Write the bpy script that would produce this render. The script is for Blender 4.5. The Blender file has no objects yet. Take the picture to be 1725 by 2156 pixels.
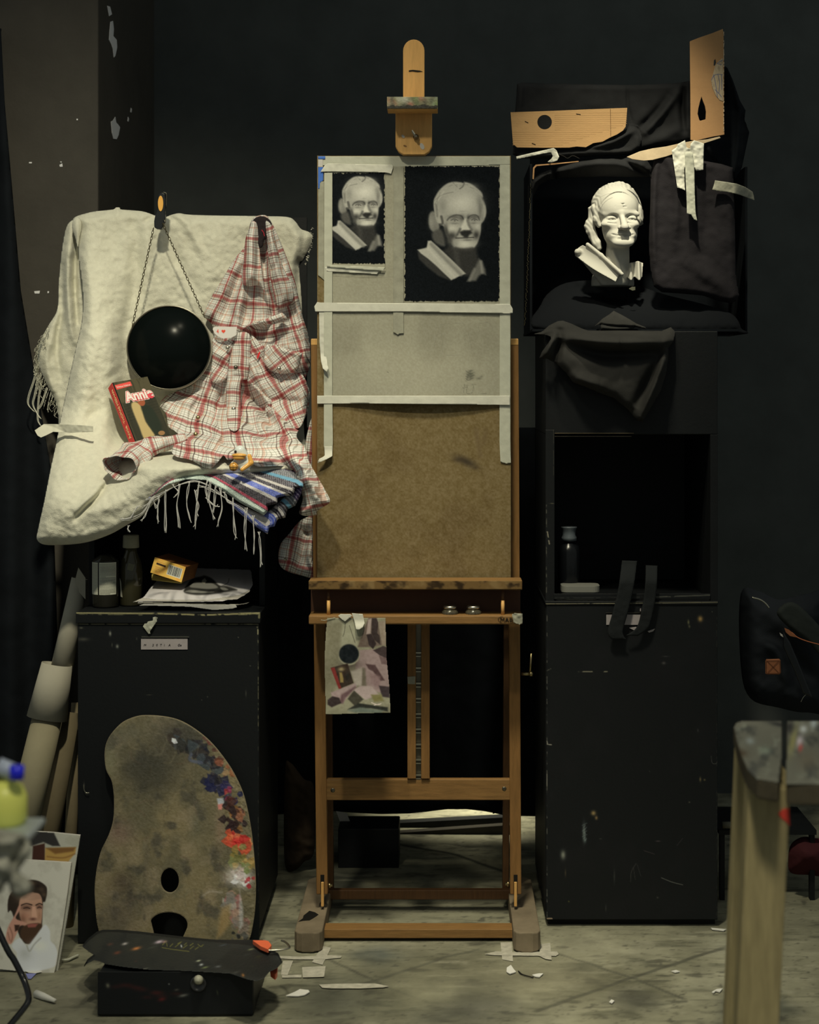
import bpy, bmesh, math, random
import numpy as np
from mathutils import Vector, Matrix
from mathutils.geometry import tessellate_polygon

S = bpy.context.scene
random.seed(7)

# ------------------------------------------------------------------ camera
EYE, FP, VX, VY = 1.33, 3600.0, 930.0, 800.0      # eye height, focal length in px, horizon point in the photo
cd = bpy.data.cameras.new('camera')
cd.sensor_width = 36.0
cd.sensor_fit = 'AUTO'
cd.lens = FP / 2156 * 36
cd.shift_x = -(VX - 862.5) / 2156
cd.shift_y = -(1078 - VY) / 2156
cd.clip_start, cd.clip_end = 0.05, 50
cd.dof.use_dof = True
cd.dof.focus_distance = 4.22
cd.dof.aperture_fstop = 4.2
cam = bpy.data.objects.new('camera', cd)
cam.location = (0, 0, EYE)
cam.rotation_euler = (math.pi / 2, 0, 0)
S.collection.objects.link(cam)
S.camera = cam

# ------------------------------------------------------------------ world, lamps, exposure
w = bpy.data.worlds.new('world')
S.world = w
w.use_nodes = True
w.node_tree.nodes['Background'].inputs[0].default_value = (0.92, 1.0, 0.92, 1)
w.node_tree.nodes['Background'].inputs[1].default_value = 0.15
S.view_settings.view_transform = 'Standard'
S.view_settings.look = 'None'
S.view_settings.gamma = 1.0
S.view_settings.use_curve_mapping = False
S.view_settings.exposure = 0.0
S.cycles.max_bounces = 6
S.cycles.use_denoising = True


def area(name, loc, aim, size, power, color, spread=math.pi):
    l = bpy.data.lights.new(name, 'AREA')
    l.shape = 'DISK'
    l.size = size
    l.energy = power
    l.color = color
    l.spread = spread
    o = bpy.data.objects.new(name, l)
    o.location = loc
    o.rotation_euler = (Vector(aim) - Vector(loc)).to_track_quat('-Z', 'Y').to_euler()
    S.collection.objects.link(o)
    return o


WARM = (1.0, 0.93, 0.68)
area('ceiling_lamp_light', (-0.10, 2.90, 3.30), (-0.06, 4.10, 1.50), 0.26, 1.25, WARM, math.radians(50))
area('still_life_lamp_light', (-0.58, 2.50, 3.02), (-0.95, 4.25, 1.20), 0.12, 5.6, WARM, math.radians(62))
area('bust_lamp_light', (0.36, 3.45, 3.10), (0.48, 4.30, 1.70), 0.08, 1.2, WARM, math.radians(29))
area('floor_lamp_light', (-0.12, 2.90, 3.30), (0.25, 3.75, 0.0), 0.30, 4.4, WARM, math.radians(44))
area('foreground_fill_light', (0.10, 0.70, 3.30), (0.10, 2.15, 0.6), 0.40, 3.0, WARM, math.radians(46))  # unseen fill lamp added to brighten the foreground stool and table
area('back_room_light', (0.10, 5.44, 1.30), (0.10, 5.28, 0.0), 0.10, 1.6, WARM, math.radians(32))


# ------------------------------------------------------------------ colours and materials
def lin(c):
    c = c / 255.0
    return c / 12.92 if c <= 0.04045 else ((c + 0.055) / 1.055) ** 2.4


EL = (0.62, 0.58, 0.42)     # how bright a white surface looks under the lamps


def A(r, g, b, k=1.0):
    """albedo of a surface seen as r, g, b under the lamps"""
    return tuple(min(0.92, lin(v) / (e * k)) for v, e in zip((r, g, b), EL))


def nodes_of(m):
    return m.node_tree.nodes, m.node_tree.links


class NB:
    """small helper for shader node maths"""

    def __init__(s, m):
        s.m = m
        s.n, s.l = nodes_of(m)

    def new(s, t, **kw):
        x = s.n.new(t)
        for k, v in kw.items():
            setattr(x, k, v)
        return x

    def put(s, sock, v):
        if hasattr(v, 'is_output') or isinstance(v, bpy.types.NodeSocket):
            s.l.new(v, sock)
        elif v is not None:
            sock.default_value = v

    def m1(s, op, a, b=None, c=None):
        x = s.new('ShaderNodeMath', operation=op)
        s.put(x.inputs[0], a)
        if b is not None:
            s.put(x.inputs[1], b)
        if c is not None:
            s.put(x.inputs[2], c)
        return x.outputs[0]

    def band(s, f, c, hw):
        """1 where |f-c| < hw"""
        return s.m1('COMPARE', f, c, hw)

    def mix(s, fac, a, b, mode='MIX'):
        x = s.new('ShaderNodeMix', data_type='RGBA', blend_type=mode)
        s.put(x.inputs[0], fac)
        s.put(x.inputs[6], (*a, 1) if isinstance(a, tuple) and len(a) == 3 else a)
        s.put(x.inputs[7], (*b, 1) if isinstance(b, tuple) and len(b) == 3 else b)
        return x.outputs[2]

    def noise(s, vec, scale, detail=3, rough=.55):
        x = s.new('ShaderNodeTexNoise')
        x.inputs['Scale'].default_value = scale
        x.inputs['Detail'].default_value = detail
        x.inputs['Roughness'].default_value = rough
        if vec is not None:
            s.l.new(vec, x.inputs['Vector'])
        return x.outputs[0]

    def ramp(s, f, lo, hi):
        x = s.new('ShaderNodeMapRange')
        s.l.new(f, x.inputs[0])
        x.inputs[1].default_value = lo
        x.inputs[2].default_value = hi
        return x.outputs[0]


def mat(name, color, rough=.7, spec=.3, metal=0.0, var=0.0, vscale=20, bump=0.0, bscale=200, stretch=None, cols=False,
        var2=None, sheen=0.0, clear=0.0):
    m = bpy.data.materials.new(name)
    m.use_nodes = True
    B = NB(m)
    p = B.n['Principled BSDF']
    p.inputs['Roughness'].default_value = rough
    p.inputs['Specular IOR Level'].default_value = spec
    p.inputs['Metallic'].default_value = metal
    if sheen:
        p.inputs['Sheen Weight'].default_value = sheen
    if clear:
        p.inputs['Coat Weight'].default_value = clear
    tc = B.new('ShaderNodeTexCoord').outputs['Object']
    if stretch:
        mp = B.new('ShaderNodeMapping')
        mp.inputs['Scale'].default_value = stretch
        B.l.new(tc, mp.inputs['Vector'])
        vec = mp.outputs[0]
    else:
        vec = tc
    base = (*color, 1)
    if cols:
        at = B.new('ShaderNodeAttribute', attribute_name='Col')
        base = at.outputs['Color']
    if var:
        f = B.ramp(B.noise(vec, vscale, 5, .62), .3, .7)
        dark = B.mix(1.0, base if cols else tuple(color), (1 - var,) * 3, 'MULTIPLY')
        if var2:
            dark = (*var2, 1)
        base = B.mix(f, dark, base if cols else tuple(color))
    B.put(p.inputs['Base Color'], base)
    if bump:
        b = B.new('ShaderNodeBump')
        b.inputs['Strength'].default_value = bump
        b.inputs['Distance'].default_value = 0.002
        B.l.new(B.noise(vec, bscale, 4, .6), b.inputs['Height'])
        B.l.new(b.outputs[0], p.inputs['Normal'])
    return m


# ------------------------------------------------------------------ objects
WORLD = {}


def props(o, label=None, cat=None, group=None, kind=None):
    if label:
        o['label'] = label
    if cat:
        o['category'] = cat
    if group:
        o['group'] = group
    if kind:
        o['kind'] = kind
    return o


def thing(name, loc, label, cat, group=None):
    o = bpy.data.objects.new(name, None)
    o.empty_display_size = .05
    o.location = loc
    S.collection.objects.link(o)
    WORLD[o.name] = Matrix.Translation(Vector(loc))
    return props(o, label, cat, group)


def link_mesh(name, me, material, parent=None, smooth=False, bevel=0, solid=0, angle=40):
    me.name = name
    o = bpy.data.objects.new(name, me)
    if material is not None:
        me.materials.append(material)
    S.collection.objects.link(o)
    if smooth:
        me.polygons.foreach_set('use_smooth', [True] * len(me.polygons))
    if parent is not None:
        o.parent = parent
        o.matrix_parent_inverse = WORLD.get(parent.name, Matrix()).inverted()
    WORLD[o.name] = Matrix()
    if solid:
        s = o.modifiers.new('solid', 'SOLIDIFY')
        s.thickness = abs(solid)
        s.offset = -1 if solid > 0 else 1
    if bevel:
        b = o.modifiers.new('bevel', 'BEVEL')
        b.width = bevel
        b.segments = 2
        b.limit_method = 'ANGLE'
        b.angle_limit = math.radians(angle)
    return o


def raw_mesh(verts, faces, uv=None, col=None):
    me = bpy.data.meshes.new('m')
    me.from_pydata([tuple(v) for v in verts], [], [tuple(f) for f in faces])
    me.update()
    n = len(me.loops)
    if uv is not None or col is not None:
        idx = np.zeros(n, dtype=np.int32)
        me.loops.foreach_get('vertex_index', idx)
    if uv is not None:
        l = me.uv_layers.new(name='UVMap')
        l.data.foreach_set('uv', np.asarray(uv, dtype=np.float32)[idx].ravel())
    if col is not None:
        c = me.color_attributes.new('Col', 'FLOAT_COLOR', 'POINT')
        a = np.ones((len(verts), 4), dtype=np.float32)
        a[:, :3] = col
        c.data.foreach_set('color', a.ravel())
    return me


def P(px, py, Y):
    """world point that the photo shows at pixel px, py when it stands Y metres from the lens"""
    return Vector(((px - VX) * Y / FP, Y, EYE - (py - VY) * Y / FP))


def floorY(py):
    return EYE * FP / (py - VY)


class MB:
    def __init__(s):
        s.v, s.f = [], []

    def add(s, vs, fs):
        k = len(s.v)
        s.v += [tuple(v) for v in vs]
        s.f += [tuple(i + k for i in f) for f in fs]
        return s

    def box(s, x0, x1, y0, y1, z0, z1):
        vs = [(x, y, z) for z in (z0, z1) for y in (y0, y1) for x in (x0, x1)]
        return s.add(vs, [(0, 2, 3, 1), (4, 5, 7, 6), (0, 1, 5, 4), (2, 6, 7, 3), (0, 4, 6, 2), (1, 3, 7, 5)])

    def pbox(s, x0, x1, yt, yb, Y, dep):
        a, b = P(x0, yt, Y), P(x1, yb, Y)
        return s.box(a.x, b.x, Y, Y + dep, b.z, a.z)

    def bar(s, a, b, wd, th, up=(0, 1, 0)):
        """box from a to b; th measured along up, wd across"""
        a, b = Vector(a), Vector(b)
        d = (b - a).normalized()
        u = Vector(up)
        u = (u - d * u.dot(d)).normalized()
        r = d.cross(u)
        vs = []
        for q in (a, b):
            for su in (-1, 1):
                for sr in (-1, 1):
                    vs.append(q + u * su * th / 2 + r * sr * wd / 2)
        return s.add(vs, [(0, 1, 3, 2), (4, 6, 7, 5), (0, 4, 5, 1), (2, 3, 7, 6), (0, 2, 6, 4), (1, 5, 7, 3)])

    def tube(s, pts, r, n=12, caps=True, flat=1.0):
        pts = [Vector(p) for p in pts]
        m = len(pts)
        rs = list(r) if hasattr(r, '__len__') else [r] * m
        vs, fs = [], []
        nrm = None
        for i, p in enumerate(pts):
            d = (pts[min(i + 1, m - 1)] - pts[max(i - 1, 0)]).normalized()
            if nrm is None:
                nrm = d.orthogonal().normalized()
            nrm = (nrm - d * nrm.dot(d))
            nrm = nrm.normalized() if nrm.length > 1e-6 else d.orthogonal().normalized()
            bn = d.cross(nrm)
            for k in range(n):
                t = 2 * math.pi * k / n
                vs.append(p + nrm * math.cos(t) * rs[i] + bn * math.sin(t) * rs[i] * flat)
        for i in range(m - 1):
            for k in range(n):
                k2 = (k + 1) % n
                fs.append((i * n + k, i * n + k2, (i + 1) * n + k2, (i + 1) * n + k))
        if caps:
            fs.append(tuple(range(n))[::-1])
            fs.append(tuple((m - 1) * n + k for k in range(n)))
        return s.add(vs, fs)

    def lathe(s, prof, c=(0, 0, 0), n=32, axis=None):
        vs, fs = [], []
        c = Vector(c)
        M = Matrix()
        if axis is not None:
            M = Vector(axis).to_track_quat('Z', 'Y').to_matrix().to_4x4()
        for r, z in prof:
            for k in range(n):
                t = 2 * math.pi * k / n
                vs.append(c + M @ Vector((r * math.cos(t), r * math.sin(t), z)))
        for i in range(len(prof) - 1):
            for k in range(n):
                k2 = (k + 1) % n
                fs.append((i * n + k, i * n + k2, (i + 1) * n + k2, (i + 1) * n + k))
        if prof[0][0] > 1e-5:
            fs.append(tuple(range(n))[::-1])
        if prof[-1][0] > 1e-5:
            fs.append(tuple((len(prof) - 1) * n + k for k in range(n)))
        return s.add(vs, fs)

    def prism(s, pts, vec, holes=()):
        """polygon of 3-D points with holes, pushed along vec"""
        vec = Vector(vec)
        loops = [[Vector(p) for p in pts]] + [[Vector(p) for p in h] for h in holes]
        tris = tessellate_polygon(loops)
        flat = [p for l in loops for p in l]
        n = len(flat)
        fs = [tuple(t) for t in tris] + [tuple(i + n for i in reversed(t)) for t in tris]
        o = 0
        for l in loops:
            m = len(l)
            for i in range(m):
                j = (i + 1) % m
                fs.append((o + i, o + j, o + j + n, o + i + n))
            o += m
        return s.add(flat + [p + vec for p in flat], fs)

    def build(s, name, material, parent=None, smooth=False, bevel=0, solid=0, angle=40):
        me = raw_mesh(s.v, s.f)
        bm = bmesh.new()
        bm.from_mesh(me)
        bmesh.ops.recalc_face_normals(bm, faces=bm.faces)
        bm.to_mesh(me)
        bm.free()
        return link_mesh(name, me, material, parent, smooth, bevel, solid, angle)


def smooth_path(pts, k=6, closed=False):
    """Catmull-Rom through points (any dimension)"""
    p = np.array([tuple(q) for q in pts], float)
    n = len(p)
    out = []
    rng = range(n if closed else n - 1)
    for i in rng:
        if closed:
            a, b, c, d = p[(i - 1) % n], p[i], p[(i + 1) % n], p[(i + 2) % n]
        else:
            a, b, c, d = p[max(i - 1, 0)], p[i], p[i + 1], p[min(i + 2, n - 1)]
        for j in range(k):
            t = j / k
            out.append(.5 * ((2 * b) + (-a + c) * t + (2 * a - 5 * b + 4 * c - d) * t * t + (-a + 3 * b - 3 * c + d) * t ** 3))
    if not closed:
        out.append(p[-1])
    return np.array(out)


# ------------------------------------------------------------------ numpy fields
def vnoise(x, y, scale, seed=0, octv=3):
    """smooth value noise in -1..1"""
    out = np.zeros_like(x, dtype=float)
    amp, tot = 1.0, 0.0
    for o in range(octv):
        rs = np.random.RandomState(seed * 31 + o * 7 + 1)
        tab = rs.rand(64, 64) * 2 - 1
        u, v = x / scale * 2 ** o + 13.7 * o, y / scale * 2 ** o + 5.1 * o
        iu, iv = np.floor(u).astype(int), np.floor(v).astype(int)
        fu, fv = u - iu, v - iv
        fu, fv = fu * fu * (3 - 2 * fu), fv * fv * (3 - 2 * fv)
        a, b = tab[iu % 64, iv % 64], tab[(iu + 1) % 64, iv % 64]
        c, d = tab[iu % 64, (iv + 1) % 64], tab[(iu + 1) % 64, (iv + 1) % 64]
        out += amp * ((a * (1 - fu) + b * fu) * (1 - fv) + (c * (1 - fu) + d * fu) * fv)
        tot += amp
        amp *= .5
    return out / tot


def sstep(a, b, x):
    t = np.clip((x - a) / (b - a + 1e-12), 0, 1)
    return t * t * (3 - 2 * t)


def inside(poly, x, y):
    r = np.zeros(x.shape, bool)
    n = len(poly)
    for i in range(n):
        x1, y1 = poly[i]
        x2, y2 = poly[(i + 1) % n]
        if y1 == y2:
            continue
        c = ((y1 > y) != (y2 > y)) & (x < (x2 - x1) * (y - y1) / (y2 - y1) + x1)
        r ^= c
    return r


def nearest(pts, x, y, closed=False):
    """distance, nearest x, nearest y, side and run to a polyline"""
    n = len(pts)
    best = np.full(x.shape, 1e18)
    bx, by = np.zeros(x.shape), np.zeros(x.shape)
    side, run = np.zeros(x.shape), np.zeros(x.shape)
    acc = 0.0
    for i in range(n if closed else n - 1):
        (x1, y1), (x2, y2) = pts[i][:2], pts[(i + 1) % n][:2]
        dx, dy = x2 - x1, y2 - y1
        L = dx * dx + dy * dy + 1e-12
        t = np.clip(((x - x1) * dx + (y - y1) * dy) / L, 0, 1)
        qx, qy = x1 + t * dx, y1 + t * dy
        d = (x - qx) ** 2 + (y - qy) ** 2
        m = d < best
        best = np.where(m, d, best)
        bx, by = np.where(m, qx, bx), np.where(m, qy, by)
        side = np.where(m, np.sign(dx * (y - y1) - dy * (x - x1)), side)
        run = np.where(m, acc + t * math.sqrt(L), run)
        acc += math.sqrt(L)
    return np.sqrt(best), bx, by, side, run / max(acc, 1e-9)


def relief(poly, depth, step=3.0, folds=(), roll=0.02, rollpx=None, wr=(0, 20), seed=1, uv=None, curve=True, taper=True, wr2=(0, 8)):
    """cloth spread over real depths: poly is its outline in photo pixels, depth(x, y) its distance from the lens.
    folds: (points, half width px, height m [, 'step']).  Returns verts, faces, uv."""
    poly = np.array(poly, float)
    if curve:
        poly = smooth_path(poly, 5, True)
    x0, y0 = poly.min(0) - step * 1.5
    x1, y1 = poly.max(0) + step * 1.5
    xs, ys = np.arange(x0, x1, step), np.arange(y0, y1, step)
    X, Y = np.meshgrid(xs, ys)
    ins = inside(poly, X, Y)
    d, bx, by, _, _ = nearest(poly, X, Y, True)
    sd = np.where(ins, d, -d)
    near = sd > -step * 1.45
    X2, Y2 = np.where(sd < 0, bx, X), np.where(sd < 0, by, Y)
    sdc = np.maximum(sd, 0)
    D = depth(X2, Y2) + 0 * X2
    H = np.zeros_like(X2)
    for f in folds:
        fp = smooth_path(f[0], 6) if len(f[0]) > 2 else np.array(f[0], float)
        dd, _, _, side, run = nearest(fp, X2, Y2)
        if len(f) > 3 and f[3] == 'step':
            g = sstep(-1, 1, side * dd / f[1]) * np.exp(-(dd / (f[1] * 7)) ** 2)
            H += f[2] * g
        else:
            g = np.exp(-(dd / f[1]) ** 2)
            if taper:
                g = g * (0.25 + 0.75 * np.sin(np.clip(run, 0.02, .98) * math.pi) ** .6)
            H += f[2] * g
    if wr[0]:
        H += wr[0] * vnoise(X2, Y2, wr[1], seed, 3)
    if wr2[0]:
        H += wr2[0] * vnoise(X2, Y2, wr2[1], seed + 9, 2)
    rp = rollpx if rollpx else max(roll * FP / 4.1, 1)
    t = np.clip(sdc / rp, 0, 1)
    D = D - H + roll * (1 - np.sin(t * math.pi / 2)) ** 1.15
    idx = -np.ones(X.shape, int)
    keep = np.zeros(X.shape, bool)
    q = near[:-1, :-1] & near[1:, :-1] & near[:-1, 1:] & near[1:, 1:]
    anyin = ins[:-1, :-1] | ins[1:, :-1] | ins[:-1, 1:] | ins[1:, 1:]
    q &= anyin
    for a, b in ((0, 0), (1, 0), (0, 1), (1, 1)):
        keep[a:a + q.shape[0], b:b + q.shape[1]] |= q
    idx[keep] = np.arange(keep.sum())
    xx, yy, dd = X2[keep], Y2[keep], D[keep]
    V = np.stack([(xx - VX) * dd / FP, dd, EYE - (yy - VY) * dd / FP], 1)
    r, c = np.nonzero(q)
    F = np.stack([idx[r, c], idx[r + 1, c], idx[r + 1, c + 1], idx[r, c + 1]], 1)
    UV = None
    if uv is not None:
        u, v = uv(xx, yy, H[keep])
        UV = np.stack([u, v], 1)
    return V, F, UV


def cloth(name, polys, material, parent=None, solid=.003, **kw):
    """one mesh out of one or more reliefs; polys: list of dicts"""
    Vs, Fs, Us, k = [], [], [], 0
    cols = []
    for p in polys:
        a = dict(kw)
        a.update(p)
        cf = a.pop('colf', None)
        if cf is not None:
            def grab(x, y, H, cf=cf):
                c = np.clip(cf(x, y, H), 0, 255) / 255.0
                cols.append(np.where(c <= .04045, c / 12.92, ((c + .055) / 1.055) ** 2.4) / np.array(EL))
                return x * 0, y * 0
            a['uv'] = grab
        V, F, U = relief(**a)
        Vs.append(V)
        Fs.append(F + k)
        if U is not None:
            Us.append(U)
        k += len(V)
    me = raw_mesh(np.concatenate(Vs), np.concatenate(Fs).tolist(), np.concatenate(Us) if Us else None,
                  np.concatenate(cols) if cols else None)
    return link_mesh(name, me, material, parent, True, solid=solid)


# ------------------------------------------------------------------ painted surfaces
class Canvas:
    """pigment laid on a flat sheet; colours in 0-255 as they look under the lamps"""

    def __init__(s, x0, y0, x1, y1, base, res=1.0, k=1.0, T=None):
        s.x0, s.y0, s.x1, s.y1 = x0, y0, x1, y1
        s.w, s.h = int(round((x1 - x0) / res)) + 1, int(round((y1 - y0) / res)) + 1
        s.px, s.py = np.meshgrid(np.linspace(x0, x1, s.w), np.linspace(y0, y1, s.h))
        s.k = k
        s.T = T or (lambda x, y: (x, y))      # drawing coordinates -> photo pixels
        s.c = np.ones((s.h, s.w, 3)) * np.array(base, float)

    def _pts(s, pts):
        return [s.T(x, y) for x, y in pts]

    def _put(s, a, col):
        a = a[..., None]
        s.c = s.c * (1 - a) + np.array(col, float) * a

    def poly(s, pts, col, soft=1.5, alpha=1.0, smooth=False, rag=0, seed=3):
        q = s._pts(pts)
        if smooth:
            q = [tuple(v) for v in smooth_path(q, 4, True)]
        x, y = s.px, s.py
        if rag:
            x = x + vnoise(s.px, s.py, 7, seed, 2) * rag
            y = y + vnoise(s.px, s.py, 6, seed + 4, 2) * rag
        ins = inside(q, x, y)
        d = nearest(q, x, y, True)[0]
        sd = np.where(ins, d, -d)
        s._put(sstep(-soft, soft, sd) * alpha, col)

    def ell(s, cx, cy, rx, ry, col, alpha=1.0, hard=False, ang=0):
        cx2, cy2 = s.T(cx, cy)
        ex, _ = s.T(cx + rx, cy)
        _, ey = s.T(cx, cy + ry)
        rx, ry = abs(ex - cx2), abs(ey - cy2)
        ca, sa = math.cos(ang), math.sin(ang)
        dx, dy = s.px - cx2, s.py - cy2
        u, v = (dx * ca + dy * sa) / rx, (-dx * sa + dy * ca) / ry
        q = u * u + v * v
        a = sstep(1.25, .8, q) if hard else np.exp(-q)
        s._put(a * alpha, col)

    def line(s, pts, wd, col, alpha=1.0, soft=.6):
        q = s._pts(pts)
        if len(q) > 2:
            q = [tuple(v) for v in smooth_path(q, 5)]
        d = nearest(q, s.px, s.py)[0]
        s._put(sstep(wd / 2 + soft, wd / 2 - soft, d) * alpha, col)

    def grain(s, amp, scale=3, seed=5):
        s.c = s.c + amp * vnoise(s.px, s.py, scale, seed, 2)[..., None]

    def mottle(s, col, scale, lo, hi, alpha=1.0, seed=2, mask=None, sx=1.0, sy=1.0):
        a = sstep(lo, hi, vnoise(s.px * sx, s.py * sy, scale, seed, 4)) * alpha
        if mask is not None:
            a = a * mask
        s._put(a, col)

    def albedo(s):
        c = np.clip(s.c, 0, 255) / 255.0
        L = np.where(c <= .04045, c / 12.92, ((c + .055) / 1.055) ** 2.4)
        return np.clip(L / (np.array(EL) * s.k), 0, .92)

    def sheet(s, name, material, parent=None, place=None, thick=0, mask=None, bump=None, solid=.0006):
        """place(px, py) -> world points (arrays)"""
        V = place(s.px.ravel(), s.py.ravel())
        if bump is not None:
            V[:, 1] -= bump.ravel()
        i = np.arange(s.h * s.w).reshape(s.h, s.w)
        F = np.stack([i[:-1, :-1], i[1:, :-1], i[1:, 1:], i[:-1, 1:]], -1).reshape(-1, 4)
        col = s.albedo().reshape(-1, 3)
        if mask is not None:
            mk = mask[:-1, :-1] & mask[1:, :-1] & mask[1:, 1:] & mask[:-1, 1:]
            F = F[mk.ravel()]
            used = np.unique(F)
            re = -np.ones(len(V), int)
            re[used] = np.arange(len(used))
            V, col, F = V[used], col[used], re[F]
        me = raw_mesh(V, F.tolist(), None, col)
        return link_mesh(name, me, material, parent, True, solid=solid)


def on_plane(a, b, c, x0, y0, x1, y1):
    """a, b, c: world corners (top-left, top-right, bottom-left) of the pixel rectangle"""
    a, b, c = (np.array(tuple(q)) for q in (a, b, c))

    def f(px, py):
        u, v = (px - x0) / (x1 - x0), (py - y0) / (y1 - y0)
        return a[None] + u[:, None] * (b - a)[None] + v[:, None] * (c - a)[None]
    return f


def at_depth(fn):
    def f(px, py):
        D = fn(px, py) + 0 * px
        return np.stack([(px - VX) * D / FP, D, EYE - (py - VY) * D / FP], 1)
    return f


def text(name, body, origin, xdir, up, size, material, parent, depth=.0003, spacing=1.0, stretch=1.0, offset=0.0, shear=0.0):
    cu = bpy.data.curves.new(name, 'FONT')
    cu.body = body
    cu.size = size
    cu.extrude = depth
    cu.space_character = spacing
    cu.offset = offset
    cu.shear = shear
    o = bpy.data.objects.new(name, cu)
    S.collection.objects.link(o)
    dg = bpy.context.evaluated_depsgraph_get()
    me = bpy.data.meshes.new_from_object(o.evaluated_get(dg))
    bpy.data.objects.remove(o)
    x = Vector(xdir).normalized()
    u = Vector(up)
    u = (u - x * u.dot(x)).normalized()
    n = x.cross(u)
    M = Matrix.Translation(Vector(origin)) @ Matrix((x, u, n)).transposed().to_4x4() @ Matrix.Diagonal((stretch, 1, 1, 1))
    me.transform(M)
    me.materials.clear()
    return link_mesh(name, me, material, parent)


# ------------------------------------------------------------------ solids from distance fields
def surface_net(field, lo, hi, h):
    """field(x, y, z) -> signed distance (numpy); returns verts, quads"""
    ax = [np.arange(lo[i], hi[i] + h, h) for i in range(3)]
    Xg, Yg, Zg = np.meshgrid(*ax, indexing='ij')
    f = field(Xg, Yg, Zg)
    neg = f < 0
    n = [len(a) for a in ax]
    cs = np.zeros((n[0] - 1, n[1] - 1, n[2] - 1), int)
    for i in (0, 1):
        for j in (0, 1):
            for k in (0, 1):
                cs += neg[i:n[0] - 1 + i, j:n[1] - 1 + j, k:n[2] - 1 + k]
    act = (cs > 0) & (cs < 8)
    ci = np.argwhere(act)
    idx = -np.ones(act.shape, int)
    idx[act] = np.arange(len(ci))
    acc = np.zeros((len(ci), 3))
    cnt = np.zeros(len(ci))
    corners = [(i, j, k) for i in (0, 1) for j in (0, 1) for k in (0, 1)]
    for a in corners:
        for axn in range(3):
            if a[axn] == 1:
                continue
            b = list(a)
            b[axn] = 1
            fa = f[ci[:, 0] + a[0], ci[:, 1] + a[1], ci[:, 2] + a[2]]
            fb = f[ci[:, 0] + b[0], ci[:, 1] + b[1], ci[:, 2] + b[2]]
            m = (fa < 0) != (fb < 0)
            t = np.where(m, fa / np.where(m, fa - fb, 1), 0)
            p = np.array(a, float)[None].repeat(len(ci), 0)
            p[:, axn] += t
            acc += p * m[:, None]
            cnt += m
    V = np.array([ax[0][0], ax[1][0], ax[2][0]]) + (ci + acc / cnt[:, None]) * h
    F = []
    for axn in range(3):
        sl0 = [slice(None)] * 3
        sl1 = [slice(None)] * 3
        sl0[axn], sl1[axn] = slice(0, -1), slice(1, None)
        ch = neg[tuple(sl0)] != neg[tuple(sl1)]
        e = np.argwhere(ch)
        o = [q for q in range(3) if q != axn]
        ok = (e[:, o[0]] > 0) & (e[:, o[1]] > 0) & (e[:, o[0]] < n[o[0]] - 1) & (e[:, o[1]] < n[o[1]] - 1)
        e = e[ok]
        flip = neg[e[:, 0], e[:, 1], e[:, 2]]
        qd = []
        for da, db in ((0, 0), (1, 0), (1, 1), (0, 1)):
            c = e.copy()
            c[:, o[0]] -= da
            c[:, o[1]] -= db
            qd.append(idx[c[:, 0], c[:, 1], c[:, 2]])
        qd = np.stack(qd, 1)
        if axn == 1:
            flip = ~flip
        qd[~flip] = qd[~flip][:, ::-1]
        F.append(qd)
    return V, np.concatenate(F)


def smin(a, b, k):
    h = np.clip(.5 + .5 * (b - a) / k, 0, 1)
    return b * (1 - h) + a * h - k * h * (1 - h)


def smax(a, b, k):
    return -smin(-a, -b, k)


def d_ell(x, y, z, c, r):
    u = np.sqrt(((x - c[0]) / r[0]) ** 2 + ((y - c[1]) / r[1]) ** 2 + ((z - c[2]) / r[2]) ** 2)
    return (u - 1) * min(r) * (1 + .0 * u)


def d_cap(x, y, z, a, b, ra, rb=None):
    rb = ra if rb is None else rb
    a, b = np.array(a, float), np.array(b, float)
    d = b - a
    L = (d * d).sum()
    t = np.clip(((x - a[0]) * d[0] + (y - a[1]) * d[1] + (z - a[2]) * d[2]) / L, 0, 1)
    return np.sqrt((x - a[0] - t * d[0]) ** 2 + (y - a[1] - t * d[1]) ** 2 + (z - a[2] - t * d[2]) ** 2) - (ra + (rb - ra) * t)


def net_object(name, field, lo, hi, h, scale, origin, material, parent=None):
    V, F = surface_net(field, lo, hi, h)
    V = V * scale + np.array(tuple(origin))
    me = raw_mesh(V, F.tolist())
    bm = bmesh.new()
    bm.from_mesh(me)
    bmesh.ops.recalc_face_normals(bm, faces=bm.faces)
    bm.to_mesh(me)
    bm.free()
    return link_mesh(name, me, material, parent, True)

# ================================================================== materials
BLK = A(24, 28, 26, .9)
M = {}
M['black_wall'] = mat('black_wall_paint', A(70, 71, 60), .85, .3, var=.25, vscale=6, bump=.2, bscale=60)
M['black_wood'] = mat('black_painted_wood', A(12, 14, 13), .6, .3, var=.3, vscale=9, bump=.2, bscale=120)
M['painted'] = mat('pigment', (1, 1, 1), .9, .06, cols=True, bump=.15, bscale=500)
M['paintwall'] = mat('pigment_on_black_paint', (1, 1, 1), .6, .3, cols=True, bump=.15, bscale=150)
M['paintwet'] = mat('thick_oil_pigment', (1, 1, 1), .5, .35, cols=True, bump=.6, bscale=160)
M['floor'] = mat('worn_concrete', (1, 1, 1), .8, .25, cols=True, var=.42, vscale=9, bump=.5, bscale=60)
WOOD, WOOD_D = A(120, 86, 40), A(88, 60, 28)
M['wood'] = mat('easel_wood', A(116, 82, 39), .55, .3, var=.3, vscale=14, bump=.2, bscale=90, stretch=(12, 12, 1.2))
M['wood_h'] = mat('easel_wood_across', A(120, 87, 43), .55, .3, var=.35, vscale=14, bump=.2, bscale=90, stretch=(1.2, 12, 12))
M['wood_dark'] = mat('easel_wood_dark', A(78, 52, 26), .55, .3, var=.3, vscale=14, stretch=(12, 12, 1.2))
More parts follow.
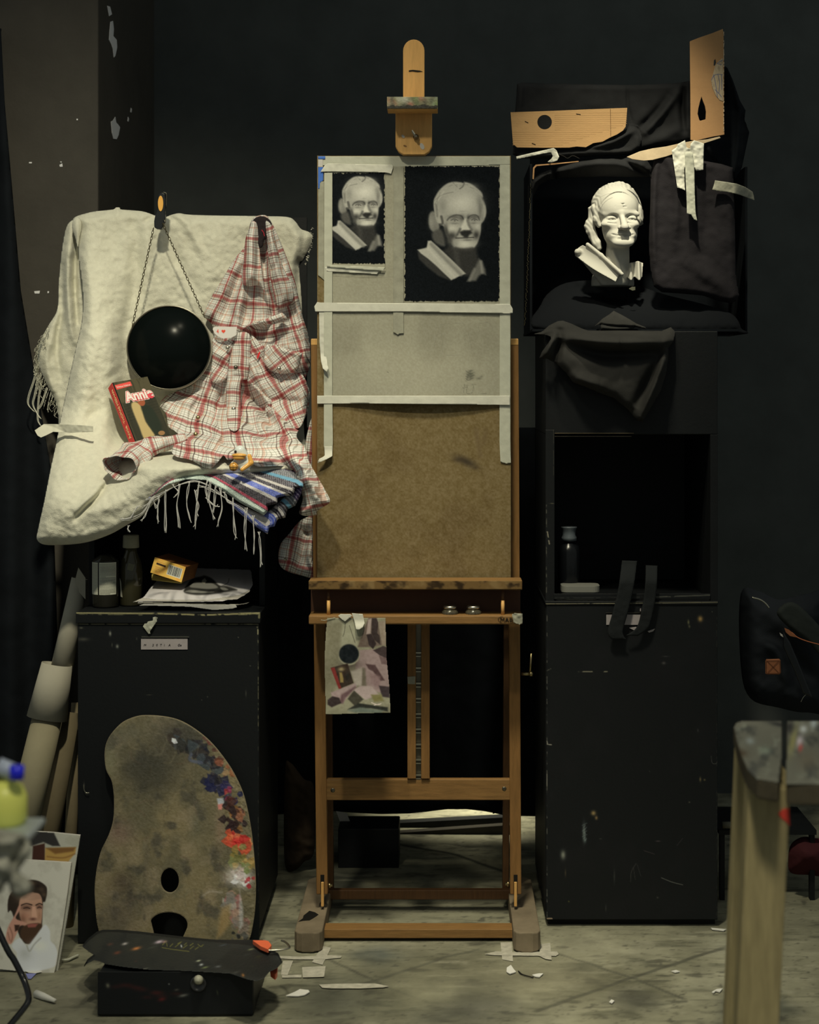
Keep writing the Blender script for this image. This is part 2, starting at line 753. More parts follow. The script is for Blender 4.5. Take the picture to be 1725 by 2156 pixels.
M['wood_top'] = mat('light_easel_wood', A(186, 140, 72), .5, .3, var=.22, vscale=10, bump=.15, bscale=90, stretch=(12, 12, 1.4))
M['wood_foot'] = mat('dusty_foot_wood', A(112, 98, 70), .75, .2, var=.4, vscale=12, bump=.3, bscale=70)
M['tape'] = mat('masking_tape', A(160, 156, 124), .7, .25, var=.12, vscale=40, bump=.25, bscale=90)
M['tape_w'] = mat('bright_masking_tape', A(178, 172, 140), .7, .25, var=.12, vscale=40, bump=.3, bscale=70)
M['tape_old'] = mat('grimy_masking_tape', A(136, 131, 102), .7, .25, var=.25, vscale=50, bump=.25, bscale=90)
M['blue_tape'] = mat('blue_masking_tape', A(58, 92, 140), .7, .25)
M['paper'] = mat('white_paper', A(168, 160, 135), .8, .2, var=.1, vscale=20)
M['metal'] = mat('worn_steel', (.55, .53, .45), .35, .5, metal=1.0)
M['metal_dark'] = mat('dark_steel', (.16, .15, .12), .4, .5, metal=1.0)
M['brass'] = mat('brass', (.42, .34, .18), .35, .5, metal=1.0)
M['black'] = mat('black_plastic', A(18, 20, 19), .35, .4)
M['ink'] = mat('dark_ink', (.01, .009, .008), .7, .2)
M['glass'] = mat('bottle_glass', (.03, .03, .022), .12, .6)

# ================================================================== the room
fx = np.concatenate([np.arange(-4, -1.35, .25), np.arange(-1.3, 1.3, .006), np.arange(1.35, 4, .25)])
fy = np.concatenate([np.arange(-1.2, 3.3, .25), np.arange(3.35, 5.6, .006)])
GX, GY = np.meshgrid(fx, fy)


def fpt(px, py):
    Y = floorY(py)
    return ((px - VX) * Y / FP, Y)


fc = np.ones(GX.shape + (3,)) * np.array([122, 117, 86.])


def fput(a, col):
    global fc
    a = a[..., None]
    fc = fc * (1 - a) + np.array(col, float) * a


fput(sstep(-.1, .6, vnoise(GX, GY, .38, 3, 5)) * .75, (84, 80, 56))
fput(sstep(.12, .6, vnoise(GX * 1.0, GY * 1.6, .22, 8, 5)) * .7, (146, 140, 106))
fput(sstep(.25, .7, vnoise(GX, GY, .3, 14, 5)) * .8, (52, 52, 40))
fput(sstep(.3, .6, vnoise(GX * 1.0, GY * 2.2, .07, 21, 4)) * .6, (60, 57, 42))
fput(sstep(.35, .8, vnoise(GX, GY * 1.6, .05, 33, 4)) * .4, (150, 144, 112))
fput(sstep(.62, .7, vnoise(GX, GY, .02, 35, 2)) * .6, (64, 61, 46))

fput(sstep(.15, .6, vnoise(GX * .7 + GY * .3, GY * 2.6, .045, 41, 4)) * .45, (72, 70, 50))
fput(sstep(.2, .6, vnoise(GX * .5 - GY * .5, GY * 2.2, .05, 47, 4)) * .4, (150, 143, 108))
fput(sstep(.5, .62, vnoise(GX, GY * 1.5, .012, 53, 2)) * .35, (66, 62, 44))


def fline(pts, wd, col, a=1.0):
    q = [fpt(*p) for p in pts]
    d = nearest(q, GX + .004 * vnoise(GX, GY, .05, 3), GY + .006 * vnoise(GX, GY, .06, 5))[0]
    fput(sstep(wd, wd * .3, d) * a, col)


fline([(1130, 2128), (1335, 2058), (1485, 2008), (1560, 1985)], .010, (58, 56, 42), .6)
fline([(1175, 2008), (1335, 2060), (1440, 2103)], .008, (60, 58, 44), .55)
fline([(700, 2092), (800, 2060), (940, 2015), (1010, 1998)], .009, (66, 64, 48), .5)
fline([(690, 2020), (820, 2080), (900, 2110)], .007, (70, 67, 50), .6)
fline([(800, 1770), (960, 1800), (1060, 1835)], .012, (40, 40, 30), .8)
for cx, cy, r, col in ((1335, 2106, .05, (60, 58, 44)), (1000, 2120, .09, (66, 64, 50)), (800, 2010, .05, (78, 80, 66)),
                       (1615, 2118, .045, (42, 46, 38)), (1560, 1990, .06, (150, 145, 112)), (900, 2085, .08, (130, 124, 90)),
                       (700, 2105, .11, (62, 61, 46)), (250, 2100, .1, (60, 58, 44)), (150, 2090, .08, (120, 114, 86)),
                       (1130, 2060, .13, (128, 121, 88)), (1250, 1985, .07, (134, 128, 96))):
    wx, wy = fpt(cx, cy)
    q = np.hypot(GX - wx + .03 * vnoise(GX, GY, .05, 4), (GY - wy) * .8)
    fput(np.exp(-(q / r) ** 2) * .75, col)
c_ = np.clip(fc, 0, 255) / 255.0
falb = np.clip(np.where(c_ <= .04045, c_ / 12.92, ((c_ + .055) / 1.055) ** 2.4) / np.array(EL) * 1.0, 0, .9)
ii = np.arange(GX.size).reshape(GX.shape)
FF = np.stack([ii[:-1, :-1], ii[:-1, 1:], ii[1:, 1:], ii[1:, :-1]], -1).reshape(-1, 4)
me = raw_mesh(np.stack([GX.ravel(), GY.ravel(), np.zeros(GX.size)], 1), FF.tolist(), None, falb.reshape(-1, 3))
props(link_mesh('floor', me, M['floor']), kind='structure', label='worn grey concrete studio floor with scored lines and stains')
props(MB().box(-4, 4, 5.50, 5.60, 0, 3.6).build('wall_back', M['black_wall']), kind='structure', label='black painted back wall of the studio')
M['pillar'] = mat('dark_brown_plaster', A(61, 56, 43), .7, .3, var=.22, vscale=7, bump=.45, bscale=40)
pil = MB().box(-2.6, P(207, 0, 4.6).x, 4.6, 5.498, 0, 3.6).build('wall_left', M['pillar'], bevel=.006)
props(pil, kind='structure', label='dark brown painted wall corner standing out at the left')
M['chip'] = mat('bare_plaster_chip', A(196, 190, 168), .8, .2)


def chip(pts, Y=4.5985, name='paint_chip'):
    """flaked patch on the face of the wall corner"""
    MB().prism([P(x, y, Y) for x, y in pts], (0, .0012, 0)).build(name, M['chip'], pil)


def chip_side(pts):
    """flaked patch on the side face of the wall corner (px -> depth along that face)"""
    X = P(207, 0, 4.6).x + .0008
    q = []
    for x, y in pts:
        Y = X * FP / (x - VX)
        q.append((X, Y, EYE - (y - VY) * Y / FP))
    MB().prism(q, (-.0012, 0, 0)).build('paint_chip', M['chip'], pil)


chip_side([(226, 12), (232, 14), (236, 30), (230, 34)])
chip_side([(233, 46), (238, 44), (240, 60), (239, 76), (246, 84), (247, 100), (243, 118), (240, 121), (238, 104), (234, 92), (230, 84), (231, 66)])
chip_side([(243, 246), (245, 258), (249, 262), (253, 268), (250, 284), (246, 293), (239, 292), (236, 280), (234, 256), (238, 254)])
chip_side([(276, 227), (278, 230), (277, 237), (275, 236)])
chip_side([(270, 246), (272, 250), (271, 256), (269, 255)])
chip([(61, 341), (67, 341), (67, 344), (61, 344)])
chip([(125, 347), (131, 344), (132, 351), (126, 351)])
chip([(126, 340), (130, 340), (129, 343)])
chip([(72, 613), (84, 612), (83, 618), (73, 618)])
chip([(100, 613), (103, 613), (103, 617), (100, 617)])
chip([(161, 250), (164, 250), (164, 253), (161, 253)])

# black curtain that hides the lower left of the wall corner
M['black_cloth'] = mat('black_felt', A(20, 22, 21), .95, .1, var=.3, vscale=8, bump=.3, bscale=300)
M['charcoal_cloth'] = mat('faded_black_cotton', A(38, 37, 32), .95, .1, var=.35, vscale=9, bump=.35, bscale=400)
M['brownblack_cloth'] = mat('rusty_black_cotton', A(34, 31, 28), .95, .1, var=.3, vscale=9, bump=.35, bscale=400)
M['grey_cloth'] = mat('washed_black_cotton', A(46, 44, 36), .95, .1, var=.3, vscale=9, bump=.3, bscale=400)
props(cloth('curtain', [dict(poly=[(-130, 40), (2, 60), (10, 215), (26, 400), (44, 612), (80, 830), (110, 1000), (120, 1300), (130, 1700), (140, 1850), (-130, 1850)],
      depth=lambda x, y: 4.50 - .02 * np.sin(x / 14.0) + 0 * y, curve=False, wr=(.006, 60), step=5)], M['black_cloth']),
      'black curtain hanging in front of the brown wall corner', 'curtain')

props(cloth('backdrop_curtain', [dict(poly=[(480, 900), (1190, 900), (1190, 1716), (1130, 1719), (1065, 1717), (1020, 1708), (985, 1704), (940, 1704), (900, 1709), (860, 1713), (800, 1714), (740, 1711), (705, 1708), (640, 1712), (560, 1716), (480, 1712)],
      depth=lambda x, y: 4.82 - .02 * np.sin(x / 22.0) + 0 * y, curve=False, wr=(.006, 60), step=5)], M['black_cloth']),
      'black backdrop curtain behind the easel whose wavy hem stops short of the floor', 'curtain')

# ================================================================== the easel
E = thing('studio_easel', (.0, 4.2, 0), 'tall wooden studio easel with two uprights and a crank, carrying the drawing board', 'easel')
YU = 4.14
for xt, xb in ((667, 679), (1080, 1086)):
    b = MB().bar(P(xb, 1880, YU + .013), P(xt, 716, YU + .013), .027, .026)
    u = b.build('upright', M['wood'], E, bevel=.002)
    MB().pbox(xt - 12, xt + 12, 713, 727, YU - .001, .028).build('upright_cap', M['wood_top'], u, bevel=.002)
    # slot and tongue that hold the upright on its foot
    MB().pbox(xb - 4, xb + 4, 1842, 1880, YU - .001, .004).build('slot', M['ink'], u)
    MB().pbox(xb - 3, xb + 3, 1858, 1909, YU - .006, .012).build('tongue', M['wood_top'], u, bevel=.001)
for s_, x in ((-1, -.279), (1, .161)):
    MB().bar((x, 4.17, 1.06), (x, 4.30, .045), .016, .030).build('rear_leg', M['wood_dark'], E, bevel=.002)
for xa, xb in ((619, 678), (1082, 1139)):
    Y0, Y1 = 3.964, 4.41
    a, b = P(xa, 0, Y0).x, P(xb, 0, Y0).x
    r = .030
    pts = []
    for k in range(7):
        t = k / 6 * math.pi / 2
        pts.append((a + r * .5 * (1 - math.sin(t)), Y0 + r * .5 * (1 - math.cos(t)) * .6, 0))
    pts = [(a, Y0 + .02, 0), (a + .006, Y0 + .007, 0), (a + .018, Y0, 0), (b - .018, Y0, 0), (b - .006, Y0 + .007, 0), (b, Y0 + .02, 0),
           (b, Y1 - .02, 0), (b - .014, Y1, 0), (a + .014, Y1, 0), (a, Y1 - .02, 0)]
    f = MB().prism([(x, y, .003) for x, y, z in pts], (0, 0, .045)).build('foot', M['wood_foot'], E, bevel=.003, angle=60)
    if xa < 800:
        n = [(x * 1.0, y) for x, y in ((640, 1928), (650, 1918), (662, 1921), (671, 1926), (664, 1932), (655, 1938), (642, 1939), (632, 1941), (640, 1934))]
        MB().prism([((x - VX) * 4.1 / FP, 1.282 * FP / (y - VY), .0478) for x, y in n], (0, 0, .0008)).build('spill_stain', M['ink'], f)
MB().box(P(679, 0, 4.05).x, P(1081, 0, 4.05).x, 4.047, 4.095, .008, .030).build('front_crossbar', M['wood_h'], E, bevel=.002)
MB().box(P(688, 0, 4.27).x, P(1076, 0, 4.27).x, 4.27, 4.29, .032, .056).build('rear_crossbar', M['wood_dark'], E, bevel=.002)
cb = MB().pbox(687, 1077, 1641, 1685, YU + .004, .02).build('wide_crossbar', M['wood_h'], E, bevel=.002)
for x, y in ((701, 1664), (1062, 1661)):
    MB().lathe([(.0055, -.003), (.0055, .0), (.004, .001), (0, .001)], P(x, y, YU + .004), 20, (0, -1, 0)).build('bolt', M['metal_dark'], cb, True)
for xa, xb in ((858, 876), (887, 905)):
    MB().pbox(xa, xb, 1235, 1640, YU - .002, .018).build('centre_rail', M['wood'], E, bevel=.0015)
rt = MB().pbox(876, 887, 1300, 1640, YU + .012, .003).build('ratchet_strip', M['metal_dark'], E)
for k in range(9):
    y = 1373 + k * 32.2
    MB().pbox(875.5, 887, y, y + 3, YU + .001, .008).pbox(876, 886.5, y + 8, y + 10, YU + .003, .006).build('ratchet_tooth', M['metal'], rt)
# centre mast that shows above the board
top = [P(849, 210, 4.115)] + [P(871.5 - 22.5 * math.cos(t), 107 - 24 * math.sin(t), 4.115) for t in np.linspace(0, math.pi, 13)] + [P(894, 210, 4.115)]
low = [P(894, 1240, 4.115), P(849, 1240, 4.115)]
ms = MB().prism(top + low, (0, .018, 0)).build('mast', M['wood_top'], E, bevel=.0015)
MB().prism([P(861, 148, 4.1135), P(870, 147, 4.1135), P(884, 148.5, 4.1135), P(890, 150.5, 4.1135), P(880, 151.5, 4.1135), P(868, 150, 4.1135), P(861, 151, 4.1135)],
           (0, .002, 0)).build('burn_mark', M['ink'], ms)
# top clamp
pl = [(833, 225), (910, 225), (910, 308), (904, 319), (895, 325), (849, 325), (839, 319), (833, 308)]
cp = MB().prism([P(x, y, 4.068) for x, y in pl], (0, .028, 0)).build('top_clamp', M['wood_top'], E, bevel=.002, angle=60)
cv = Canvas(815, 204, 922, 229, (104, 100, 66), 1.0)
for k in range(46):
    x = 816 + random.random() * 105
    y = 204 + random.random() * 24
    col = random.choice([(96, 104, 58), (120, 118, 84), (66, 60, 42), (146, 140, 110), (128, 92, 62), (58, 58, 40), (110, 120, 90), (136, 84, 60)])
    cv.ell(x, y, 3 + random.random() * 6, 3 + random.random() * 8, col, .8)
cv.poly([(815, 224), (840, 221), (870, 223), (900, 220), (922, 224), (922, 232), (815, 232)], (34, 32, 22), 1.5, rag=4)
lg = MB().pbox(815, 922, 204.5, 228.5, 3.99, .078).build('clamp_ledge', M['wood_top'], cp, bevel=.0015)
cv.sheet('paint_smears', M['paintwet'], lg, at_depth(lambda x, y: 3.9885), bump=.0005 * np.abs(vnoise(cv.px, cv.py, 4, 3)))
MB().lathe([(.006, 0), (.007, .006), (.004, .012), (.003, .02), (0, .02)], P(876, 289, 4.066), 18, (0, -1, 0)).bar(P(868, 276, 4.05), P(876, 290, 4.05), .004, .002).build('wing_nut', M['metal_dark'], cp)
MB().bar(P(868, 274, 4.047), P(874, 283, 4.047), .0025, .002).build('wing_nut_ear', M['metal'], cp)
for x, y, a, b in ((889, 308, 5, 7), (849, 287, 3.5, 3.5), (853, 307, 3.5, 2)):
    MB().prism([P(x + a * math.cos(t), y + b * math.sin(t + .4), 4.0668) for t in np.linspace(0, 5.7, 9)], (0, .0015, 0)).build(
        'paint_dab', M['paper'] if x != 853 else M['wood'], cp)
# trays
tr = MB().pbox(650, 1100, 1223, 1242, 4.015, .07)
tr.build('upper_ledge', M['wood_h'], E, bevel=.0015)
cv = Canvas(650, 1223, 1099, 1241, (94, 72, 38), 1.5)
cv.mottle((38, 28, 16), 22, 0, .5, .9, 4, sy=1.5)
cv.mottle((120, 98, 58), 30, .1, .6, .6, 9)
cv.sheet('grime', M['painted'], E, at_depth(lambda x, y: 4.0138))
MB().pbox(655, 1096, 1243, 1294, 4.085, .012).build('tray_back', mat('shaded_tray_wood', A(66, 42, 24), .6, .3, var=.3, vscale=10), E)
ll = MB().pbox(650, 1101, 1296, 1315, 4.015, .075).build('lower_ledge', M['wood_h'], E, bevel=.003)
for x in (692, 1059):
    MB().tube([P(x, 1296, 4.03), P(x, 1264, 4.03)], .0042, 12).build('dowel', M['wood_top'], E, True)
    MB().tube([P(x, 1264, 4.03), P(x, 1243, 4.03)], .0036, 12).build('dowel_shank', M['wood_dark'], E, True)
text('maker_stamp', 'MAB', P(1053, 1309.5, 4.0135), (1, 0, 0), (0, 0, 1), .0145, M['ink'], ll, spacing=1.05)
oval = [P(1065 + 16 * math.cos(t), 1304 + 7.5 * math.sin(t), 4.0138) for t in np.linspace(math.pi * .62, math.pi * 1.38, 12)]
MB().tube(oval, .0004, 5).build('stamp_outline', M['ink'], ll)
crank = MB().tube([P(1098, 1419, 4.15), P(1119, 1419, 4.15)], .004, 12).tube([P(1116, 1420, 4.147), P(1119, 1376, 4.147)], .0026, 8).lathe(
    [(0, 0), (.006, .002), (.006, .008), (0, .01)], P(1114, 1419, 4.146), 14, (1, 0, 0)).build('crank', M['brass'], E, True)
for x, y in ((694, 1864), (1070, 1861)):
    MB().tube([P(x - 6, y, 4.16), P(x + 6, y, 4.16)], .0034, 10).lathe([(0, -.004), (.006, -.002), (.006, .002), (0, .004)], P(x, y, 4.16), 12, (1, 0, 0)).build('foot_bolt', M['brass'], E, True)
cloth('tape_patch', [dict(poly=[(858, 1425), (875, 1424), (874, 1441), (859, 1440)], depth=lambda x, y: YU - .003 + 0 * x, curve=False, roll=.0, step=2)],
      M['tape_old'], E, solid=.0005)

# ------------------------------------------------------------------ the board and what is taped on it
YB = 4.100
cv = Canvas(668, 328, 1076, 1222, (102, 86, 51), 1.5)
cv.mottle((86, 70, 40), 60, -.2, .6, .5, 3)
cv.grain(11, 3, 7)
cv.grain(6, 9, 8)
cv.line([(1002, 905), (1012, 960)], 9, (88, 72, 44), .55, 5)
cv.line([(1024, 905), (1018, 935)], 8, (88, 72, 44), .5, 5)
cv.ell(982, 972, 24, 8, (52, 44, 30), .9, ang=.45)
cv.ell(965, 968, 12, 5, (58, 48, 32), .7)
cv.ell(1001, 985, 5, 3, (56, 46, 30), .6)
BD = thing('drawing_board', P(872, 1222, YB), 'upright brown hardboard drawing board taped with grey paper, standing on the easel tray', 'drawing board')
cv.sheet('board_face', M['painted'], BD, at_depth(lambda x, y: YB))
MB().pbox(668, 1076, 328, 1222, YB + .0008, .006).build('board', mat('hardboard', A(112, 92, 56), .8, .2), BD)


def bulge(x, y, Y=YB):
    return Y - .013 * np.clip(1 - ((x - 884) / 168.0) ** 2, 0, 1) ** 1.2 * sstep(715, 846, y)


cv = Canvas(692, 346, 1053, 850, (134, 128, 99), 1.5)
cv.mottle((116, 110, 84), 90, -.1, .5, .5, 3)
cv.mottle((142, 136, 105), 60, 0, .5, .5, 5)
cv.grain(7, 3, 6)
Tc = lambda x, y: (640 + x * .2783, 300 + y * .2783)
cv.T = Tc
g = (112, 108, 84)
for pts in ([(1030, 1380), (1190, 1365), (1215, 1385)], [(1040, 1380), (1000, 1480), (985, 1560)], [(1040, 1440), (1050, 1560), (1035, 1620)],
            [(1320, 1370), (1400, 1365), (1430, 1420)], [(1245, 1440), (1270, 1560)], [(1080, 1610), (1200, 1612)], [(1320, 1380), (1330, 1440)],
            [(1215, 1460), (1225, 1520)], [(975, 1420), (985, 1500)]):
    cv.line(pts, .8, g, .7)
cv.ell(1262, 1760, 30, 28, (84, 82, 62), .75)
for k in range(16):
    y = 1728 + k * 5
    cv.line([(1225 + k % 3 * 6, y), (1290 - k % 4 * 8, y - 8)], .7, (70, 68, 52), .7)
cv.ell(1325, 1785, 18, 9, (84, 82, 62), .7)
cv.ell(1345, 1770, 10, 7, (84, 82, 62), .6)
for pts in ([(1215, 1830), (1210, 1890)], [(1240, 1835), (1230, 1895), (1270, 1895), (1285, 1850), (1275, 1830)], [(1200, 1860), (1235, 1850)], [(1225, 1835), (1300, 1832)], [(1330, 1898), (1385, 1902)]):
    cv.line(pts, .8, (88, 86, 66), .8)
cv.line([(225, 1010), (450, 1022), (690, 1018)], .9, (90, 86, 66), .7)
cv.line([(630, 1736), (640, 1738)], 1.2, (70, 68, 50), .8)
pap = cv.sheet('toned_paper', M['painted'], None, at_depth(lambda x, y: bulge(x, y, YB - .0012)))
props(pap, 'large grey toned paper sheet with faint pencil lines taped to the board', 'paper')


def bust_drawing(cv, detail=True):
    K = lambda v: (v * 1.1, v * 1.06, v * .88)
    e, p, l = cv.ell, cv.poly, cv.line
    p([(945, 600), (950, 545), (975, 520), (1005, 545), (1025, 620), (1020, 670), (985, 680), (955, 650)], K(98), 3, smooth=True)
    e(965, 600, 22, 50, K(128), .6)
    p([(975, 680), (1040, 660), (1070, 780), (1010, 770), (975, 730)], K(66), 4, smooth=True)
    # robe
    p([(860, 820), (940, 880), (1010, 935), (1110, 1045), (1020, 1010), (930, 940), (870, 880)], K(44), 3)
    p([(1110, 780), (1300, 790), (1325, 900), (1300, 1010), (1220, 1010), (1130, 900), (1050, 820)], K(42), 6)
    p([(1130, 800), (1170, 830), (1190, 960), (1150, 930)], K(58), 5, .7)
    p([(860, 812), (930, 795), (938, 745), (962, 742), (1010, 785), (1050, 822), (1120, 888), (1225, 992), (1180, 1010), (1115, 1042), (1060, 990), (1000, 932), (940, 880), (885, 840)], K(142), 2)
    l([(965, 770), (1040, 850), (1130, 940), (1190, 1000)], 7, K(96), .7, 3)
    l([(940, 800), (1010, 880), (1090, 965), (1140, 1015)], 6, K(158), .6, 4)
    l([(1000, 800), (1080, 868), (1200, 985)], 3, K(118), .6, 2)
    p([(1325, 880), (1350, 900), (1372, 960), (1378, 1002), (1350, 992), (1325, 1010), (1302, 1046), (1235, 1050), (1280, 980)], K(84), 4)
    l([(1340, 900), (1350, 985)], 5, K(122), .7, 3)
    l([(1290, 960), (1255, 1040)], 6, K(112), .6, 3)
    # head
    p([(1000, 400), (1035, 350), (1090, 308), (1150, 297), (1205, 306), (1222, 300), (1262, 312), (1310, 345), (1345, 378), (1355, 410), (1350, 425), (1375, 480), (1380, 535), (1362, 590),
       (1342, 620), (1338, 680), (1322, 740), (1305, 775), (1270, 802), (1165, 802), (1120, 770), (1085, 710), (1062, 640), (1030, 618), (1005, 590), (985, 510), (982, 445)], K(134), 2.2, smooth=True)
    e(1205, 450, 115, 90, K(172), .95)
    e(1130, 380, 70, 50, K(142), .6)
    e(1250, 335, 60, 25, K(150), .6)
    l([(1215, 300), (1205, 330), (1180, 350)], 3, K(86), .7)
    l([(1130, 305), (1160, 335)], 2, K(100), .6)
    l([(985, 440), (1050, 395), (1130, 375)], 2, K(104), .6)
    e(1050, 480, 30, 60, K(112), .7)
    e(1336, 500, 16, 70, K(92), .75)
    for a, b, c, d in ((990, 470, 1030, 380), (1000, 520, 1010, 430), (1345, 420, 1372, 520), (1335, 400, 1365, 470), (1100, 330, 1160, 318), (1180, 330, 1240, 320), (1260, 340, 1320, 380), (1350, 470, 1352, 590), (1010, 590, 1004, 480)):
        l([(a, b), ((a + c) / 2 + 8, (b + d) / 2 - 6), (c, d)], 1.6, K(104), .55, 1.4)
    for a, b, c, d in ((1015, 440, 1060, 370), (1290, 350, 1340, 400), (1130, 318, 1190, 306), (1366, 480, 1368, 560)):
        l([(a, b), (c, d)], 2.4, K(158), .5, 1.6)
    e(1325, 440, 20, 40, K(110), .6)
    e(1365, 520, 12, 50, K(138), .7)
    e(1018, 575, 20, 42, K(140), .7)
    l([(1040, 560), (1050, 610), (1030, 622)], 5, K(60), .8, 2)
    l([(1000, 470), (1010, 560)], 4, K(90), .6, 2)
    # eyes
    e(1142, 566, 48, 18, K(66), .75)
    e(1287, 566, 42, 18, K(66), .75)
    e(1196, 572, 20, 26, K(74), .8)
    e(1245, 566, 12, 20, K(70), .8)
    l([(1085, 588), (1105, 566), (1148, 549), (1192, 556), (1208, 580)], 2.2, K(44), .75, 2)
    l([(1240, 576), (1260, 555), (1292, 548), (1318, 560), (1328, 586)], 2.0, K(46), .75, 2)
    e(1138, 578, 26, 8, K(118), .9)
    e(1288, 576, 22, 7, K(114), .9)
    l([(1112, 590), (1138, 579), (1168, 592)], 1.2, K(50), .9)
    l([(1268, 588), (1290, 577), (1314, 588)], 1.2, K(50), .9)
    e(1142, 592, 7, 5, K(56), .85)
    e(1293, 590, 6, 5, K(56), .85)
    e(1124, 594, 7, 4, K(124), .9)
    e(1277, 592, 6, 4, K(120), .9)
    e(1138, 612, 30, 7, K(92), .8)
    e(1290, 610, 26, 7, K(94), .8)
    # nose and cheeks
    p([(1218, 575), (1236, 580), (1250, 630), (1268, 655), (1250, 668), (1195, 664), (1190, 640)], K(168), 3)
    l([(1238, 590), (1252, 630), (1272, 660)], 5, K(84), .8, 3)
    p([(1178, 676), (1210, 664), (1262, 664), (1275, 685), (1252, 700), (1238, 725), (1215, 722), (1190, 700)], K(36), 3)
    e(1125, 650, 48, 26, K(166), .85)
    e(1312, 640, 24, 30, K(164), .85)
    e(1120, 708, 34, 30, K(48), .92)
    e(1078, 660, 14, 50, K(74), .8)
    e(1305, 700, 24, 34, K(46), .92)
    e(1100, 745, 22, 30, K(66), .8)
    l([(1182, 655), (1165, 690), (1152, 715)], 4, K(60), .8, 3)
    e(1180, 712, 24, 9, K(130), .9)
    l([(1150, 724), (1210, 722), (1285, 718)], 2.2, K(50), .95, 1)
    p([(1062, 620), (1100, 690), (1128, 760), (1160, 800), (1110, 770), (1070, 690)], K(54), 4, .8)
    e(1220, 768, 70, 30, K(168), .95)
    e(1240, 738, 36, 7, K(84), .8)
    e(1150, 765, 22, 26, K(120), .7)
    l([(1150, 800), (1210, 808), (1275, 800)], 5, K(52), .8, 3)
    e(1200, 520, 26, 4, K(120), .6)


def drawing(name, rect, T, label, seed, Y):
    x0, y0, x1, y1 = rect
    cv = Canvas(x0 - 3, y0 - 3, x1 + 3, y1 + 3, (15, 17, 16), 1.0 if x1 - x0 > 150 else .9)
    cv.T = T
    bust_drawing(cv)
    cv.grain(5, 2.2, seed)
    cv.c = np.maximum(cv.c, 11)
    # ragged charcoal edge: keep only where the charcoal reached
    rx = vnoise(cv.px, cv.py, 5, seed, 3) * 3.2
    ry = vnoise(cv.px * 3, cv.py, 6, seed + 5, 3) * 3.5
    m = (cv.px + rx > x0) & (cv.px + rx < x1) & (cv.py + ry > y0) & (cv.py + ry * .7 < y1)
    o = cv.sheet(name, M['painted'], None, at_depth(lambda x, y: bulge(x, y, Y)), mask=m, solid=.0004)
    return props(o, label, 'drawing', 'charcoal portraits on the board')


drawing('charcoal_drawing', (852, 350, 1052, 634), Tc, 'larger charcoal drawing of an old man\'s bust on black, at the board\'s upper right', 4, YB - .0026)
Ts = lambda x, y: Tc(262 + (x - 945) * .765, 255 + (y - 297) * .752)
sx0, sy0 = Tc(190, 228)
sx1, sy1 = Tc(611, 930)
cv = Canvas(sx0 - 4, sy0 - 5, sx1 + 1, sy1 + 6, (138, 132, 102), 2)
props(cv.sheet('paper_slip', M['painted'], None, at_depth(lambda x, y: YB - .0026)), 'small paper behind the smaller portrait drawing', 'paper')
drawing('charcoal_drawing', (sx0, sy0, sx1, sy1 - 4), Ts, 'smaller softer charcoal drawing of an old man\'s bust, taped left of the larger one', 9, YB - .0040)


def tape(poly, Y=YB - .0046, m='tape', name='tape_strip', parent=None, **kw):
    dep = kw.pop('depth', None) or (lambda x, y: bulge(x, y, Y))
    a = dict(poly=poly, depth=dep, curve=False, roll=.0, step=2.5, wr=(.0007, 14), seed=int(poly[0][0]))
    a.update(kw)
    return cloth(name, [a], M[m], parent if parent is not None else BD, solid=.0004)


tape([(670, 329), (1074, 329), (1074, 347), (960, 349), (840, 351), (700, 347), (670, 349)], YB - .0020, 'tape')
tape([(1053, 347), (1074, 347), (1075, 700), (1075, 930), (1076, 975), (1066, 976), (1054, 972), (1052, 930)], YB - .0032, 'tape')
tape([(670, 382), (683, 382), (683, 590), (675, 583), (670, 580)], YB - .0026, 'tape_old')
tape([(829, 350), (850, 351), (850, 702), (842, 702), (838, 705), (828, 699)], YB - .0050, 'tape_old')
tape([(683, 364), (700, 364), (700, 830), (701, 930), (700, 958), (690, 962), (682, 940)], YB - .0056, 'tape')
tape([(662, 645), (668, 636), (676, 637), (1074, 640), (1080, 650), (1080, 659), (1074, 660), (860, 656), (664, 656)], YB - .0068, 'tape_w')
tape([(668, 833), (1053, 833), (1074, 833), (1074, 853), (1040, 852), (900, 851), (760, 849), (668, 850)], YB - .0074, 'tape_w')
tape([(675, 362), (684, 348), (690, 344), (826, 347), (828, 352), (824, 366), (812, 363), (700, 361)], YB - .0062, 'tape_w', wr=(.002, 14))
tape([(684, 562), (690, 560), (804, 565), (799, 570), (794, 577), (760, 575), (688, 571)], YB - .0062, 'tape_w', wr=(.002, 14))
tape([(688, 556), (700, 558), (811, 563), (808, 570), (700, 563), (688, 561)], YB - .0100, 'tape', wr=(.001, 10))
tape([(672, 656), (685, 657), (686, 740), (690, 768), (692, 776), (688, 783), (680, 776), (676, 760), (673, 720)], YB - .009, 'tape_w',
     depth=lambda x, y: YB - .004 - .016 * sstep(740, 783, y), wr=(.002, 10))
tape([(683, 940), (700, 940), (700, 960), (690, 966), (675, 973), (669, 975), (672, 966), (684, 960)], YB - .008, 'tape_w',
     depth=lambda x, y: YB - .006 - .012 * sstep(945, 973, y))
tape([(670, 329), (680, 329), (680, 352), (670, 352)], YB - .0032, 'paper', name='blue_edged_tape')
tape([(670, 352), (681, 352), (681, 380), (674, 384), (673, 397), (670, 398)], YB - .0030, 'blue_tape', name='blue_tape_strip')
tape([(670, 329), (685, 329), (685, 335), (670, 335)], YB - .0038, 'blue_tape', name='blue_tape_strip')

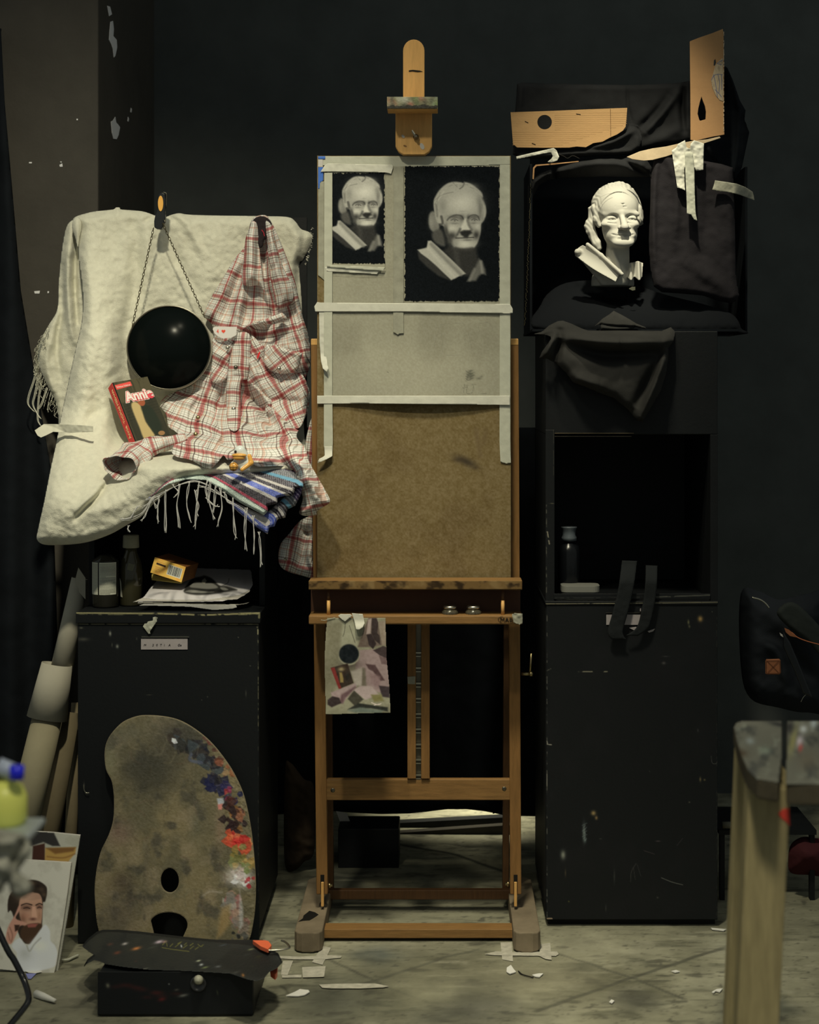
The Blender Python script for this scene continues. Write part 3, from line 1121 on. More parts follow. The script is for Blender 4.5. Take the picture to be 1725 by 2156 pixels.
# ------------------------------------------------------------------ jars on the lower ledge
for x, lab in ((948, 'squat glass jar with metal lid on the easel ledge, nearer the mast'), (997, 'squat glass jar with metal lid on the easel ledge, nearer the crank')):
    base = P(x, 1295.5, 4.045)
    j = thing('glass_jar', base, lab, 'jar', 'jars on the easel ledge')
    MB().lathe([(.017, 0), (.0195, .003), (.0195, .009), (.016, .013), (.0135, .0145), (.0135, .017)], base, 28).build('jar_body', mat('murky_jar_glass', A(70, 64, 44), .15, .7, var=.6, vscale=220), j, True)
    MB().lathe([(.0150, .0160), (.0160, .0175), (.0160, .0205), (.0150, .022), (.0135, .0235), (0, .0235)], base, 28).build('jar_lid', M['metal'], j, True)

# ------------------------------------------------------------------ small oil study hanging from the ledge
def cst(x, y):
    return 670 + x * .1113, 1280 + y * .1113


cv = Canvas(681, 1292, 826, 1508, (128, 124, 90), 1.0, k=.72)
cv.T = cst
q = cv.poly
cv.mottle((104, 98, 68), 30, -.2, .5, .7, 3)
q([(460, 300), (820, 250), (740, 760), (430, 760)], (142, 140, 104), 4)
q([(120, 1900), (100, 1000), (180, 300), (440, 260), (400, 1000), (300, 1600)], (112, 106, 74), 5, .8)
q([(960, 180), (1110, 180), (1220, 700), (1010, 740), (750, 740), (870, 400)], (96, 78, 62), 2)
q([(950, 220), (1010, 200), (990, 480), (910, 500)], (150, 128, 112), 1.5)
q([(1020, 190), (1100, 190), (1140, 280), (1120, 480), (1160, 520), (1180, 700), (1060, 600), (1010, 480)], (54, 42, 36), 1.5)
q([(920, 510), (1010, 490), (1100, 680), (1040, 780), (960, 700)], (48, 36, 32), 1.5)
q([(1140, 260), (1280, 240), (1290, 700), (1210, 700)], (134, 112, 90), 2, .8)
q([(780, 800), (1040, 780), (1330, 900), (1350, 1560), (1150, 1600), (900, 1500), (760, 1400), (700, 1100)], (140, 114, 104), 2)
q([(1040, 800), (1230, 720), (1300, 740), (1330, 980), (1170, 900)], (58, 44, 40), 1.5)
q([(1150, 900), (1330, 960), (1330, 1080), (1200, 1060)], (104, 78, 72), 2)
q([(900, 1060), (1080, 1080), (1260, 1370), (1180, 1380), (1040, 1200), (960, 1160)], (74, 48, 44), 2, .9)
q([(830, 1130), (890, 1140), (920, 1500), (820, 1480)], (92, 84, 60), 3, .9)
q([(620, 1200), (830, 1120), (820, 1480), (700, 1460)], (150, 138, 116), 3)
q([(980, 1220), (1180, 1300), (1160, 1520), (1000, 1440)], (128, 96, 90), 4, .8)
q([(660, 1560), (800, 1470), (1010, 1480), (1150, 1640), (900, 1740)], (154, 132, 120), 2)
q([(560, 1720), (680, 1560), (860, 1730), (700, 1860)], (60, 56, 40), 2)
q([(1150, 1470), (1350, 1490), (1360, 1700), (1210, 1680)], (56, 44, 42), 2)
q([(1000, 1640), (1200, 1640), (1240, 1760), (1060, 1780)], (112, 104, 50), 3)
q([(560, 1920), (760, 1800), (1100, 1850), (1320, 1880), (1320, 1960), (1000, 1900), (700, 1910)], (40, 42, 32), 2)
q([(560, 1940), (800, 1880), (1240, 1940), (1180, 1990), (700, 1980)], (92, 104, 84), 3)
q([(240, 1600), (700, 1420), (730, 1480), (480, 1780), (400, 1800), (270, 1700)], (144, 118, 108), 2)
q([(440, 1640), (700, 1480), (720, 1500), (520, 1700), (470, 1810), (400, 1800)], (96, 66, 64), 3)
q([(180, 1740), (270, 1670), (400, 1700), (440, 1800), (260, 1880), (180, 1830)], (50, 38, 34), 2)
cv.ell(590, 920, 205, 200, (92, 86, 62), .5)
cv.ell(600, 1080, 190, 90, (60, 48, 38), .7)
cv.ell(585, 885, 195, 195, (150, 146, 108), 1, True)
cv.ell(583, 870, 186, 182, (20, 26, 26), 1, True)
q([(240, 1130), (560, 1050), (670, 1420), (410, 1530)], (54, 40, 28), 1.5)
q([(240, 1140), (310, 1120), (440, 1520), (390, 1530)], (134, 34, 28), 1.5)
cv.ell(440, 1160, 60, 40, (160, 140, 84), .9)
q([(400, 1220), (450, 1220), (480, 1340), (480, 1410), (420, 1410)], (150, 122, 50), 2, .9)
cv.ell(560, 1300, 50, 90, (34, 34, 26), .8)
cv.line([(515, 290), (500, 440), (470, 540)], 1, (52, 46, 34), .8)
cv.line([(590, 330), (640, 480), (700, 660)], 1, (52, 46, 34), .8)
cv.line([(1010, 1790), (1120, 1830), (1190, 1810), (1060, 1840)], 1.6, (190, 170, 150), .9)
cv.grain(8, 5, 4)
cv.c = cv.c * .60 + cv.c.mean(2, keepdims=True) * np.array([1.0, .93, .74]) * .30
po = [(689, 1301), (812, 1300), (815, 1390), (820, 1440), (823, 1501), (686, 1505), (683, 1390), (686, 1330)]
mk = inside(po, cv.px, cv.py)
st = thing('oil_study', P(752, 1300, 4.01), 'small oil sketch of the still life on paper, taped to the easel\'s lower ledge', 'painting')
cv.sheet('sketch', M['painted'], st, at_depth(lambda x, y: 4.010 - .008 * ((x - 752) / 70) ** 2 * sstep(1300, 1400, y) - .006 * sstep(1440, 1505, y)), mask=mk)
tape([(712, 1297), (717, 1293), (738, 1293), (742, 1297), (726, 1309)], m='tape_w', parent=st, depth=lambda x, y: 4.0065 + 0 * x, name='tape_tab')
tape([(741, 1291), (764, 1293), (768, 1312), (764, 1321), (756, 1326), (750, 1325), (747, 1310)], m='tape_w', parent=st, depth=lambda x, y: 4.006 - .008 * sstep(1305, 1326, y), name='tape_tab')
MB().tube([P(x, y, 4.008) for x, y in smooth_path([(676, 1305), (684, 1306), (694, 1303), (706, 1300)], 4)], .0006, 5).build('loose_thread', M['tape'], st)
props(tape([(1078, 1294), (1084, 1291), (1101, 1292), (1101, 1312), (1094, 1315), (1082, 1311)], m='tape_old', name='tape_lump', depth=lambda x, y: 4.010 - .004 * np.sin((x - 1078) / 8), wr=(.003, 6)),
      kind=None)

# ================================================================== left cabinet
YC = 4.03
XL, XR = P(163, 0, YC).x, P(546, 0, YC).x
ZT = P(0, 1290, YC).z
LC = thing('storage_cabinet', ((XL + XR) / 2, 4.26, 0), 'black wooden cabinet with a paper name label, carrying the draped still life', 'cabinet')
MB().box(XL, XR, YC + .004, 4.49, .03, ZT - .024).build('carcass', M['black_wood'], LC, bevel=.002)
MB().box(XL + .01, XR - .01, YC + .02, 4.47, 0, .03).build('plinth', M['black_wood'], LC)
MB().box(XL - .003, XR + .003, YC - .004, 4.495, ZT - .022, ZT).build('top_panel', M['black_wood'], LC, bevel=.002)
for a, b in ((XL, XL + .014), (XR - .014, XR)):
    MB().box(a, b, YC + .13, 4.49, ZT, 1.07).build('side_panel', M['black_wood'], LC, bevel=.001)
MB().box(XL, XR, 4.475, 4.49, ZT, 1.07).build('back_panel', M['black_wood'], LC)
MB().box(XL, XR, YC + .13, 4.46, 1.07, 1.085).build('platform', M['black_wood'], LC, bevel=.001)


def wear(cv, pts, col=(120, 112, 74), w=1.6, a=.9, seed=3, cut=.0):
    d = nearest(pts, cv.px, cv.py)[0]
    n = vnoise(cv.px, cv.py, 7, seed, 4)
    cv._put(sstep(w / 2 + .6, w / 2 - .3, d) * sstep(cut - .25, cut + .15, n) * a, col)


cv = Canvas(164, 1313, 545, 1985, (12, 14, 13), 1.2)
wear(cv, [(166, 1313.5), (545, 1314)], (116, 108, 74), 1.8, .95, 3, -.3)
wear(cv, [(543, 1314), (544, 1400), (544, 1530)], (104, 98, 66), 1.4, .8, 5, .0)
wear(cv, [(544, 1530), (544, 1900)], (70, 66, 48), 1.2, .6, 6, .25)
wear(cv, [(520, 1314), (536, 1314), (543, 1322), (543, 1335)], (130, 122, 84), 2.2, .9, 7, -.1)
for x, y, a, b, col in ((171, 1322, 4, 2, (80, 76, 56)), (175, 1346, 12, 4, (60, 57, 44)), (232, 1334, 2.5, 5, (130, 128, 104)), (247, 1361, 3, 4, (120, 118, 96)),
                        (236, 1358, 1.2, 4, (70, 68, 52)), (502, 1342, 1, 1, (110, 106, 80)), (527, 1402, 1.4, .9, (90, 88, 66)), (518, 1460, 1.2, 7, (64, 62, 48)), (314, 1463, 6, .8, (60, 58, 44)),
                        (437, 1467, 1, 1.4, (80, 78, 60)), (425, 1474, .9, .9, (90, 86, 66)), (177, 1655, 1.2, 7, (90, 84, 64)), (183, 1671, 4, 1, (66, 62, 48)), (288, 1345, 1, 3, (64, 60, 48))):
    cv.ell(x, y, a, b, col, .9)
dr = cv.sheet('door', M['paintwall'], LC, at_depth(lambda x, y: YC + 0 * x), solid=.004)
cv = Canvas(160, 1289.5, 548, 1312, (11, 13, 12), 1.0)
wear(cv, [(162, 1290.5), (340, 1292), (430, 1295), (545, 1291)], (140, 130, 82), 3.0, .9, 8, -.25)
wear(cv, [(163, 1291), (300, 1293)], (110, 104, 66), 6, .6, 9, .1)
wear(cv, [(500, 1293), (547, 1291), (546, 1300)], (130, 122, 78), 5, .7, 12, -.2)
cv.sheet('top_edge_wear', M['paintwall'], LC, at_depth(lambda x, y: YC - .0052))
M['label'] = mat('label_paper', A(142, 132, 116), .8, .2, var=.1, vscale=60)
lb = MB().pbox(297, 395, 1345, 1367.5, YC - .0018, .0012).build('name_label', M['label'], LC)
for ch, x in (('M', 302.5), ('3', 320.5), ('0', 328.5), ('T', 336.5), ('I', 345), ('A', 354.5), ('G', 374), ('e', 379)):
    text('handwriting', ch, P(x, 1360.5, YC - .0022), (1, 0, .02), (0, 0, 1), .0074, M['ink'], lb, shear=.2)
MB().pbox(298, 398, 1341, 1342, YC - .004, .004).build('label_holder_rim', M['metal'], lb)
MB().tube([P(x, y, YC - .006) for x, y in smooth_path([(176, 1652), (177, 1662), (181, 1669), (188, 1669)], 4)], .0012, 6).build('door_hook', M['metal'], dr)
o = cloth('tape_scrap', [dict(poly=[(301, 1319), (306, 1311), (314, 1308), (322, 1307), (322, 1300), (327, 1298.5), (338, 1303), (341, 1305.5), (338, 1308), (330, 1309), (322, 1320), (315, 1331), (317, 1334), (313, 1335)],
          depth=lambda x, y: YC - .007 - .003 * np.sin(x / 5.0) + 0 * y, curve=False, roll=0, step=1.5, wr=(.003, 9))], M['tape'], solid=.0004)
props(o, 'crumpled piece of masking tape stuck at the top of the cabinet with the still life', 'tape')

MB2 = MB().box(P(200, 0, 4.46).x, P(646, 0, 4.46).x, 4.462, 4.474, 1.086, P(0, 458, 4.46).z)
props(MB2.build('backing_board', M['black_wood']), 'upright board behind the grey blanket of the still life', 'board')


# ================================================================== blanket
def C(*pts):
    return [(x * .4174, 380 + y * .4174) for x, y in pts]


def blanketD(x, y):
    l = 4.430 - .13 * sstep(450, 800, y) - .30 * sstep(840, 1080, y)
    r = 4.430 - .425 * sstep(900, 990, y)
    k = sstep(212, 318, x)
    return l * (1 - k) + r * k


M['blanket'] = mat('wool_blanket', A(186, 179, 143), .95, .1, var=.13, vscale=70, bump=.7, bscale=420, sheen=.15)
front = dict(poly=[(153, 463), (160, 456), (178, 450), (200, 445), (238, 441), (244, 437), (252, 437), (256, 441), (300, 445), (330, 455), (345, 458), (362, 452), (378, 449), (400, 452), (470, 454), (560, 455),
                   (606, 457), (622, 466), (634, 482), (650, 488), (658, 497), (655, 515), (645, 535), (638, 548), (630, 560), (636, 640), (640, 760), (640, 900), (640, 975), (560, 1002), (480, 1000), (400, 1006),
                   (372, 1020), (345, 1042), (322, 1062), (300, 1086), (268, 1105), (232, 1125), (186, 1141), (140, 1147), (95, 1147), (78, 1136), (80, 1115), (92, 1060), (107, 985), (118, 935),
                   (128, 880), (143, 810), (158, 740), (170, 690), (175, 640), (172, 590), (166, 540), (166, 500), (168, 480), (160, 466)],
             depth=blanketD, step=2.4, roll=.024, wr=(.006, 34), wr2=(.0022, 9), seed=5,
             folds=[([(186, 470), (188, 600), (196, 700), (176, 840), (150, 980), (118, 1110)], 26, .030),
                    ([(206, 470), (222, 620), (232, 760), (214, 900), (186, 1020), (150, 1090)], 22, .012),
                    ([(285, 470), (283, 600), (262, 700), (258, 830), (240, 960), (214, 1030)], 16, -.020),
                    ([(308, 470), (312, 600), (300, 700)], 14, .010),
                    ([(232, 1010), (205, 1045), (178, 1072), (158, 1092)], 6, -.026),
                    ([(160, 1092), (240, 1060), (320, 1015), (420, 968), (500, 950)], 22, .014),
                    ([(165, 1070), (200, 1038), (226, 1006)], 9, .014),
                    ([(348, 470), (372, 540), (420, 620)], 12, -.010),
                    ([(368, 455), (392, 470), (430, 540)], 9, .010), ([(352, 455), (376, 465)], 6, -.012),
                    ([(440, 470), (450, 560), (430, 640)], 20, .007),
                    ([(324, 458), (300, 468)], 6, -.014), ([(330, 480), (350, 486)], 9, -.010),
                    ([(610, 470), (625, 500), (622, 560)], 14, .014), ([(640, 500), (628, 560), (626, 640)], 9, -.012),
                    ([(215, 860), (180, 880)], 10, -.010), ([(190, 905), (160, 915)], 8, -.008), ([(250, 780), (225, 800)], 9, -.007), ([(210, 640), (240, 655)], 12, -.008), ([(170, 1010), (130, 1030)], 14, -.009)])
back = dict(poly=[(153, 463), (140, 478), (131, 520), (124, 590), (121, 650), (102, 685), (86, 715), (79, 745), (84, 776), (100, 812), (116, 842), (122, 872), (126, 905), (150, 850), (185, 700), (190, 520), (170, 460)],
            depth=lambda x, y: 4.466 + 0 * x, step=2.6, roll=.012, wr=(.006, 22), seed=9,
            folds=[([(150, 480), (142, 580), (148, 680), (158, 720)], 8, .022), ([(133, 560), (130, 660), (120, 720), (128, 800)], 7, -.018), ([(110, 700), (98, 760), (112, 820)], 7, .012), ([(160, 500), (158, 600), (163, 680)], 5, -.02)])
tip = dict(poly=[(154, 463), (163, 458), (170, 464), (172, 480), (168, 500), (164, 520), (158, 500), (152, 480)], depth=lambda x, y: 4.415 + 0 * x, step=2, roll=.012)
BL = thing('blanket', (-.75, 4.2, 1.12), 'large pale grey wool blanket draped over the backing board and down the cabinet', 'blanket')
cloth('blanket_cloth', [front, back, tip], M['blanket'], BL, solid=.004)
# loose threads along the torn edge
edge = smooth_path([(104, 682), (88, 715), (80, 745), (84, 776), (100, 812), (116, 842), (122, 872)], 12)
mb = MB()
for k in range(60):
    a = edge[random.randrange(len(edge))]
    L = 10 + random.random() * 34
    dx = -2 - random.random() * 10
    pts = [(a[0], a[1]), (a[0] + dx * .5 + random.uniform(-3, 3), a[1] + L * .35), (a[0] + dx + random.uniform(-4, 4), a[1] + L * .7), (a[0] + dx * .7 + random.uniform(-6, 6), a[1] + L)]
    mb.tube([P(x, y, 4.45 + random.uniform(-.01, .01)) for x, y in smooth_path(pts, 4)], .0005, 4)
for pts in ([(80, 760), (70, 800), (60, 830), (58, 850), (70, 865)], [(80, 790), (72, 830), (68, 850), (76, 868), (84, 880)], [(86, 800), (80, 840), (78, 880), (84, 895)], [(98, 815), (86, 850), (78, 860)]):
    for k in range(3):
        mb.tube([P(x + k * 1.5, y + k, 4.45) for x, y in smooth_path(pts, 5)], .0006, 4)
for k in range(36):
    y = 478 + random.random() * 80
    x = 657 - max(0, (y - 515)) * .35 - random.random() * 4
    mb.tube([P(x, y, 4.42), P(x + random.uniform(1, 4), y + random.uniform(-2, 4), 4.42)], .0005, 4)
fr = mb.build('frayed_threads', M['blanket'], BL)
fr['kind'] = 'stuff'
o = cloth('tape_strip', [dict(poly=[(73, 906), (92, 893), (116, 893), (150, 894), (196, 897), (196, 909), (150, 911), (112, 909), (96, 917), (86, 921), (79, 917)],
          depth=lambda x, y: np.minimum(4.21 - .05 * sstep(90, 190, x), blanketD(x, y) - .05), curve=False, roll=0, step=2, wr=(.004, 12))], mat('sheer_tape', A(164, 158, 126), .6, .25), solid=.0004)
props(o, 'strip of masking tape across the lower left fold of the grey blanket', 'tape')

# ================================================================== plaid shirt
def plaid_material():
    m = mat('plaid_cotton', (1, 1, 1), .9, .1, bump=.25, bscale=500)
    B = NB(m)
    uv = B.new('ShaderNodeUVMap').outputs[0]
    sp = B.new('ShaderNodeSeparateXYZ')
    B.l.new(uv, sp.inputs[0])
    col = A(194, 187, 160)
    res = None
    for i in (0, 1):
        f = B.m1('FRACT', sp.outputs[i])
        f6 = B.m1('FRACT', B.m1('MULTIPLY', sp.outputs[i], 13.0))
        lay = [(B.m1('MULTIPLY', B.band(f6, .5, .11), .5), (.30, .29, .22)),
               (B.m1('MULTIPLY', B.band(f, .5, .060), .80), (.58, .12, .13)),
               (B.m1('MULTIPLY', B.band(f, .06, .03), .45), (.80, .36, .22)),
               (B.m1('MULTIPLY', B.band(f, .64, .011), .8), (.14, .06, .05)),
               (B.m1('MULTIPLY', B.band(f, .595, .008), .5), (.80, .70, .40)),
               (B.m1('MULTIPLY', B.band(f, .36, .010), .8), (.16, .08, .07)),
               (B.m1('MULTIPLY', B.band(f, .83, .008), .8), (.62, .16, .14)),
               (B.m1('MULTIPLY', B.band(f, .92, .011), .55), (.16, .10, .08))]
        for fac, c in lay:
            base = res if res is not None else (*col, 1)
            x = B.new('ShaderNodeMix', data_type='RGBA', blend_type='MULTIPLY')
            B.put(x.inputs[0], fac)
            B.put(x.inputs[6], base)
            x.inputs[7].default_value = (*c, 1)
            res = x.outputs[2]
    B.l.new(res, B.n['Principled BSDF'].inputs['Base Color'])
    return m


M['plaid'] = plaid_material()


def Z5(*pts):
    return [(420 + x * .1449, 640 + y * .1449) for x, y in pts]


def uvr(ang, per=52.0, seed=1, cx=480, cy=800, wob=.09):
    ca, sa = math.cos(ang), math.sin(ang)

    def f(x, y, H):
        u = ((x - cx) * ca + (y - cy) * sa) / per + wob * vnoise(x, y, 55, seed, 2) + H * 3.5
        v = (-(x - cx) * sa + (y - cy) * ca) / per + wob * vnoise(x, y, 55, seed + 3, 2) + H * 2.5
        return u, v
    return f


def uvfan(x, y, H):
    r = np.hypot(x - 552, (y - 400))
    th = np.arctan2(x - 552, y - 400)
    k = sstep(560, 900, y)
    u = th * 7.2 * (1 - .25 * k) + .07 * vnoise(x, y, 60, 2, 2) + H * 4
    v = r / 54 + .09 * vnoise(x, y, 70, 8, 2) + H * 2.5
    return u, v


def shirtD(x, y):
    a = 4.395 - .40 * sstep(850, 985, y)
    return a - .02


SH = thing('shirt', (-.45, 4.2, 1.2), 'white shirt with red plaid and snap buttons hung over the grey blanket', 'shirt')
body = dict(poly=C((1310, 176), (1350, 182), (1385, 240), (1420, 320), (1462, 430), (1492, 520), (1512, 620), (1532, 700), (1556, 780), (1567, 870), (1563, 940), (1540, 1010), (1562, 1060), (1556, 1150), (1530, 1220), (1497, 1290), (1540, 1350),
                   (1562, 1420), (1600, 1490), (1640, 1560), (1666, 1618), (1630, 1648), (1600, 1668), (1592, 1690), (1512, 1682), (1528, 1600), (1500, 1510), (1470, 1450), (1400, 1440), (1300, 1442), (1220, 1400), (1150, 1410),
                   (1130, 1385), (1100, 1420), (1056, 1455), (1000, 1430), (960, 1410), (895, 1395), (866, 1368), (880, 1330), (905, 1290), (880, 1262), (850, 1240), (838, 1180), (806, 1132), (850, 1080), (960, 1040), (1030, 960),
                   (1060, 900), (1078, 820), (1070, 730), (1030, 680), (1060, 600), (1120, 500), (1180, 400), (1236, 330), (1252, 260), (1272, 196)),
            depth=shirtD, step=2.2, roll=.022, wr=(.012, 30), wr2=(.0022, 9), seed=3, uv=uvfan,
            folds=[(C((1322, 190), (1325, 300), (1332, 430), (1345, 560)), 7, -.026),
                   (C((1280, 330), (1220, 560), (1195, 760), (1190, 990)), 11, .020),
                   (C((1250, 420), (1180, 560), (1130, 690)), 9, -.020),
                   (C((1200, 400), (1120, 560), (1060, 680)), 9, .012),
                   (C((1330, 560), (1385, 640), (1345, 740), (1260, 760)), 13, -.040),
                   (C((1250, 600), (1235, 700), (1215, 760)), 8, -.018),
                   (C((1440, 450), (1490, 620), (1530, 820), (1535, 930)), 9, .022),
                   (C((1462, 560), (1500, 700), (1530, 860)), 6, -.024),
                   (C((1230, 742), (1330, 712), (1440, 688)), 6, .026),
                   (C((1255, 775), (1350, 800), (1425, 790)), 12, -.036),
                   (C((1250, 1000), (1340, 1100), (1400, 1190), (1480, 1290)), 7, .030),
                   (C((1225, 1040), (1300, 1130), (1370, 1230), (1450, 1300)), 9, -.036),
                   (C((1150, 1000), (1145, 1120), (1150, 1250)), 6, .012),
                   (C((1120, 1000), (1110, 1120), (1090, 1200), (1130, 1290)), 8, -.018),
                   (C((1060, 960), (980, 1080), (920, 1220)), 12, .014),
                   (C((1010, 1080), (970, 1180), (930, 1250)), 9, -.012),
                   (C((850, 1090), (940, 1070), (1030, 1030)), 12, -.030),
                   (C((1200, 1180), (1230, 1270), (1320, 1330), (1400, 1350)), 10, .022),
                   (C((1260, 1180), (1290, 1260), (1380, 1310)), 9, -.028),
                   (C((1120, 1260), (1140, 1330), (1250, 1370)), 8, -.022),
                   (C((1160, 1390), (1280, 1420), (1400, 1390)), 10, .02),
                   (C((900, 1290), (980, 1270), (1080, 1290)), 8, -.020),
                   (C((930, 1310), (1020, 1340), (1100, 1390)), 10, .012),
                   (C((1400, 1280), (1480, 1380), (1560, 1520), (1600, 1620)), 14, .028),
                   (C((1390, 1390), (1450, 1440), (1520, 1480)), 9, -.034),
                   (C((1500, 1350), (1560, 1460), (1640, 1600)), 8, -.012),
                   (C((1480, 1000), (1500, 1100), (1490, 1200)), 12, .014)])
cloth('shirt_body', [body], M['plaid'], SH, solid=.0012)
rp = dict(poly=Z5((745, 470), (860, 545), (950, 640), (965, 850), (1030, 950), (1150, 1010), (1420, 990), (1540, 1090), (1580, 1300), (1545, 1600), (1450, 1800), (1300, 1740), (1190, 1660), (1080, 1610), (960, 1545), (965, 1400), (840, 1250), (700, 1120), (725, 800)),
          depth=lambda x, y: shirtD(x, y) - .024, step=2.2, roll=.016, wr=(.009, 26), wr2=(.002, 9), seed=6, uv=uvr(-.50, 54, 4),
          folds=[(Z5((760, 600), (760, 900), (900, 1150), (1050, 1350)), 7, .012), (Z5((1000, 1000), (1200, 1100), (1450, 1080)), 10, -.012), (Z5((1000, 1400), (1200, 1390), (1480, 1420)), 6, -.014),
                 (Z5((1100, 1500), (1300, 1600), (1450, 1650)), 10, .010), (Z5((1500, 1150), (1500, 1400), (1450, 1650)), 8, .010), (Z5((880, 620), (860, 900), (950, 1100)), 8, -.006)])
cloth('front_panel', [rp], M['plaid'], SH, solid=.0012)
pk = dict(poly=Z5((560, 420), (745, 480), (705, 1050), (610, 1120), (600, 1400), (585, 1795), (425, 1795), (392, 1380), (400, 1080), (440, 800), (490, 590)), depth=lambda x, y: shirtD(x, y) - .030,
          step=2.2, roll=.008, wr=(.005, 22), wr2=(.0015, 9), seed=2, uv=uvr(.06, 54, 7), folds=[(Z5((650, 480), (600, 800), (500, 1100), (500, 1780)), 9, .006), (Z5((470, 1050), (700, 1060)), 4, -.006)])
cloth('placket', [pk], M['plaid'], SH, solid=.0012)
lp = dict(poly=Z5((190, 500), (290, 555), (480, 520), (500, 600), (440, 800), (400, 1090), (170, 1130), (185, 800)), depth=lambda x, y: shirtD(x, y) - .027, step=2.2, roll=.008, wr=(.006, 20), seed=8,
          uv=uvr(.55, 54, 3), folds=[(Z5((220, 700), (330, 760), (420, 760)), 7, .008), (Z5((200, 900), (330, 930), (420, 1000)), 7, -.008)])
cloth('left_pocket', [lp], M['plaid'], SH, solid=.0012)
pf = dict(poly=Z5((975, 590), (945, 740), (940, 850), (1020, 950), (1150, 1008), (1290, 1005), (1420, 972), (1490, 740), (1480, 710), (1380, 680), (1240, 640), (1110, 590), (1040, 620)), depth=lambda x, y: shirtD(x, y) - .046,
          step=2.0, roll=.012, wr=(.003, 16), seed=4, uv=uvr(-.62, 54, 9, 560, 750), folds=[(Z5((1000, 620), (990, 780), (1060, 930)), 5, -.008), (Z5((1130, 620), (1300, 690), (1470, 730)), 5, .008)])
cloth('pocket_flap', [pf], M['plaid'], SH, solid=.0012)
fl = dict(poly=Z5((640, 365), (750, 280), (900, 240), (1080, 170), (1190, 120), (1270, 200), (1240, 240), (1100, 290), (960, 290), (860, 270), (760, 300)), depth=lambda x, y: shirtD(x, y) - .040,
          step=2.0, roll=.010, wr=(.003, 16), seed=5, uv=uvr(-.5, 54, 2), folds=[(Z5((700, 320), (900, 255), (1200, 170)), 5, .010)])
cloth('turned_edge', [fl], M['plaid'], SH, solid=.0012)
c1 = dict(poly=C((1272, 205), (1250, 262), (1238, 300), (1230, 400), (1226, 524), (1312, 530), (1336, 572), (1328, 500), (1316, 420), (1306, 300), (1300, 225)), depth=lambda x, y: shirtD(x, y) - .062,
          step=2.0, roll=.034, wr=(.003, 16), seed=5, uv=uvr(.04, 54, 5), folds=[(C((1262, 260), (1255, 400), (1262, 510)), 7, .010), (C((1300, 300), (1300, 500)), 5, -.010)])
c2 = dict(poly=C((1338, 215), (1350, 320), (1358, 430), (1370, 520), (1404, 642), (1450, 632), (1478, 604), (1478, 540), (1430, 440), (1396, 330), (1376, 240), (1352, 205)), depth=lambda x, y: shirtD(x, y) - .062,
          step=2.0, roll=.034, wr=(.003, 16), seed=15, uv=uvr(-.22, 54, 6, 590, 560), folds=[(C((1362, 260), (1390, 420), (1440, 600)), 7, .012), (C((1390, 420), (1360, 470)), 5, -.010)])
cloth('collar', [c1, c2], M['plaid'], SH, solid=.0014)
cloth('neck_shade', [dict(poly=[(400 + x * .3265, 420 + y * .3265) for x, y in ((402, 152), (418, 122), (452, 108), (486, 112), (514, 132), (528, 164), (498, 172), (494, 250), (478, 262), (470, 300), (450, 312), (436, 268), (434, 180))],
      depth=lambda x, y: shirtD(x, y) - .030, step=1.5, roll=.004, rollpx=4, wr=(.002, 8))], mat('dark_neck_shade', A(36, 30, 26), .9, .1), SH, solid=.001)  # dark patch stands in for the shade inside the collar opening
MB().tube([P(x, y, 4.335) for x, y in ((551, 484), (555, 489), (557, 497))], .0010, 6).build('red_stitch', mat('red_thread', A(150, 34, 40), .8, .1), SH)
# left sleeve with open cuff, lying on the blanket


def sleeve(name, path, rad, n=40, flat=.72, per=.055):
    pts = [Vector(p) for p in path]
    m = len(pts)
    vs, uvs, fs = [], [], []
    run = 0
    nrm = None
    for i, p in enumerate(pts):
        if i:
            run += (pts[i] - pts[i - 1]).length
        d = (pts[min(i + 1, m - 1)] - pts[max(i - 1, 0)]).normalized()
        up = Vector((0, 0, 1))
        up = (up - d * up.dot(d)).normalized()
        r = d.cross(up)
        for k in range(n + 1):
            t = 2 * math.pi * k / n
            wob = 1 + .10 * math.sin(3 * t + i * .7) + .05 * math.sin(7 * t + i * 1.3)
            vs.append(p + (up * math.cos(t) * flat + r * math.sin(t)) * rad[i] * wob)
            uvs.append((k / n * 2 * math.pi * .032 / per, run / per))
    for i in range(m - 1):
        for k in range(n):
            a = i * (n + 1) + k
            fs.append((a, a + 1, a + n + 2, a + n + 1))
    return link_mesh(name, raw_mesh(vs, fs, uvs), M['plaid'], SH, True, solid=.0014)


pth = smooth_path([(392, 922, 4.14), (362, 930, 4.13), (330, 938, 4.12), (300, 950, 4.11), (275, 966, 4.07), (252, 984, 4.02)], 5)
rr = np.interp(np.linspace(0, 1, len(pth)), [0, .2, .45, .7, 1], [.014, .021, .032, .045, .043])
sleeve('left_sleeve', [P(a, b, c) for a, b, c in pth], rr)
# right sleeve hanging beside the cabinet
sl = dict(poly=C((1540, 1702), (1598, 1700), (1602, 1850), (1602, 1990), (1580, 2008), (1530, 1995), (1450, 1972), (1412, 1940), (1404, 1890), (1418, 1830), (1460, 1780), (1500, 1730)), depth=lambda x, y: 4.17 + 0 * x,
          step=2.2, roll=.02, wr=(.005, 20), seed=7, uv=uvr(.25, 54, 2, 600, 1100), folds=[(C((1545, 1720), (1530, 1850), (1500, 1960)), 8, -.02), (C((1580, 1780), (1560, 1900), (1590, 1980)), 6, .016), (C((1470, 1790), (1440, 1900)), 8, .012), (C((1530, 1760), (1570, 1790)), 7, -.03)])
sl2 = dict(poly=C((1556, 1250), (1575, 1200), (1580, 1300), (1590, 1480), (1560, 1430), (1540, 1340)), depth=lambda x, y: 4.2 + 0 * x, step=2.2, roll=.01, uv=uvr(.1, 54, 3))
cloth('right_sleeve', [sl], M['plaid'], SH, solid=.0012)
cloth('shirt_tail', [sl2], M['plaid'], SH, solid=.0012)
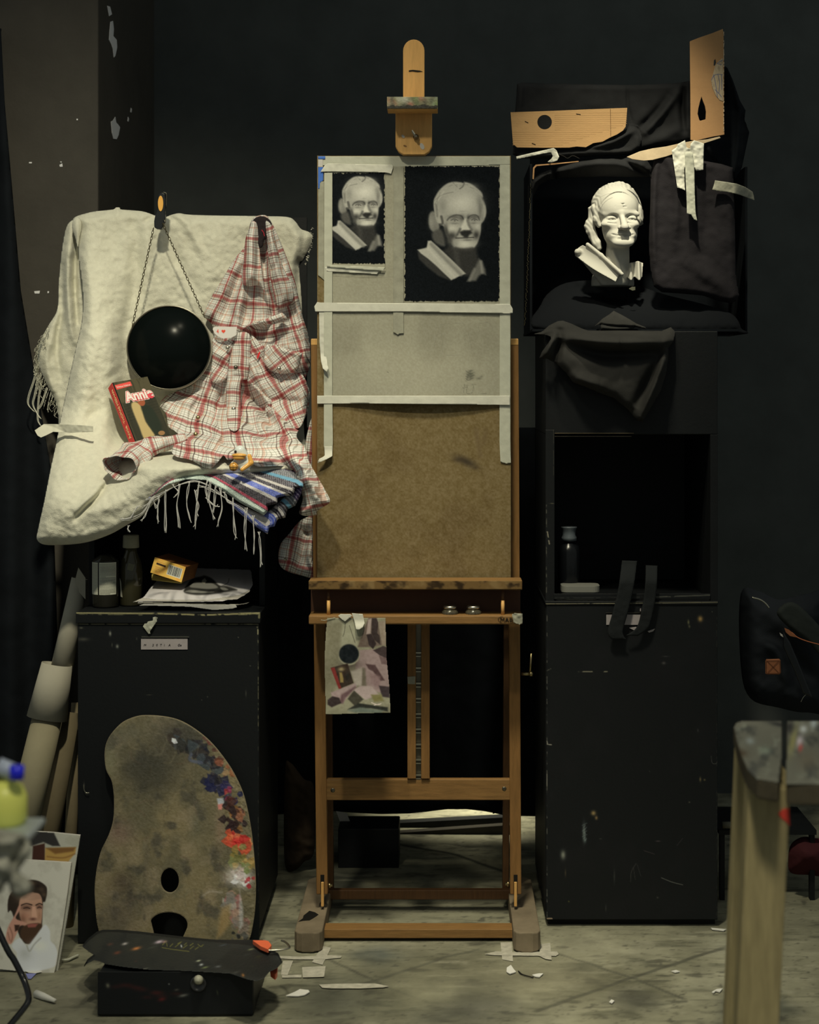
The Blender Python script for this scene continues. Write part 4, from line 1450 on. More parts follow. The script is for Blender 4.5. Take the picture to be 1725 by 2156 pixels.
for x, y, m_ in ((479.4, 732, 'metal'), (496.5, 773, 'metal_dark'), (492, 860.5, 'metal'), (587.4, 775.5, 'metal'), (417, 879, 'brass'), (412, 914, 'brass')):
    MB().lathe([(.0052, 0), (.0052, .0015), (.004, .003), (0, .0034)], P(x, y, float(shirtD(x, y)) - (.052 if x > 560 else .036)), 20, (.1, -1, .2)).build('snap_button', M[m_], SH, True)
MB().lathe([(.004, 0), (.004, .0015), (0, .003)], P(601, 1178, 4.145), 16, (.1, -1, .2)).build('snap_button', M['metal'], SH, True)
cloth('red_tab', [dict(poly=[(541, 753), (544, 744), (547, 739), (548, 744), (545, 751), (542, 757)], depth=lambda x, y: shirtD(x, y) - .032, curve=False, roll=0, step=1)], mat('red_tab', A(190, 40, 36), .6, .2), SH, solid=.0006)

# ------------------------------------------------------------------ playing card in the pocket
card = thing('playing_card', P(475, 700, 4.33), 'white playing card with a red four of hearts peeking out of the shirt pocket', 'playing card')
MB().prism([P(x, y, 4.330) for x, y in ((448, 693), (450, 689), (454, 687.5), (499, 688), (497, 706), (486, 711), (470, 712.5), (459, 708), (452, 702))], (0, .0005, 0)).build('card', mat('card_stock', A(190, 182, 156), .5, .3), card)
M['red'] = mat('red_print', A(200, 70, 44), .6, .2)
text('numeral', '4', P(456, 701.5, 4.3292), (1, 0, 0), (0, 0, 1), .0145, M['red'], card, stretch=.8)
hp = []
for k in range(28):
    t = k / 28 * 2 * math.pi
    hp.append(P(470.6 + 4.4 * math.sin(t) ** 3 * .95, 697.6 - (13 * math.cos(t) - 5 * math.cos(2 * t) - 2 * math.cos(3 * t) - math.cos(4 * t)) / 16 * 4.2, 4.3294))
MB().prism(hp, (0, .0003, 0)).build('heart', M['red'], card)

# ------------------------------------------------------------------ round mirror on its chain
mc = P(356.5, 732, 4.352)
MR = thing('hand_mirror', mc, 'round wall mirror, dark reflection in its glass colour, thin pale rim, hanging by a chain', 'mirror')
MB().lathe([(0, 0), (.104, 0), (.104, .004), (0, .004)], mc, 72, (0, -1, .0)).build('glass', mat('dark_reflection_glass', (.004, .006, .006), .22, .06), MR, True, angle=30)  # reflection of the dark room is put into the glass colour
rim = [(mc.x + .1075 * math.cos(t), mc.y - .002, mc.z + .1065 * math.sin(t)) for t in np.linspace(0, 2 * math.pi, 91)]
MB().tube(rim, .0022, 10, False).build('rim', mat('pale_rim', A(150, 142, 112), .35, .5, metal=.4), MR, True)
MB().lathe([(.1072, 0), (.1072, -.006), (.1045, -.006), (.1045, 0)], mc, 72, (0, 1, 0)).build('rim_band', M['metal_dark'], MR, True)


def chain(a, b, name, L=8.2):
    (x0, y0, d0), (x1, y1, d1) = a, b
    n = int(math.hypot(x1 - x0, y1 - y0) / (L * .78))
    mb = MB()
    A0, A1 = P(x0, y0, d0), P(x1, y1, d1)
    d = (A1 - A0).normalized()
    side = d.cross(Vector((0, 1, 0))).normalized()
    nn = d.cross(side)
    ll = (A1 - A0).length / n
    for k in range(n):
        c = A0 + d * ll * (k + .5) + nn * 0
        s2 = (side * .94 + nn * .34).normalized() if k % 2 else (side * .45 + nn * .9).normalized()
        ring = [c + d * math.cos(t) * ll * .64 + s2 * math.sin(t) * .0028 for t in np.linspace(0, 2 * math.pi, 13)]
        mb.tube(ring, .00078, 6, False)
    return mb.build(name, mat('aged_chain', (.10, .085, .05), .4, .5, metal=.8), MR, True)


chain((323.5, 480, 4.345), (278.5, 688, 4.345), 'chain')
chain((342.5, 470, 4.342), (431, 668, 4.345), 'chain')

# ------------------------------------------------------------------ spring clamp
CL = thing('spring_clamp', P(335, 480, 4.37), 'black spring clamp with an orange grip pad biting the blanket\'s top edge', 'clamp')
MB().prism([P(x, y, 4.35) for x, y in C((803, 66), (818, 60), (832, 68), (836, 100), (834, 130), (831, 160), (834, 195), (828, 225), (814, 246), (790, 244), (778, 236), (777, 205), (784, 170), (794, 140), (792, 110), (796, 80))], (0, .02, 0)).build('jaw', M['black'], CL, bevel=.002)
MB().prism([P(810 * .4174 + 5.6 * math.cos(t), 380 + 116 * .4174 + 16.5 * math.sin(t), 4.3475) for t in np.linspace(0, 2 * math.pi, 25)[:-1]], (0, .004, 0)).build('grip_pad', mat('orange_rubber', A(196, 142, 58), .5, .3), CL, bevel=.001)
MB().tube([P(x, y, 4.352) for x, y in smooth_path(C((822, 60), (838, 64), (840, 90), (838, 130)), 4)], .0012, 8).build('spring', M['metal_dark'], CL, True)
MB().tube([P(x, y, 4.346) for x, y in C((826, 196), (834, 210), (822, 222))], .002, 8).build('hinge_pin', M['metal_dark'], CL, True)

# ------------------------------------------------------------------ the book
def bz(x, y):
    return 220 + x * .08696, 780 + y * .08696


tl, tr_, bl = P(*bz(185, 300), 4.255), P(*bz(1040, 150), 4.305), P(*bz(775, 1820), 4.175)
xd, dn = (tr_ - tl), (bl - tl)
nb = xd.cross(dn).normalized()
if nb.y < 0:
    nb = -nb
tv = nb * .024 + Vector((-.004, 0, 0))
BK = thing('book', bl, 'paperback book with red spine leaning on the grey blanket under the mirror', 'book')
cv = Canvas(0, 0, 100, 178, (70, 64, 42), .55)
cv.mottle((52, 48, 32), 14, 0, .5, .8, 3, sx=2.4, sy=.5)
cv.poly([(5, 60), (100, 52), (100, 178), (5, 178)], (44, 43, 31), 4, .8)
for k in range(6):
    cv.line([(6, 70 + k * 8), (98, 62 + k * 8)], .7, (30, 30, 22), .7)
cv.poly([(4, 8), (49, 5), (50, 17), (5, 21)], (190, 70, 56), .8)
# plain patches of colour in place of the cover figures
cv.poly([(26, 75), (36, 62), (48, 68), (52, 84), (48, 120), (58, 160), (28, 166), (26, 130)], (158, 136, 84), 3, smooth=True)
cv.poly([(50, 84), (64, 74), (80, 90), (86, 140), (70, 158), (56, 150)], (38, 42, 30), 4, smooth=True)
cv.ell(57, 64, 10, 13, (140, 74, 44), .9, True)
cv.ell(78, 158, 9, 6, (150, 108, 62), .8, True)
cv.poly([(0, 0), (3.2, 0), (3.2, 178), (0, 178)], (26, 26, 20), .5)
cv.sheet('cover', M['painted'], BK, on_plane(tl - nb * .0004, tr_ - nb * .0004, bl - nb * .0004, 0, 0, 100, 178), solid=.0003)
MB().prism([tl, tr_, tr_ + dn, bl], tv).build('pages', mat('book_block', A(150, 140, 104), .8, .2), BK)
MB().prism([tl - tv.normalized() * 0, bl, bl + tv, tl + tv], xd.normalized() * -.0008).build('spine', mat('red_spine', A(172, 38, 32), .5, .35), BK)
ux, uy = xd.normalized(), (dn - xd.normalized() * dn.dot(xd.normalized())).normalized()
M['white_print'] = mat('white_print', A(196, 184, 156), .6, .2)
M['red_outline'] = mat('red_outline', A(186, 58, 60), .6, .2)


def cpt(u, v, off=.0008):
    return tl + xd * (u / 100) + dn * (v / 178) - nb * off


text('title_glow', 'Annie', cpt(20, 58, .0008), ux, -uy, .037, M['white_print'], BK, offset=.0046, stretch=.80, spacing=1.02)
text('title_outline', 'Annie', cpt(20, 58, .0013), ux, -uy, .037, M['red_outline'], BK, offset=.0030, stretch=.80, spacing=1.02)
text('title', 'Annie', cpt(20, 58, .0018), ux, -uy, .037, M['white_print'], BK, offset=.0014, stretch=.80, spacing=1.02)
text('series_line', 'Edition Edition', cpt(7, 17.5, .0012), (xd - dn * .015), -uy, .0078, M['white_print'], BK, stretch=.8)
sd = (tv - ux * tv.dot(ux)).normalized()
M['gold_print'] = mat('gold_print', A(206, 160, 104), .6, .2)
for s_, v, sz in (('THOMAS MEEHAN', 108, .0125), ('Annie', 152, .0165)):
    text('spine_title', s_, tl + dn * (v / 178) + tv * .25 - ux * .0014, -dn, tv, sz, M['gold_print'], BK, spacing=.95)

# ------------------------------------------------------------------ china duckling
FG = thing('figurine', P(506, 992, 3.965), 'small glazed china duckling with orange bill and ball on the rag rug', 'figurine')
M['glaze_w'] = mat('white_glaze', A(182, 182, 156), .18, .5)
M['glaze_o'] = mat('orange_glaze', A(186, 134, 56), .2, .5)


def fig(x, y, z):
    d = d_ell(x, y, z, (3, 0, -6), (20, 15, 17))
    d = smin(d, d_cap(x, y, z, (2, -2, 10), (-2, -4, 18), 13, 12.5), 5)
    d = smin(d, d_cap(x, y, z, (14, -6, -14), (4, -13, -20), 6, 5), 3)
    d = smin(d, d_cap(x, y, z, (-14, -6, -10), (-15, -10, -18), 8, 6), 3)
    return smax(d, -z - 24, 1)


fo = P(508, 968, 3.962)
net_object('body', fig, (-28, -24, -27), (30, 22, 34), 1.1, .0011, fo, M['glaze_w'], FG)
net_object('bill', lambda x, y, z: smin(d_ell(x, y, z, (-2, -17, 10), (16, 8, 4.2)), d_ell(x, y, z, (-3, -16, 4.5), (13, 8, 4.5)), 2), (-22, -28, -3), (18, -6, 18), .9, .0011, fo, M['glaze_o'], FG)
net_object('wing', lambda x, y, z: smin(d_cap(x, y, z, (18, -6, 8), (22, -9, -6), 4.5, 5.5), d_cap(x, y, z, (20, -10, -8), (4, -17, -20), 5, 4.2), 3), (-4, -26, -27), (30, 2, 16), .9, .0011, fo, M['glaze_o'], FG)
bl_ = net_object('ball', lambda x, y, z: d_ell(x, y, z, (-14, -16, -14), (9.5, 9.5, 9.5)), (-26, -28, -26), (-2, -4, -2), .9, .0011, fo, M['glaze_o'], FG)
bc = fo + Vector((-14, -16, -14)) * .0011
for ax_ in range(3):
    ring = []
    for t in np.linspace(0, 2 * math.pi, 30):
        v = [(math.cos(t), math.sin(t), 0), (0, math.cos(t), math.sin(t)), (math.cos(t) * .8, -.58, math.sin(t) * .8)][ax_]
        ring.append(bc + Vector(v) * .0106)
    MB().tube(ring, .0005, 5, False).build('seam', M['ink'], bl_)
MB().lathe([(0, -.001), (.0034, 0), (0, .002)], fo + Vector((-10.5, -14, 17.5)) * .0011, 14, (-.5, -1, .2)).build('eye', M['black'], FG, True)

# ------------------------------------------------------------------ rag rug with tassels
fe = smooth_path(C((770, 1600), (850, 1535), (940, 1508), (1040, 1512), (1120, 1560), (1210, 1625), (1345, 1725)), 5)
STR = [(0, (176, 184, 156)), (.20, (60, 56, 50)), (.23, (140, 34, 48)), (.30, (44, 38, 38)), (.50, (168, 160, 140)), (.58, (74, 86, 140)), (.72, (170, 162, 142)), (.77, (40, 36, 36)),
       (.86, (160, 152, 132)), (.92, (54, 50, 48)), (1.06, (92, 128, 132)), (1.14, (90, 90, 82)), (1.3, (62, 50, 70))]


def rugcol(off=0.0):
    def f(x, y, H):
        d, _, _, sd_, run = nearest(fe, x, y)
        v = d / (10 + 88 * run ** 1.1) + off
        c = np.zeros((len(x), 3))
        for t, col in STR:
            c = np.where((v >= t)[:, None], np.array(col, float)[None], c)
        rib = np.sin(run * 430)
        row = np.sin(v * 95)
        k = ((rib * row) > .25)
        dark = c.mean(1) < 110
        c = np.where((k & dark & (v > .18))[:, None], c * .45 + np.array((176, 170, 156.)) * .55, c)
        c = np.where((~dark & (v < .2) & (np.sin(v * 150) > .7))[:, None], c * .72, c)
        return c + 10 * vnoise(x, y, 5, 3, 2)[:, None]
    return f


RG = thing('rag_rug', P(500, 1000, 3.97), 'striped woven rag rug with white tassels hanging over the cabinet platform', 'rug')


def rugD(x, y):
    return 4.04 - .075 * sstep(985, 1030, y) - .03 * sstep(430, 600, x)


top_l = dict(poly=C((740, 1615), (790, 1560), (860, 1500), (960, 1472), (1100, 1468), (1260, 1462), (1380, 1448), (1490, 1466), (1500, 1500), (1530, 1520), (1530, 1545), (1490, 1550), (1480, 1590), (1440, 1590), (1400, 1600), (1400, 1630), (1350, 1640), (1352, 1670),
                     (1330, 1690), (1300, 1672), (1210, 1625), (1120, 1562), (1040, 1512), (940, 1508), (850, 1535), (790, 1582)), depth=rugD, step=1.15, roll=.010, curve=False, seed=2, wr=(.003, 30), colf=rugcol(), rollpx=6)
low_l = dict(poly=C((1180, 1620), (1330, 1690), (1400, 1630), (1440, 1590), (1530, 1530), (1520, 1580), (1490, 1640), (1450, 1660), (1440, 1700), (1400, 1710), (1385, 1745), (1360, 1750), (1350, 1784), (1290, 1745), (1200, 1672), (1150, 1620)),
             depth=lambda x, y: rugD(x, y) + .018, step=1.3, roll=.008, curve=False, seed=5, wr=(.003, 30), colf=rugcol(.50), rollpx=6)
RM = mat('woven_cotton', (1, 1, 1), .9, .1, cols=True, bump=.8, bscale=330)
cloth('rug_cloth', [top_l, low_l], RM, RG, solid=.004)
M['tassel'] = mat('cotton_tassel', A(176, 170, 146), .9, .1, var=.1, vscale=100)
TS = [(775, 1590, 745, 1660, 715, 1722), (800, 1590, 795, 1660, 800, 1732), (836, 1560, 834, 1660, 836, 1782), (905, 1530, 895, 1640, 906, 1758), (952, 1520, 942, 1630, 968, 1730), (985, 1560, 1000, 1640, 998, 1700), (1000, 1520, 992, 1660, 982, 1762),
      (1046, 1512, 1040, 1560, 1050, 1630), (1062, 1516, 1052, 1620, 1080, 1715), (1090, 1538, 1080, 1640, 1072, 1680), (1112, 1550, 1118, 1660, 1098, 1755), (1040, 1600, 1080, 1640, 1106, 1648), (1176, 1600, 1182, 1720, 1190, 1816), (1242, 1650, 1236, 1760, 1242, 1872),
      (1278, 1690, 1284, 1790, 1274, 1892), (1308, 1772, 1314, 1870, 1318, 1952), (700, 1640, 660, 1700, 612, 1712), (650, 1740, 648, 1760, 654, 1778), (870, 1530, 900, 1570, 880, 1600), (1130, 1570, 1150, 1620, 1176, 1640)]
for a, b, c, d, e, f in TS:
    mb = MB()
    for k in range(3):
        j = lambda s: random.uniform(-s, s)
        pts = [(a + j(7), b), (a * .6 + c * .4 + j(5), b * .6 + d * .4), (c + j(5), d), (c * .4 + e * .6 + j(6), d * .4 + f * .6), (e + j(7), f - abs(j(14)))]
        pp = smooth_path([(x * .4174, 380 + y * .4174) for x, y in pts], 5)
        mb.tube([P(x, y, 3.925 + .004 * k) for x, y in pp], .00085, 6)
    mb.build('tassel', M['tassel'], RG, True)
mb = MB()
for pts in ([(735, 1610), (800, 1590), (880, 1540), (980, 1520), (1060, 1535)], [(1000, 1540), (1060, 1560), (1130, 1600)], [(720, 1650), (760, 1625), (800, 1600), (790, 1650), (770, 1600)], [(1080, 1560), (1160, 1620), (1230, 1660), (1300, 1740)],
            [(610, 1712), (660, 1706), (720, 1670), (760, 1610)]):
    for k in range(3):
        pp = smooth_path([((x + random.uniform(-6, 6)) * .4174, 380 + (y + random.uniform(-8, 8)) * .4174) for x, y in pts], 6)
        mb.tube([P(x, y, 3.93) for x, y in pp], .0006, 5)
mb.build('loose_yarn', M['tassel'], RG, True)

# ================================================================== right cabinet
YR = 4.16
RX0, RX1 = P(1149, 0, YR).x, P(1512, 0, YR).x
RZ = P(0, 1270, YR).z
RC = thing('storage_cabinet', ((RX0 + RX1) / 2, 4.38, 0), 'tall black scratched cabinet with an open niche under the plaster bust', 'cabinet')
MB().box(RX0, RX1, YR + .004, 4.62, .022, RZ).build('carcass', M['black_wood'], RC, bevel=.002)
MB().box(RX0 + .008, RX1 - .004, YR + .02, 4.60, 0, .022).build('plinth', M['black_wood'], RC)
ZN = P(0, 915, YR).z
for a, b in ((RX0, P(1166, 0, YR).x), (P(1496, 0, YR).x, RX1)):
    MB().box(a, b, YR, 4.62, RZ, ZN).build('side_panel', M['black_wood'], RC, bevel=.001)
MB().box(RX0, RX1, 4.605, 4.62, RZ, ZN).build('back_panel', M['black_wood'], RC)
MB().box(RX0 - .002, RX1, YR - .002, 4.62, RZ, RZ + .006).build('niche_floor', M['black_wood'], RC, bevel=.001)
ZTOP = P(0, 697, YR).z
MB().box(RX0, RX1, YR + .002, 4.62, ZN, ZTOP).build('upper_box', M['black_wood'], RC, bevel=.002)
cv = Canvas(1151, 1273, 1511, 1936, (12, 14, 13), 1.2)
cv.mottle((18, 18, 17), 60, 0, .6, .5, 3)
for x, y, a, b, col in ((1475, 1303, 5, 6, (150, 118, 62)), (1450, 1310, 2, 5, (96, 92, 58)), (1452, 1319, 2, 3, (80, 76, 50)), (1398, 1396, 4, 3, (66, 62, 52)), (1402, 1382, 6, 1, (56, 54, 46)),
                        (1250, 1712, 5, 5, (140, 116, 68)), (1256, 1722, 3, 4, (120, 96, 56)), (1186, 1800, 5, 9, (120, 120, 96)), (1230, 1752, 3.2, 18, (92, 98, 84)), (1232, 1768, 3, 6, (84, 92, 80)),
                        (1475, 1641, 2, 5, (96, 84, 50)), (1484, 1642, 2, 2, (90, 78, 46)), (1452, 1689, 2, 1.4, (80, 76, 54)), (1385, 1890, 2, 2, (60, 58, 46)), (1198, 1898, 1.6, 1.6, (86, 84, 40)),
                        (1470, 1538, 2, 4, (44, 44, 38)), (1191, 1838, 1.5, 8, (60, 52, 34)), (1294, 1845, 1.6, 14, (46, 46, 38)), (1276, 1912, 1.4, 8, (44, 44, 36)), (1265, 1766, 3, 1, (56, 54, 44)),
                        (1386, 1771, 5, 1.2, (70, 60, 54)), (1500, 1288, 1, 1, (90, 90, 70)), (1368, 1624, 1, 1, (60, 60, 50))):
    cv.ell(x, y, a, b, col, .95)
for k in range(9):
    cv.line([(1226 + k % 3 * 3, 1738 + k * 4), (1236 - k % 2 * 3, 1733 + k * 4)], .8, (128, 136, 122), .6)
for pts, c_, w_ in (([(1393, 1848), (1415, 1857), (1438, 1863)], (92, 90, 74), 1.6), ([(1328, 1857), (1330, 1835), (1340, 1818)], (62, 58, 50), 1.1), ([(1338, 1852), (1334, 1826)], (54, 52, 44), .9),
                    ([(1350, 1845), (1342, 1820)], (54, 52, 44), .9), ([(1356, 1791), (1378, 1798)], (74, 62, 56), .9), ([(1426, 1780), (1438, 1765)], (60, 54, 50), .9),
                    ([(1498, 1592), (1500, 1606), (1508, 1608), (1512, 1600)], (84, 80, 66), 1.0)):
    cv.line(pts, w_, c_, .8)
wear(cv, [(1152, 1273), (1152, 1935)], (96, 92, 74), 1.6, .8, 4, .22)
wear(cv, [(1216, 1414), (1280, 1414)], (110, 104, 78), 1.8, .9, 5, .05)
wear(cv, [(1152, 1412), (1160, 1408)], (92, 88, 66), 1.4, .8, 5, -.1)
wear(cv, [(1152, 1560), (1153, 1567), (1161, 1568)], (120, 114, 92), 2.0, .9, 6, -.4)
wear(cv, [(1152, 1630), (1152, 1655)], (120, 114, 92), 1.8, .9, 6, -.4)
wear(cv, [(1153, 1934), (1162, 1934)], (140, 120, 88), 3, .9, 6, -.4)
wear(cv, [(1510, 1300), (1510, 1930)], (60, 58, 46), 1.3, .5, 14, .2)
dr = cv.sheet('door', M['paintwall'], RC, at_depth(lambda x, y: YR + 0 * x), solid=.004)
cv = Canvas(1149, 1266, 1512, 1273, (11, 13, 12), 1.0)
wear(cv, [(1150, 1271.5), (1290, 1270.5), (1515, 1268)], (112, 104, 74), 1.5, .9, 8, -.45)
cv.sheet('door_edge_wear', M['paintwall'], RC, at_depth(lambda x, y: YR - .0025))
cv = Canvas(1166, 1250, 1496, 1262, (11, 13, 12), 1.0)
wear(cv, [(1380, 1257), (1495, 1253)], (76, 74, 58), 2.6, .8, 8, -.3)
wear(cv, [(1170, 1259), (1380, 1257)], (48, 47, 38), 2, .6, 9, -.1)
cv.sheet('niche_floor_wear', M['paintwall'], RC, at_depth(lambda x, y: YR - .0028))
cv = Canvas(1149, 905, 1168, 1268, (11, 13, 12), 1.0)
wear(cv, [(1151, 1060), (1151, 1268)], (84, 80, 60), 1.6, .85, 5, .05)
wear(cv, [(1153, 1120), (1157, 1145)], (120, 112, 84), 2.4, .9, 7, -.2)
wear(cv, [(1166, 905), (1166, 1000)], (58, 54, 38), 1.2, .7, 9, -.1)  # painted highlight along the niche's upright edge
cv.ell(1163, 1060, 5, .8, (90, 84, 60), .9)
cv.sheet('side_edge_highlight', M['paintwall'], RC, at_depth(lambda x, y: YR - .0014))
MB().pbox(1168, 1335, 911.6, 912.8, YR - .003, .004).build('shelf_edge_highlight', mat('edge_highlight', A(86, 74, 48), .6, .3, var=.5, vscale=30), RC)  # thin pale strip stands in for the highlight on the edge
MB().pbox(1168, 1330, 918.4, 919.3, YR - .003, .004).build('shelf_edge_highlight', mat('lower_edge_highlight', A(56, 50, 36), .6, .3, var=.6, vscale=30), RC)  # second, dimmer painted highlight below it
lb = MB().pbox(1277, 1358, 1294, 1315.5, YR - .002, .0015).build('name_label', M['label'], RC)
text('handwriting', 'A', P(1284, 1311, YR - .0026), (1, 0, .3), (0, 0, 1), .007, M['ink'], lb, shear=.3)
MB().pbox(1276, 1350, 1290, 1291, YR - .004, .004).build('label_holder_rim', M['metal_dark'], lb)
MB().prism([P(x, y, YR - .003) for x, y in ((1325, 1322), (1340, 1320), (1352, 1327), (1340, 1329))], (0, .002, 0)).build('paper_scrap', M['label'], RC)
MB().prism([P(x, y, YR - .003) for x, y in ((1364, 1329), (1379, 1324), (1376, 1329), (1367, 1332))], (0, .002, 0)).build('paper_scrap', M['label'], RC)
MB().prism([P(x, y, YR - .003) for x, y in ((1348, 1287), (1348, 1282), (1350, 1281), (1350, 1287))], (0, .002, 0)).build('paper_scrap', M['label'], RC)

# things inside and in front of the niche
YN = 4.21
b0 = P(1198.5, 1257, YN + .04)
BT = thing('squeeze_bottle', (b0.x, b0.y, RZ + .006), 'dark plastic bottle standing in the black niche behind the metal tin', 'bottle')
z0 = RZ + .006
MB().lathe([(.026, 0), (.028, .004), (.028, .11), (.024, .125), (.014, .132), (.014, .136)], (b0.x, b0.y, z0), 32).build('bottle_body', mat('dark_bottle', A(12, 13, 12), .25, .3), BT, True)
zc = P(0, 1138, b0.y).z
MB().lathe([(.019, 0), (.019, .008), (.016, .014), (.0165, .026), (.0195, .032), (.020, .034), (0, .034)], (b0.x, b0.y, zc), 32).build('cap', mat('grey_cap', A(70, 74, 68), .4, .4), BT, True)
MB().lathe([(.013, z0 + .134 - zc), (.013, .0), (0, 0)], (b0.x, b0.y, zc), 24).build('neck', M['black'], BT, True)
tx, ty0, ty1 = 1222, YR + .01, YR + .07


def rr_box(cx, y0, y1, hw, r, z0, z1, mb, inset=0):
    pts = []
    for (ox, oy, a0) in ((cx + hw - r, y1 - r, 0), (cx - hw + r, y1 - r, 90), (cx - hw + r, y0 + r, 180), (cx + hw - r, y0 + r, 270)):
        for k in range(6):
            t = math.radians(a0 + k * 18)
            pts.append((ox + (r - inset) * math.cos(t), oy + (r - inset) * math.sin(t), z0))
    return mb.prism(pts, (0, 0, z1 - z0))


txc = P(1222, 0, YR + .03).x
TN = thing('metal_tin', (txc, YR + .04, RZ + .006), 'small rounded metal tin with its lid on, on the niche floor', 'tin')
zt = RZ + .007
rr_box(txc, YR + .008, YR + .070, .045, .016, zt, zt + .030, MB()).build('tin_base', mat('dull_tin', A(84, 82, 68), .4, .5), TN, bevel=.0015)
rr_box(txc, YR + .006, YR + .072, .047, .017, zt + .018, zt + .034, MB()).build('tin_lid', mat('bright_tin', A(104, 101, 82), .35, .6), TN, bevel=.0025)
for k, pts in enumerate(([(1326, 1180), (1318, 1240), (1306, 1290), (1296, 1330), (1304, 1346)], [(1372, 1190), (1370, 1240), (1362, 1290), (1352, 1322), (1330, 1338)])):
    c = smooth_path(pts, 5)
    L = [(x - (16 if k == 0 else 12), y) for x, y in c]
    R = [(x + (16 if k == 0 else 13), y + 1) for x, y in c]
    o = cloth('webbing_strap', [dict(poly=L + R[::-1], depth=lambda x, y: YR - .022 + .04 * sstep(1230, 1180, y), curve=False, roll=.002, step=2, wr=(.003, 30), rollpx=3)], M['strap'] if 'strap' in M else M.setdefault('strap', mat('webbing', A(28, 29, 25), .9, .1, bump=.4, bscale=500)), solid=.002)
    props(o, 'dark webbing strap hanging over the cabinet front, ' + ('nearer the tin' if k == 0 else 'farther from the tin'), 'strap', 'straps hanging from the niche')

# ================================================================== display box with cloths over the bust
def R3(*pts):
    return [(1050 + x * .3913, 40 + y * .3913) for x, y in pts]


YD = 4.40
ZD = ZTOP
DB = thing('display_box', (.47, 4.55, ZD), 'black lined cardboard shadow box around the plaster bust on the cabinet', 'box')
bx0, bx1 = P(1098, 0, 4.34).x, P(1560, 0, 4.5).x
MB().box(P(1118, 0, 4.62).x, bx1, 4.66, 4.67, ZD, P(0, 182, 4.66).z).build('back_panel', M['black_cloth'], DB)
MB().box(P(1116, 0, 4.34).x, P(1116, 0, 4.34).x + .006, 4.34, 4.66, ZD, P(0, 345, 4.34).z).build('side_panel', M['black_cloth'], DB)
MB().box(bx1 - .006, bx1, 4.40, 4.66, ZD, P(0, 345, 4.34).z).build('side_panel', M['black_cloth'], DB)
MB().box(RX0 - .03, RX1 + .06, 4.19, 4.66, ZD, ZD + .006).build('base_panel', M['black_cloth'], DB)
M['card_edge'] = mat('cardboard_edge', A(150, 112, 68), .85, .15, var=.3, vscale=60)
MB().prism([P(x, y, 4.30) for x, y in R3((183, 860), (186, 800), (200, 784), (300, 776), (430, 764), (432, 768), (300, 783), (206, 791), (194, 804), (190, 862))], (0, .004, 0)).build('torn_edge', M['card_edge'], DB)
mb = MB()
for k in range(110):
    t = k / 110
    x = 1050 + (176 - 34 * t + random.uniform(-4, 4)) * .3913
    y = 40 + (870 + 780 * t) * .3913
    mb.tube([P(x, y, 4.332), P(x + random.uniform(-1.2, 1.2), y + 2.2, 4.332)], .0005, 4)
o = mb.build('frayed_edge', mat('frayed_edge', A(86, 78, 48), .9, .1), DB)
o['kind'] = 'stuff'

M['deep_black_cloth'] = mat('deep_black_velvet', A(13, 14, 13), .95, .08)
D1 = lambda x, y: 4.40 + 0 * x
props(cloth('black_cloth', [dict(poly=R3((100, 350), (125, 342), (400, 350), (700, 355), (850, 350), (950, 345), (1000, 338), (1034, 330), (1040, 400), (1040, 650), (1010, 664), (930, 680), (850, 690), (780, 702), (700, 730), (560, 735), (430, 742), (200, 752), (100, 720), (78, 690), (90, 500)),
      depth=D1, step=3, roll=.012, curve=False, wr=(.006, 50), seed=4,
      folds=[(R3((120, 345), (118, 480)), 6, .012), (R3((695, 356), (698, 480), (720, 560)), 3, -.008), (R3((960, 400), (880, 500), (790, 610)), 9, .028), (R3((925, 420), (840, 520), (760, 590)), 9, -.022), (R3((1000, 350), (990, 480), (1000, 600)), 6, -.03),
             (R3((1000, 580), (880, 640), (800, 660)), 12, .012)])], M['charcoal_cloth'], solid=.002),
      'faded black cloth draped over the top of the shadow box behind the cardboard', 'cloth')
props(cloth('black_cloth', [dict(poly=R3((690, 590), (700, 560), (750, 572), (768, 600), (772, 650), (760, 690), (720, 722), (620, 735), (430, 742), (280, 752), (120, 750), (76, 730), (78, 692), (240, 694), (380, 690), (470, 688), (560, 660), (640, 620)),
      depth=lambda x, y: 4.365 + 0 * x, step=2.2, roll=.010, curve=False, wr=(.006, 30), seed=8, folds=[(R3((480, 690), (620, 660), (720, 600)), 7, .02), (R3((700, 575), (745, 590), (765, 640)), 5, -.015), (R3((120, 740), (400, 720), (700, 710)), 8, .01)])], M['charcoal_cloth'], solid=.002),
      'rolled dark cloth edge running under the wide cardboard piece with the round hole', 'cloth')
props(cloth('black_cloth', [dict(poly=R3((1215, 250), (1232, 262), (1262, 330), (1300, 440), (1330, 492), (1322, 540), (1350, 610), (1310, 800), (1275, 860), (1180, 800), (1110, 700), (1150, 640), (1214, 628)),
      depth=lambda x, y: 4.38 + 0 * x, step=3, roll=.015, curve=False, wr=(.004, 40), seed=3, folds=[(R3((1236, 270), (1270, 380), (1285, 460)), 6, .05), (R3((1225, 300), (1240, 480)), 6, -.03), (R3((1300, 480), (1285, 700), (1265, 820)), 4, .014), (R3((1330, 500), (1345, 600)), 5, .02)])], M['black_cloth'], solid=.002),
      'black cloth hanging in a point behind the tall cardboard strip', 'cloth')
